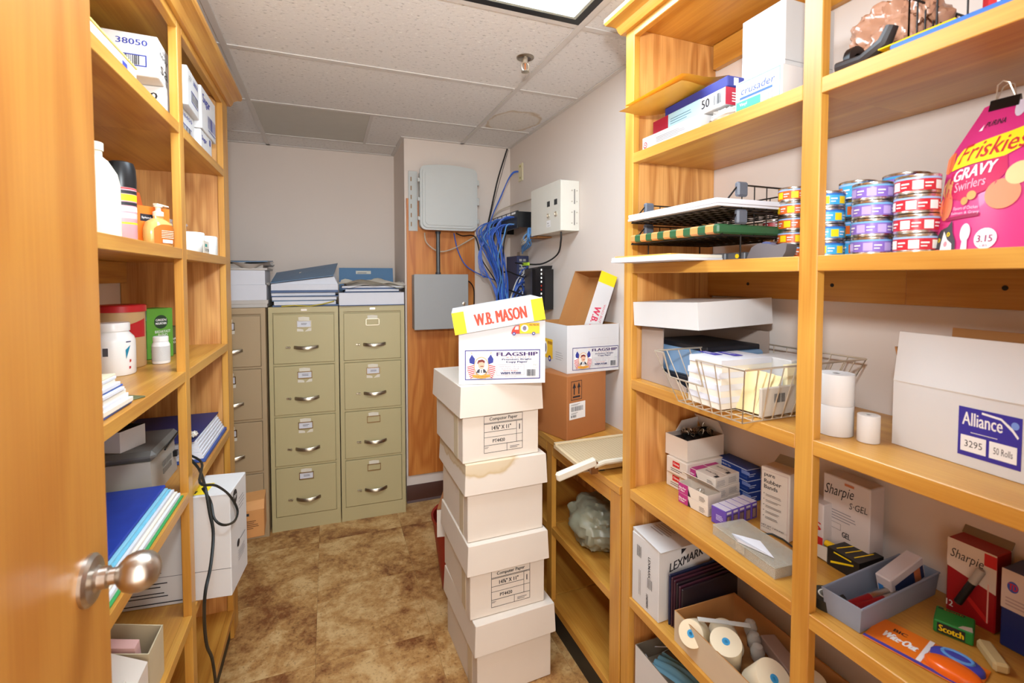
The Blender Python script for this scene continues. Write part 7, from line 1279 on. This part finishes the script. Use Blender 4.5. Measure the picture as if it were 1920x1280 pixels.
# ---- fifth shelf
cH = gz(432, 1127, L5); cH2 = gz(462, 1065, L5); anH = math.atan2(cH2.y - cH.y, cH2.x - cH.x); wH = (cH2 - cH).length; hH = zat(cH, 428, 932) - L5
cH = Vector((cH.x, max(cH.y, 1.645), L5))
t = thing('toner_carton', 'white toner carton with a round black logo sticking out of the shelf', 'box', cH, anH); dH = 0.385; MB().box((0, 0, 0), (wH, dH, hH), bev=0.002).build('carton_body', WHITE, t)
hp = hH
pr = face('front', wH, dH, hH); pr.disc(wH * 0.28, hH * 0.90, wH * 0.13, 0.024, INKK, 24); pr.text('hp', wH * 0.20, hH * 0.88, wH * 0.36, hH * 0.93, INKW, 0.0, 0.3); pr.lines(wH * 0.5, hH * 0.72, wH * 0.85, hH * 0.86, 4, GREYI, 0.2); pr.disc(wH * 0.42, hH * 0.40, wH * 0.08, 0.012, INKK, 16); pr.lines(wH * 0.4, hH * 0.22, wH * 0.85, hH * 0.34, 5, GREYI, 0.2); pr.rect(wH * 0.5, hH * 0.41, wH * 0.85, hH * 0.42, GREYI); pr.build(t)
pr = face('left', wH, dH, hH); pr.rect(0, 0.088, dH, 0.0892, INKK); pr.lines(0.03, 0.10, 0.20, 0.128, 2, INKK, 0.25, 2); pr.lines(0.03, 0.058, 0.24, 0.080, 2, INKK, 0.3, 3); pr.lines(0.01, 0.030, 0.27, 0.050, 2, INKK, 0.3, 4); pr.lines(0.1, 0.010, 0.27, 0.018, 1, INKK, 0.4, 5); pr.build(t, 'side_print'); pr = Print((0.012, 0.07, hH), (1, 0, 0), (0, 1, 0)); pr.rect(0, 0, wH * 0.5, 0.075, ink(244, 216, 40)); pr.rect(0.01, 0.03, 0.03, 0.05, INKK); pr.build(t, 'yellow_sticker')
p1 = gz(500, 975, L5); t = solid_box('small_carton', 'small brown carton with printed equipment beside the tan cabinet', 'box', (-0.36, 1.985, L5), R(3), 0.125, 0.12, 0.105, KRAFT); pr = face('front', 0.125, 0.12, 0.105); pr.rect(0.065, 0.085, 0.075, 0.095, INKK); pr.lines(0.02, 0.035, 0.11, 0.07, 5, ink(96, 60, 30), 0.35); pr.build(t); MB().hexa([(0, 0, 0.1051), (0.125, 0, 0.1051), (0.125, 0.12, 0.1051), (0, 0.12, 0.1051)], [(0, 0.03, 0.125), (0.125, 0.03, 0.130), (0.125, 0.12, 0.13), (0, 0.12, 0.125)]).build('raised_top', KRAFT, t, smooth=False)
t = solid_box('file_box', 'white file box with a sloping front at the near end', 'box', (-0.40, 1.05, L5), FLB, 0.13, 0.22, 0.15, AGED); 
t = thing('file_box', 'white slant-cut file box at the near end of the fifth left shelf', 'file box', (-0.392, 1.19, L5), FLB); MB().hexa([(0, 0, 0), (0.085, 0, 0), (0.085, 0.24, 0), (0, 0.24, 0)], [(0, 0.0, 0.11), (0.085, 0.0, 0.11), (0.085, 0.24, 0.25), (0, 0.24, 0.25)]).build('file_body', AGED, t, smooth=False)
t = thing('magazine_holder', 'brown card holder with pink papers at the shelf edge', 'file holder', (-0.392, 1.285, L5), FLB); w_, d = 0.10, 0.24; m = MB(); m.box((0, 0, 0), (w_, d, 0.003)); m.box((0, 0, 0.003), (w_, 0.003, 0.12)); m.box((0, d - 0.003, 0.003), (w_, d, 0.19)); m.hexa([(0, 0.003, 0.003), (0.003, 0.003, 0.003), (0.003, d - 0.003, 0.003), (0, d - 0.003, 0.003)], [(0, 0.003, 0.12), (0.003, 0.003, 0.12), (0.003, d - 0.003, 0.19), (0, d - 0.003, 0.19)]); m.hexa([(w_ - 0.003, 0.003, 0.003), (w_, 0.003, 0.003), (w_, d - 0.003, 0.003), (w_ - 0.003, d - 0.003, 0.003)], [(w_ - 0.003, 0.003, 0.12), (w_, 0.003, 0.12), (w_, d - 0.003, 0.19), (w_ - 0.003, d - 0.003, 0.19)]); m.build('holder', M('holder_buff', (200, 184, 150), 0.6), t, smooth=False)
t = thing('pink_papers', 'pink papers standing in the brown card holder', 'papers', (-0.402, 1.295, L5 + 0.004), FLB); MB().hexa([(0, 0.01, 0), (0.03, 0.01, 0), (0.03, 0.22, 0), (0, 0.22, 0)], [(0, 0.02, 0.13), (0.03, 0.02, 0.13), (0.03, 0.22, 0.19), (0, 0.22, 0.19)]).build('sheets', M('pink_paper', (222, 176, 168), 0.7), t, smooth=False)
# power cable from the printer to the floor
XO = -0.335
cable('power_cable', 'black power cord hanging from the printer down to the floor', 'cable', [(-0.425, 1.765, L4 + 0.06), (-0.41, 1.745, L4 + 0.045), (-0.372, 1.68, L4 + 0.03), gx(385, 915, -0.325), gx(393, 960, -0.31), gx(400, 1000, -0.30), gx(395, 1060, -0.295), gx(385, 1110, -0.295), gx(383, 1160, -0.31), gx(388, 1210, -0.325), gx(399, 1240, -0.33), (-0.345, 1.70, 0.15), (-0.33, 1.62, 0.006), (-0.31, 1.50, 0.005)], 0.0042, RUBBER)
cable('power_cable', 'black cord loop over the white toner carton', 'cable', [(-0.425, 1.77, L4 + 0.055), (-0.37, 1.70, L4 + 0.045), gx(375, 905, -0.325), gx(405, 910, -0.30), gx(430, 928, -0.285), gx(445, 955, -0.275), gx(440, 976, -0.275), gx(420, 984, -0.28), gx(402, 972, -0.30), gx(395, 940, -0.315), gx(380, 915, -0.33)], 0.0036, RUBBER)
# ================================================================ papers on the filing cabinets
ZK = 1.3258
def pile(label, x0, x1, y0, d, specs, seed, rz=0.0, name='paper_pile'):
    t = thing(name, label, 'paper pile', (x0, y0, ZK), rz); rr = random.Random(seed); z = 0.0
    for (h, mat, dx, dy, nm) in specs:
        m = MB(); m.m = Matrix.Translation((0, 0, z)) @ Matrix.Rotation(R(rr.uniform(-1.5, 1.5)), 4, 'Z'); m.box((dx + rr.uniform(-0.006, 0.006), dy + rr.uniform(-0.004, 0.004), 0.0001), (x1 - x0 + rr.uniform(-0.01, 0.01) - abs(dx), d, h), bev=0.0012); m.build(nm, mat, t); z += h
    return t, z
FB = M('folder_dull_blue', (92, 122, 152), 0.5); FBD = M('folder_slate', (70, 92, 130), 0.5); GP = M('paper_grey', (196, 188, 180), 0.7)
t, z = pile('tall stack of thick printouts on the tan cabinet', -0.70, -0.325, 3.05, 0.33, [(0.02, GP, 0, 0.01, 'sheet_bundle'), (0.022, GP, 0.0, 0.006, 'sheet_bundle'), (0.088, PAPER, 0.0, 0.004, 'page_block'), (0.084, PAPER, 0.0, 0.0, 'page_block'), (0.012, GP, 0.0, -0.002, 'sheet_bundle'), (0.024, GP, 0.02, 0.02, 'sheet_bundle')], 3)
m = MB(); m.hexa([(0.0, 0.03, z + 0.004), (0.38, 0.03, z + 0.012), (0.38, 0.33, z + 0.022), (0.0, 0.33, z + 0.02)], [(0.0, 0.03, z + 0.008), (0.38, 0.03, z + 0.018), (0.38, 0.33, z + 0.028), (0, 0.33, z + 0.026)]); m.build('top_folder', FB, t, smooth=False)
def crumple(label, cx, cy, z, lx, ly, amp, seed, mat, parent, nm='loose_sheets'):
    off = Vector((seed, seed * 2.0, 0)); m = MB(); f = lambda s_: (lambda u, v: (cx + (u - 0.5) * lx * (1 + 0.05 * math.sin(v * 9 + seed)), cy + (v - 0.5) * ly * (1 + 0.05 * math.sin(u * 7 + seed)), z + amp * (0.5 + _nz.noise(Vector((u * 3, v * 3, 0)) + off)) + s_)); m.grid(f(0.0012), 16, 12); m.grid(lambda u, v: f(0)(1 - u, v), 16, 12); m.build(nm, mat, parent, ang=30)
crumple('', 0.2, 0.10, z - 0.03, 0.40, 0.24, 0.05, 3.3, GP, t); crumple('', 0.36, 0.14, 0.12, 0.05, 0.24, 0.03, 5.1, GP, t)
t, z = pile('pile of blue folders and reports on the middle cabinet', -0.300, 0.055, 3.06, 0.32, [(0.010, FBD, 0, 0.0, 'folder'), (0.022, PAPER, 0.006, 0.002, 'page_block'), (0.006, FB, 0.0, -0.002, 'folder'), (0.020, PAPER, 0.004, 0.0, 'page_block'), (0.006, FBD, 0, 0, 'folder'), (0.018, PAPER, 0.002, 0.0, 'page_block'), (0.014, FBD, 0, -0.003, 'folder'), (0.036, PAPER, 0, 0, 'page_block')], 5)
MB().hexa([(0.0, 0.01, z), (0.36, 0.02, z), (0.36, 0.32, z), (0.0, 0.30, z)], [(0.0, 0.02, z + 0.004), (0.34, 0.03, z + 0.045), (0.345, 0.31, z + 0.125), (0.0, 0.30, z + 0.06)]).build('page_wedge', PAPER, t, smooth=False)
MB().hexa([(-0.005, 0.005, z + 0.006), (0.335, 0.010, z + 0.050), (0.368, 0.315, z + 0.130), (0.0, 0.31, z + 0.066)], [(-0.005, 0.005, z + 0.010), (0.335, 0.010, z + 0.054), (0.368, 0.315, z + 0.135), (0.0, 0.31, z + 0.071)]).build('blue_cover', FB, t, smooth=False)
MB().hexa([(0.14, 0.16, z + 0.0640), (0.25, 0.165, z + 0.0785), (0.25, 0.195, z + 0.085), (0.14, 0.19, z + 0.0705)], [(0.14, 0.16, z + 0.0655), (0.25, 0.165, z + 0.080), (0.25, 0.195, z + 0.0865), (0.14, 0.19, z + 0.072)]).build('label_strip', M('strip_label', (226, 222, 210), 0.5), t, smooth=False)
m = MB(); m.tube([(0.05, -0.006, 0.004), (0.12, -0.008, 0.008), (0.2, -0.008, 0.002), (0.27, -0.008, 0.012), (0.34, -0.006, 0.030)], 0.0035, 5); m.build('yellow_ribbon', M('ribbon_yellow', (190, 170, 60), 0.6), t)
t, z = pile('thick white block with blue folder on the right-hand cabinet', 0.068, 0.455, 3.03, 0.33, [(0.004, FBD, -0.004, -0.012, 'folder'), (0.075, PAPER, 0.0, -0.010, 'page_block'), (0.008, FBD, 0.03, 0.02, 'folder'), (0.012, PAPER, 0.03, 0.012, 'sheet_bundle'), (0.010, FBD, 0.02, 0.02, 'folder'), (0.010, PAPER, 0.02, 0.012, 'sheet_bundle')], 8)
crumple('', 0.19, 0.12, z - 0.004, 0.37, 0.26, 0.045, 7.7, M('paper_tan', (204, 198, 184), 0.7), t); crumple('', 0.22, 0.12, z - 0.012, 0.36, 0.25, 0.035, 9.7, GP, t)
t = thing('blue_folder', 'blue folder propped up behind the papers on the right-hand cabinet', 'folder', (0.075, 3.40, ZK + 0.0005), R(-2), rx=R(-18)); MB().box((0, 0, 0), (0.36, 0.008, 0.25), bev=0.001).build('cover', M('folder_teal_blue', (84, 124, 162), 0.5), t); pr = face('front', 0.36, 0.008, 0.25); pr.rect(0.11, 0.205, 0.21, 0.228, ink(214, 210, 196)); pr.lines(0.12, 0.21, 0.2, 0.222, 1, GREYI, 0.4); pr.build(t, 'label_strip')
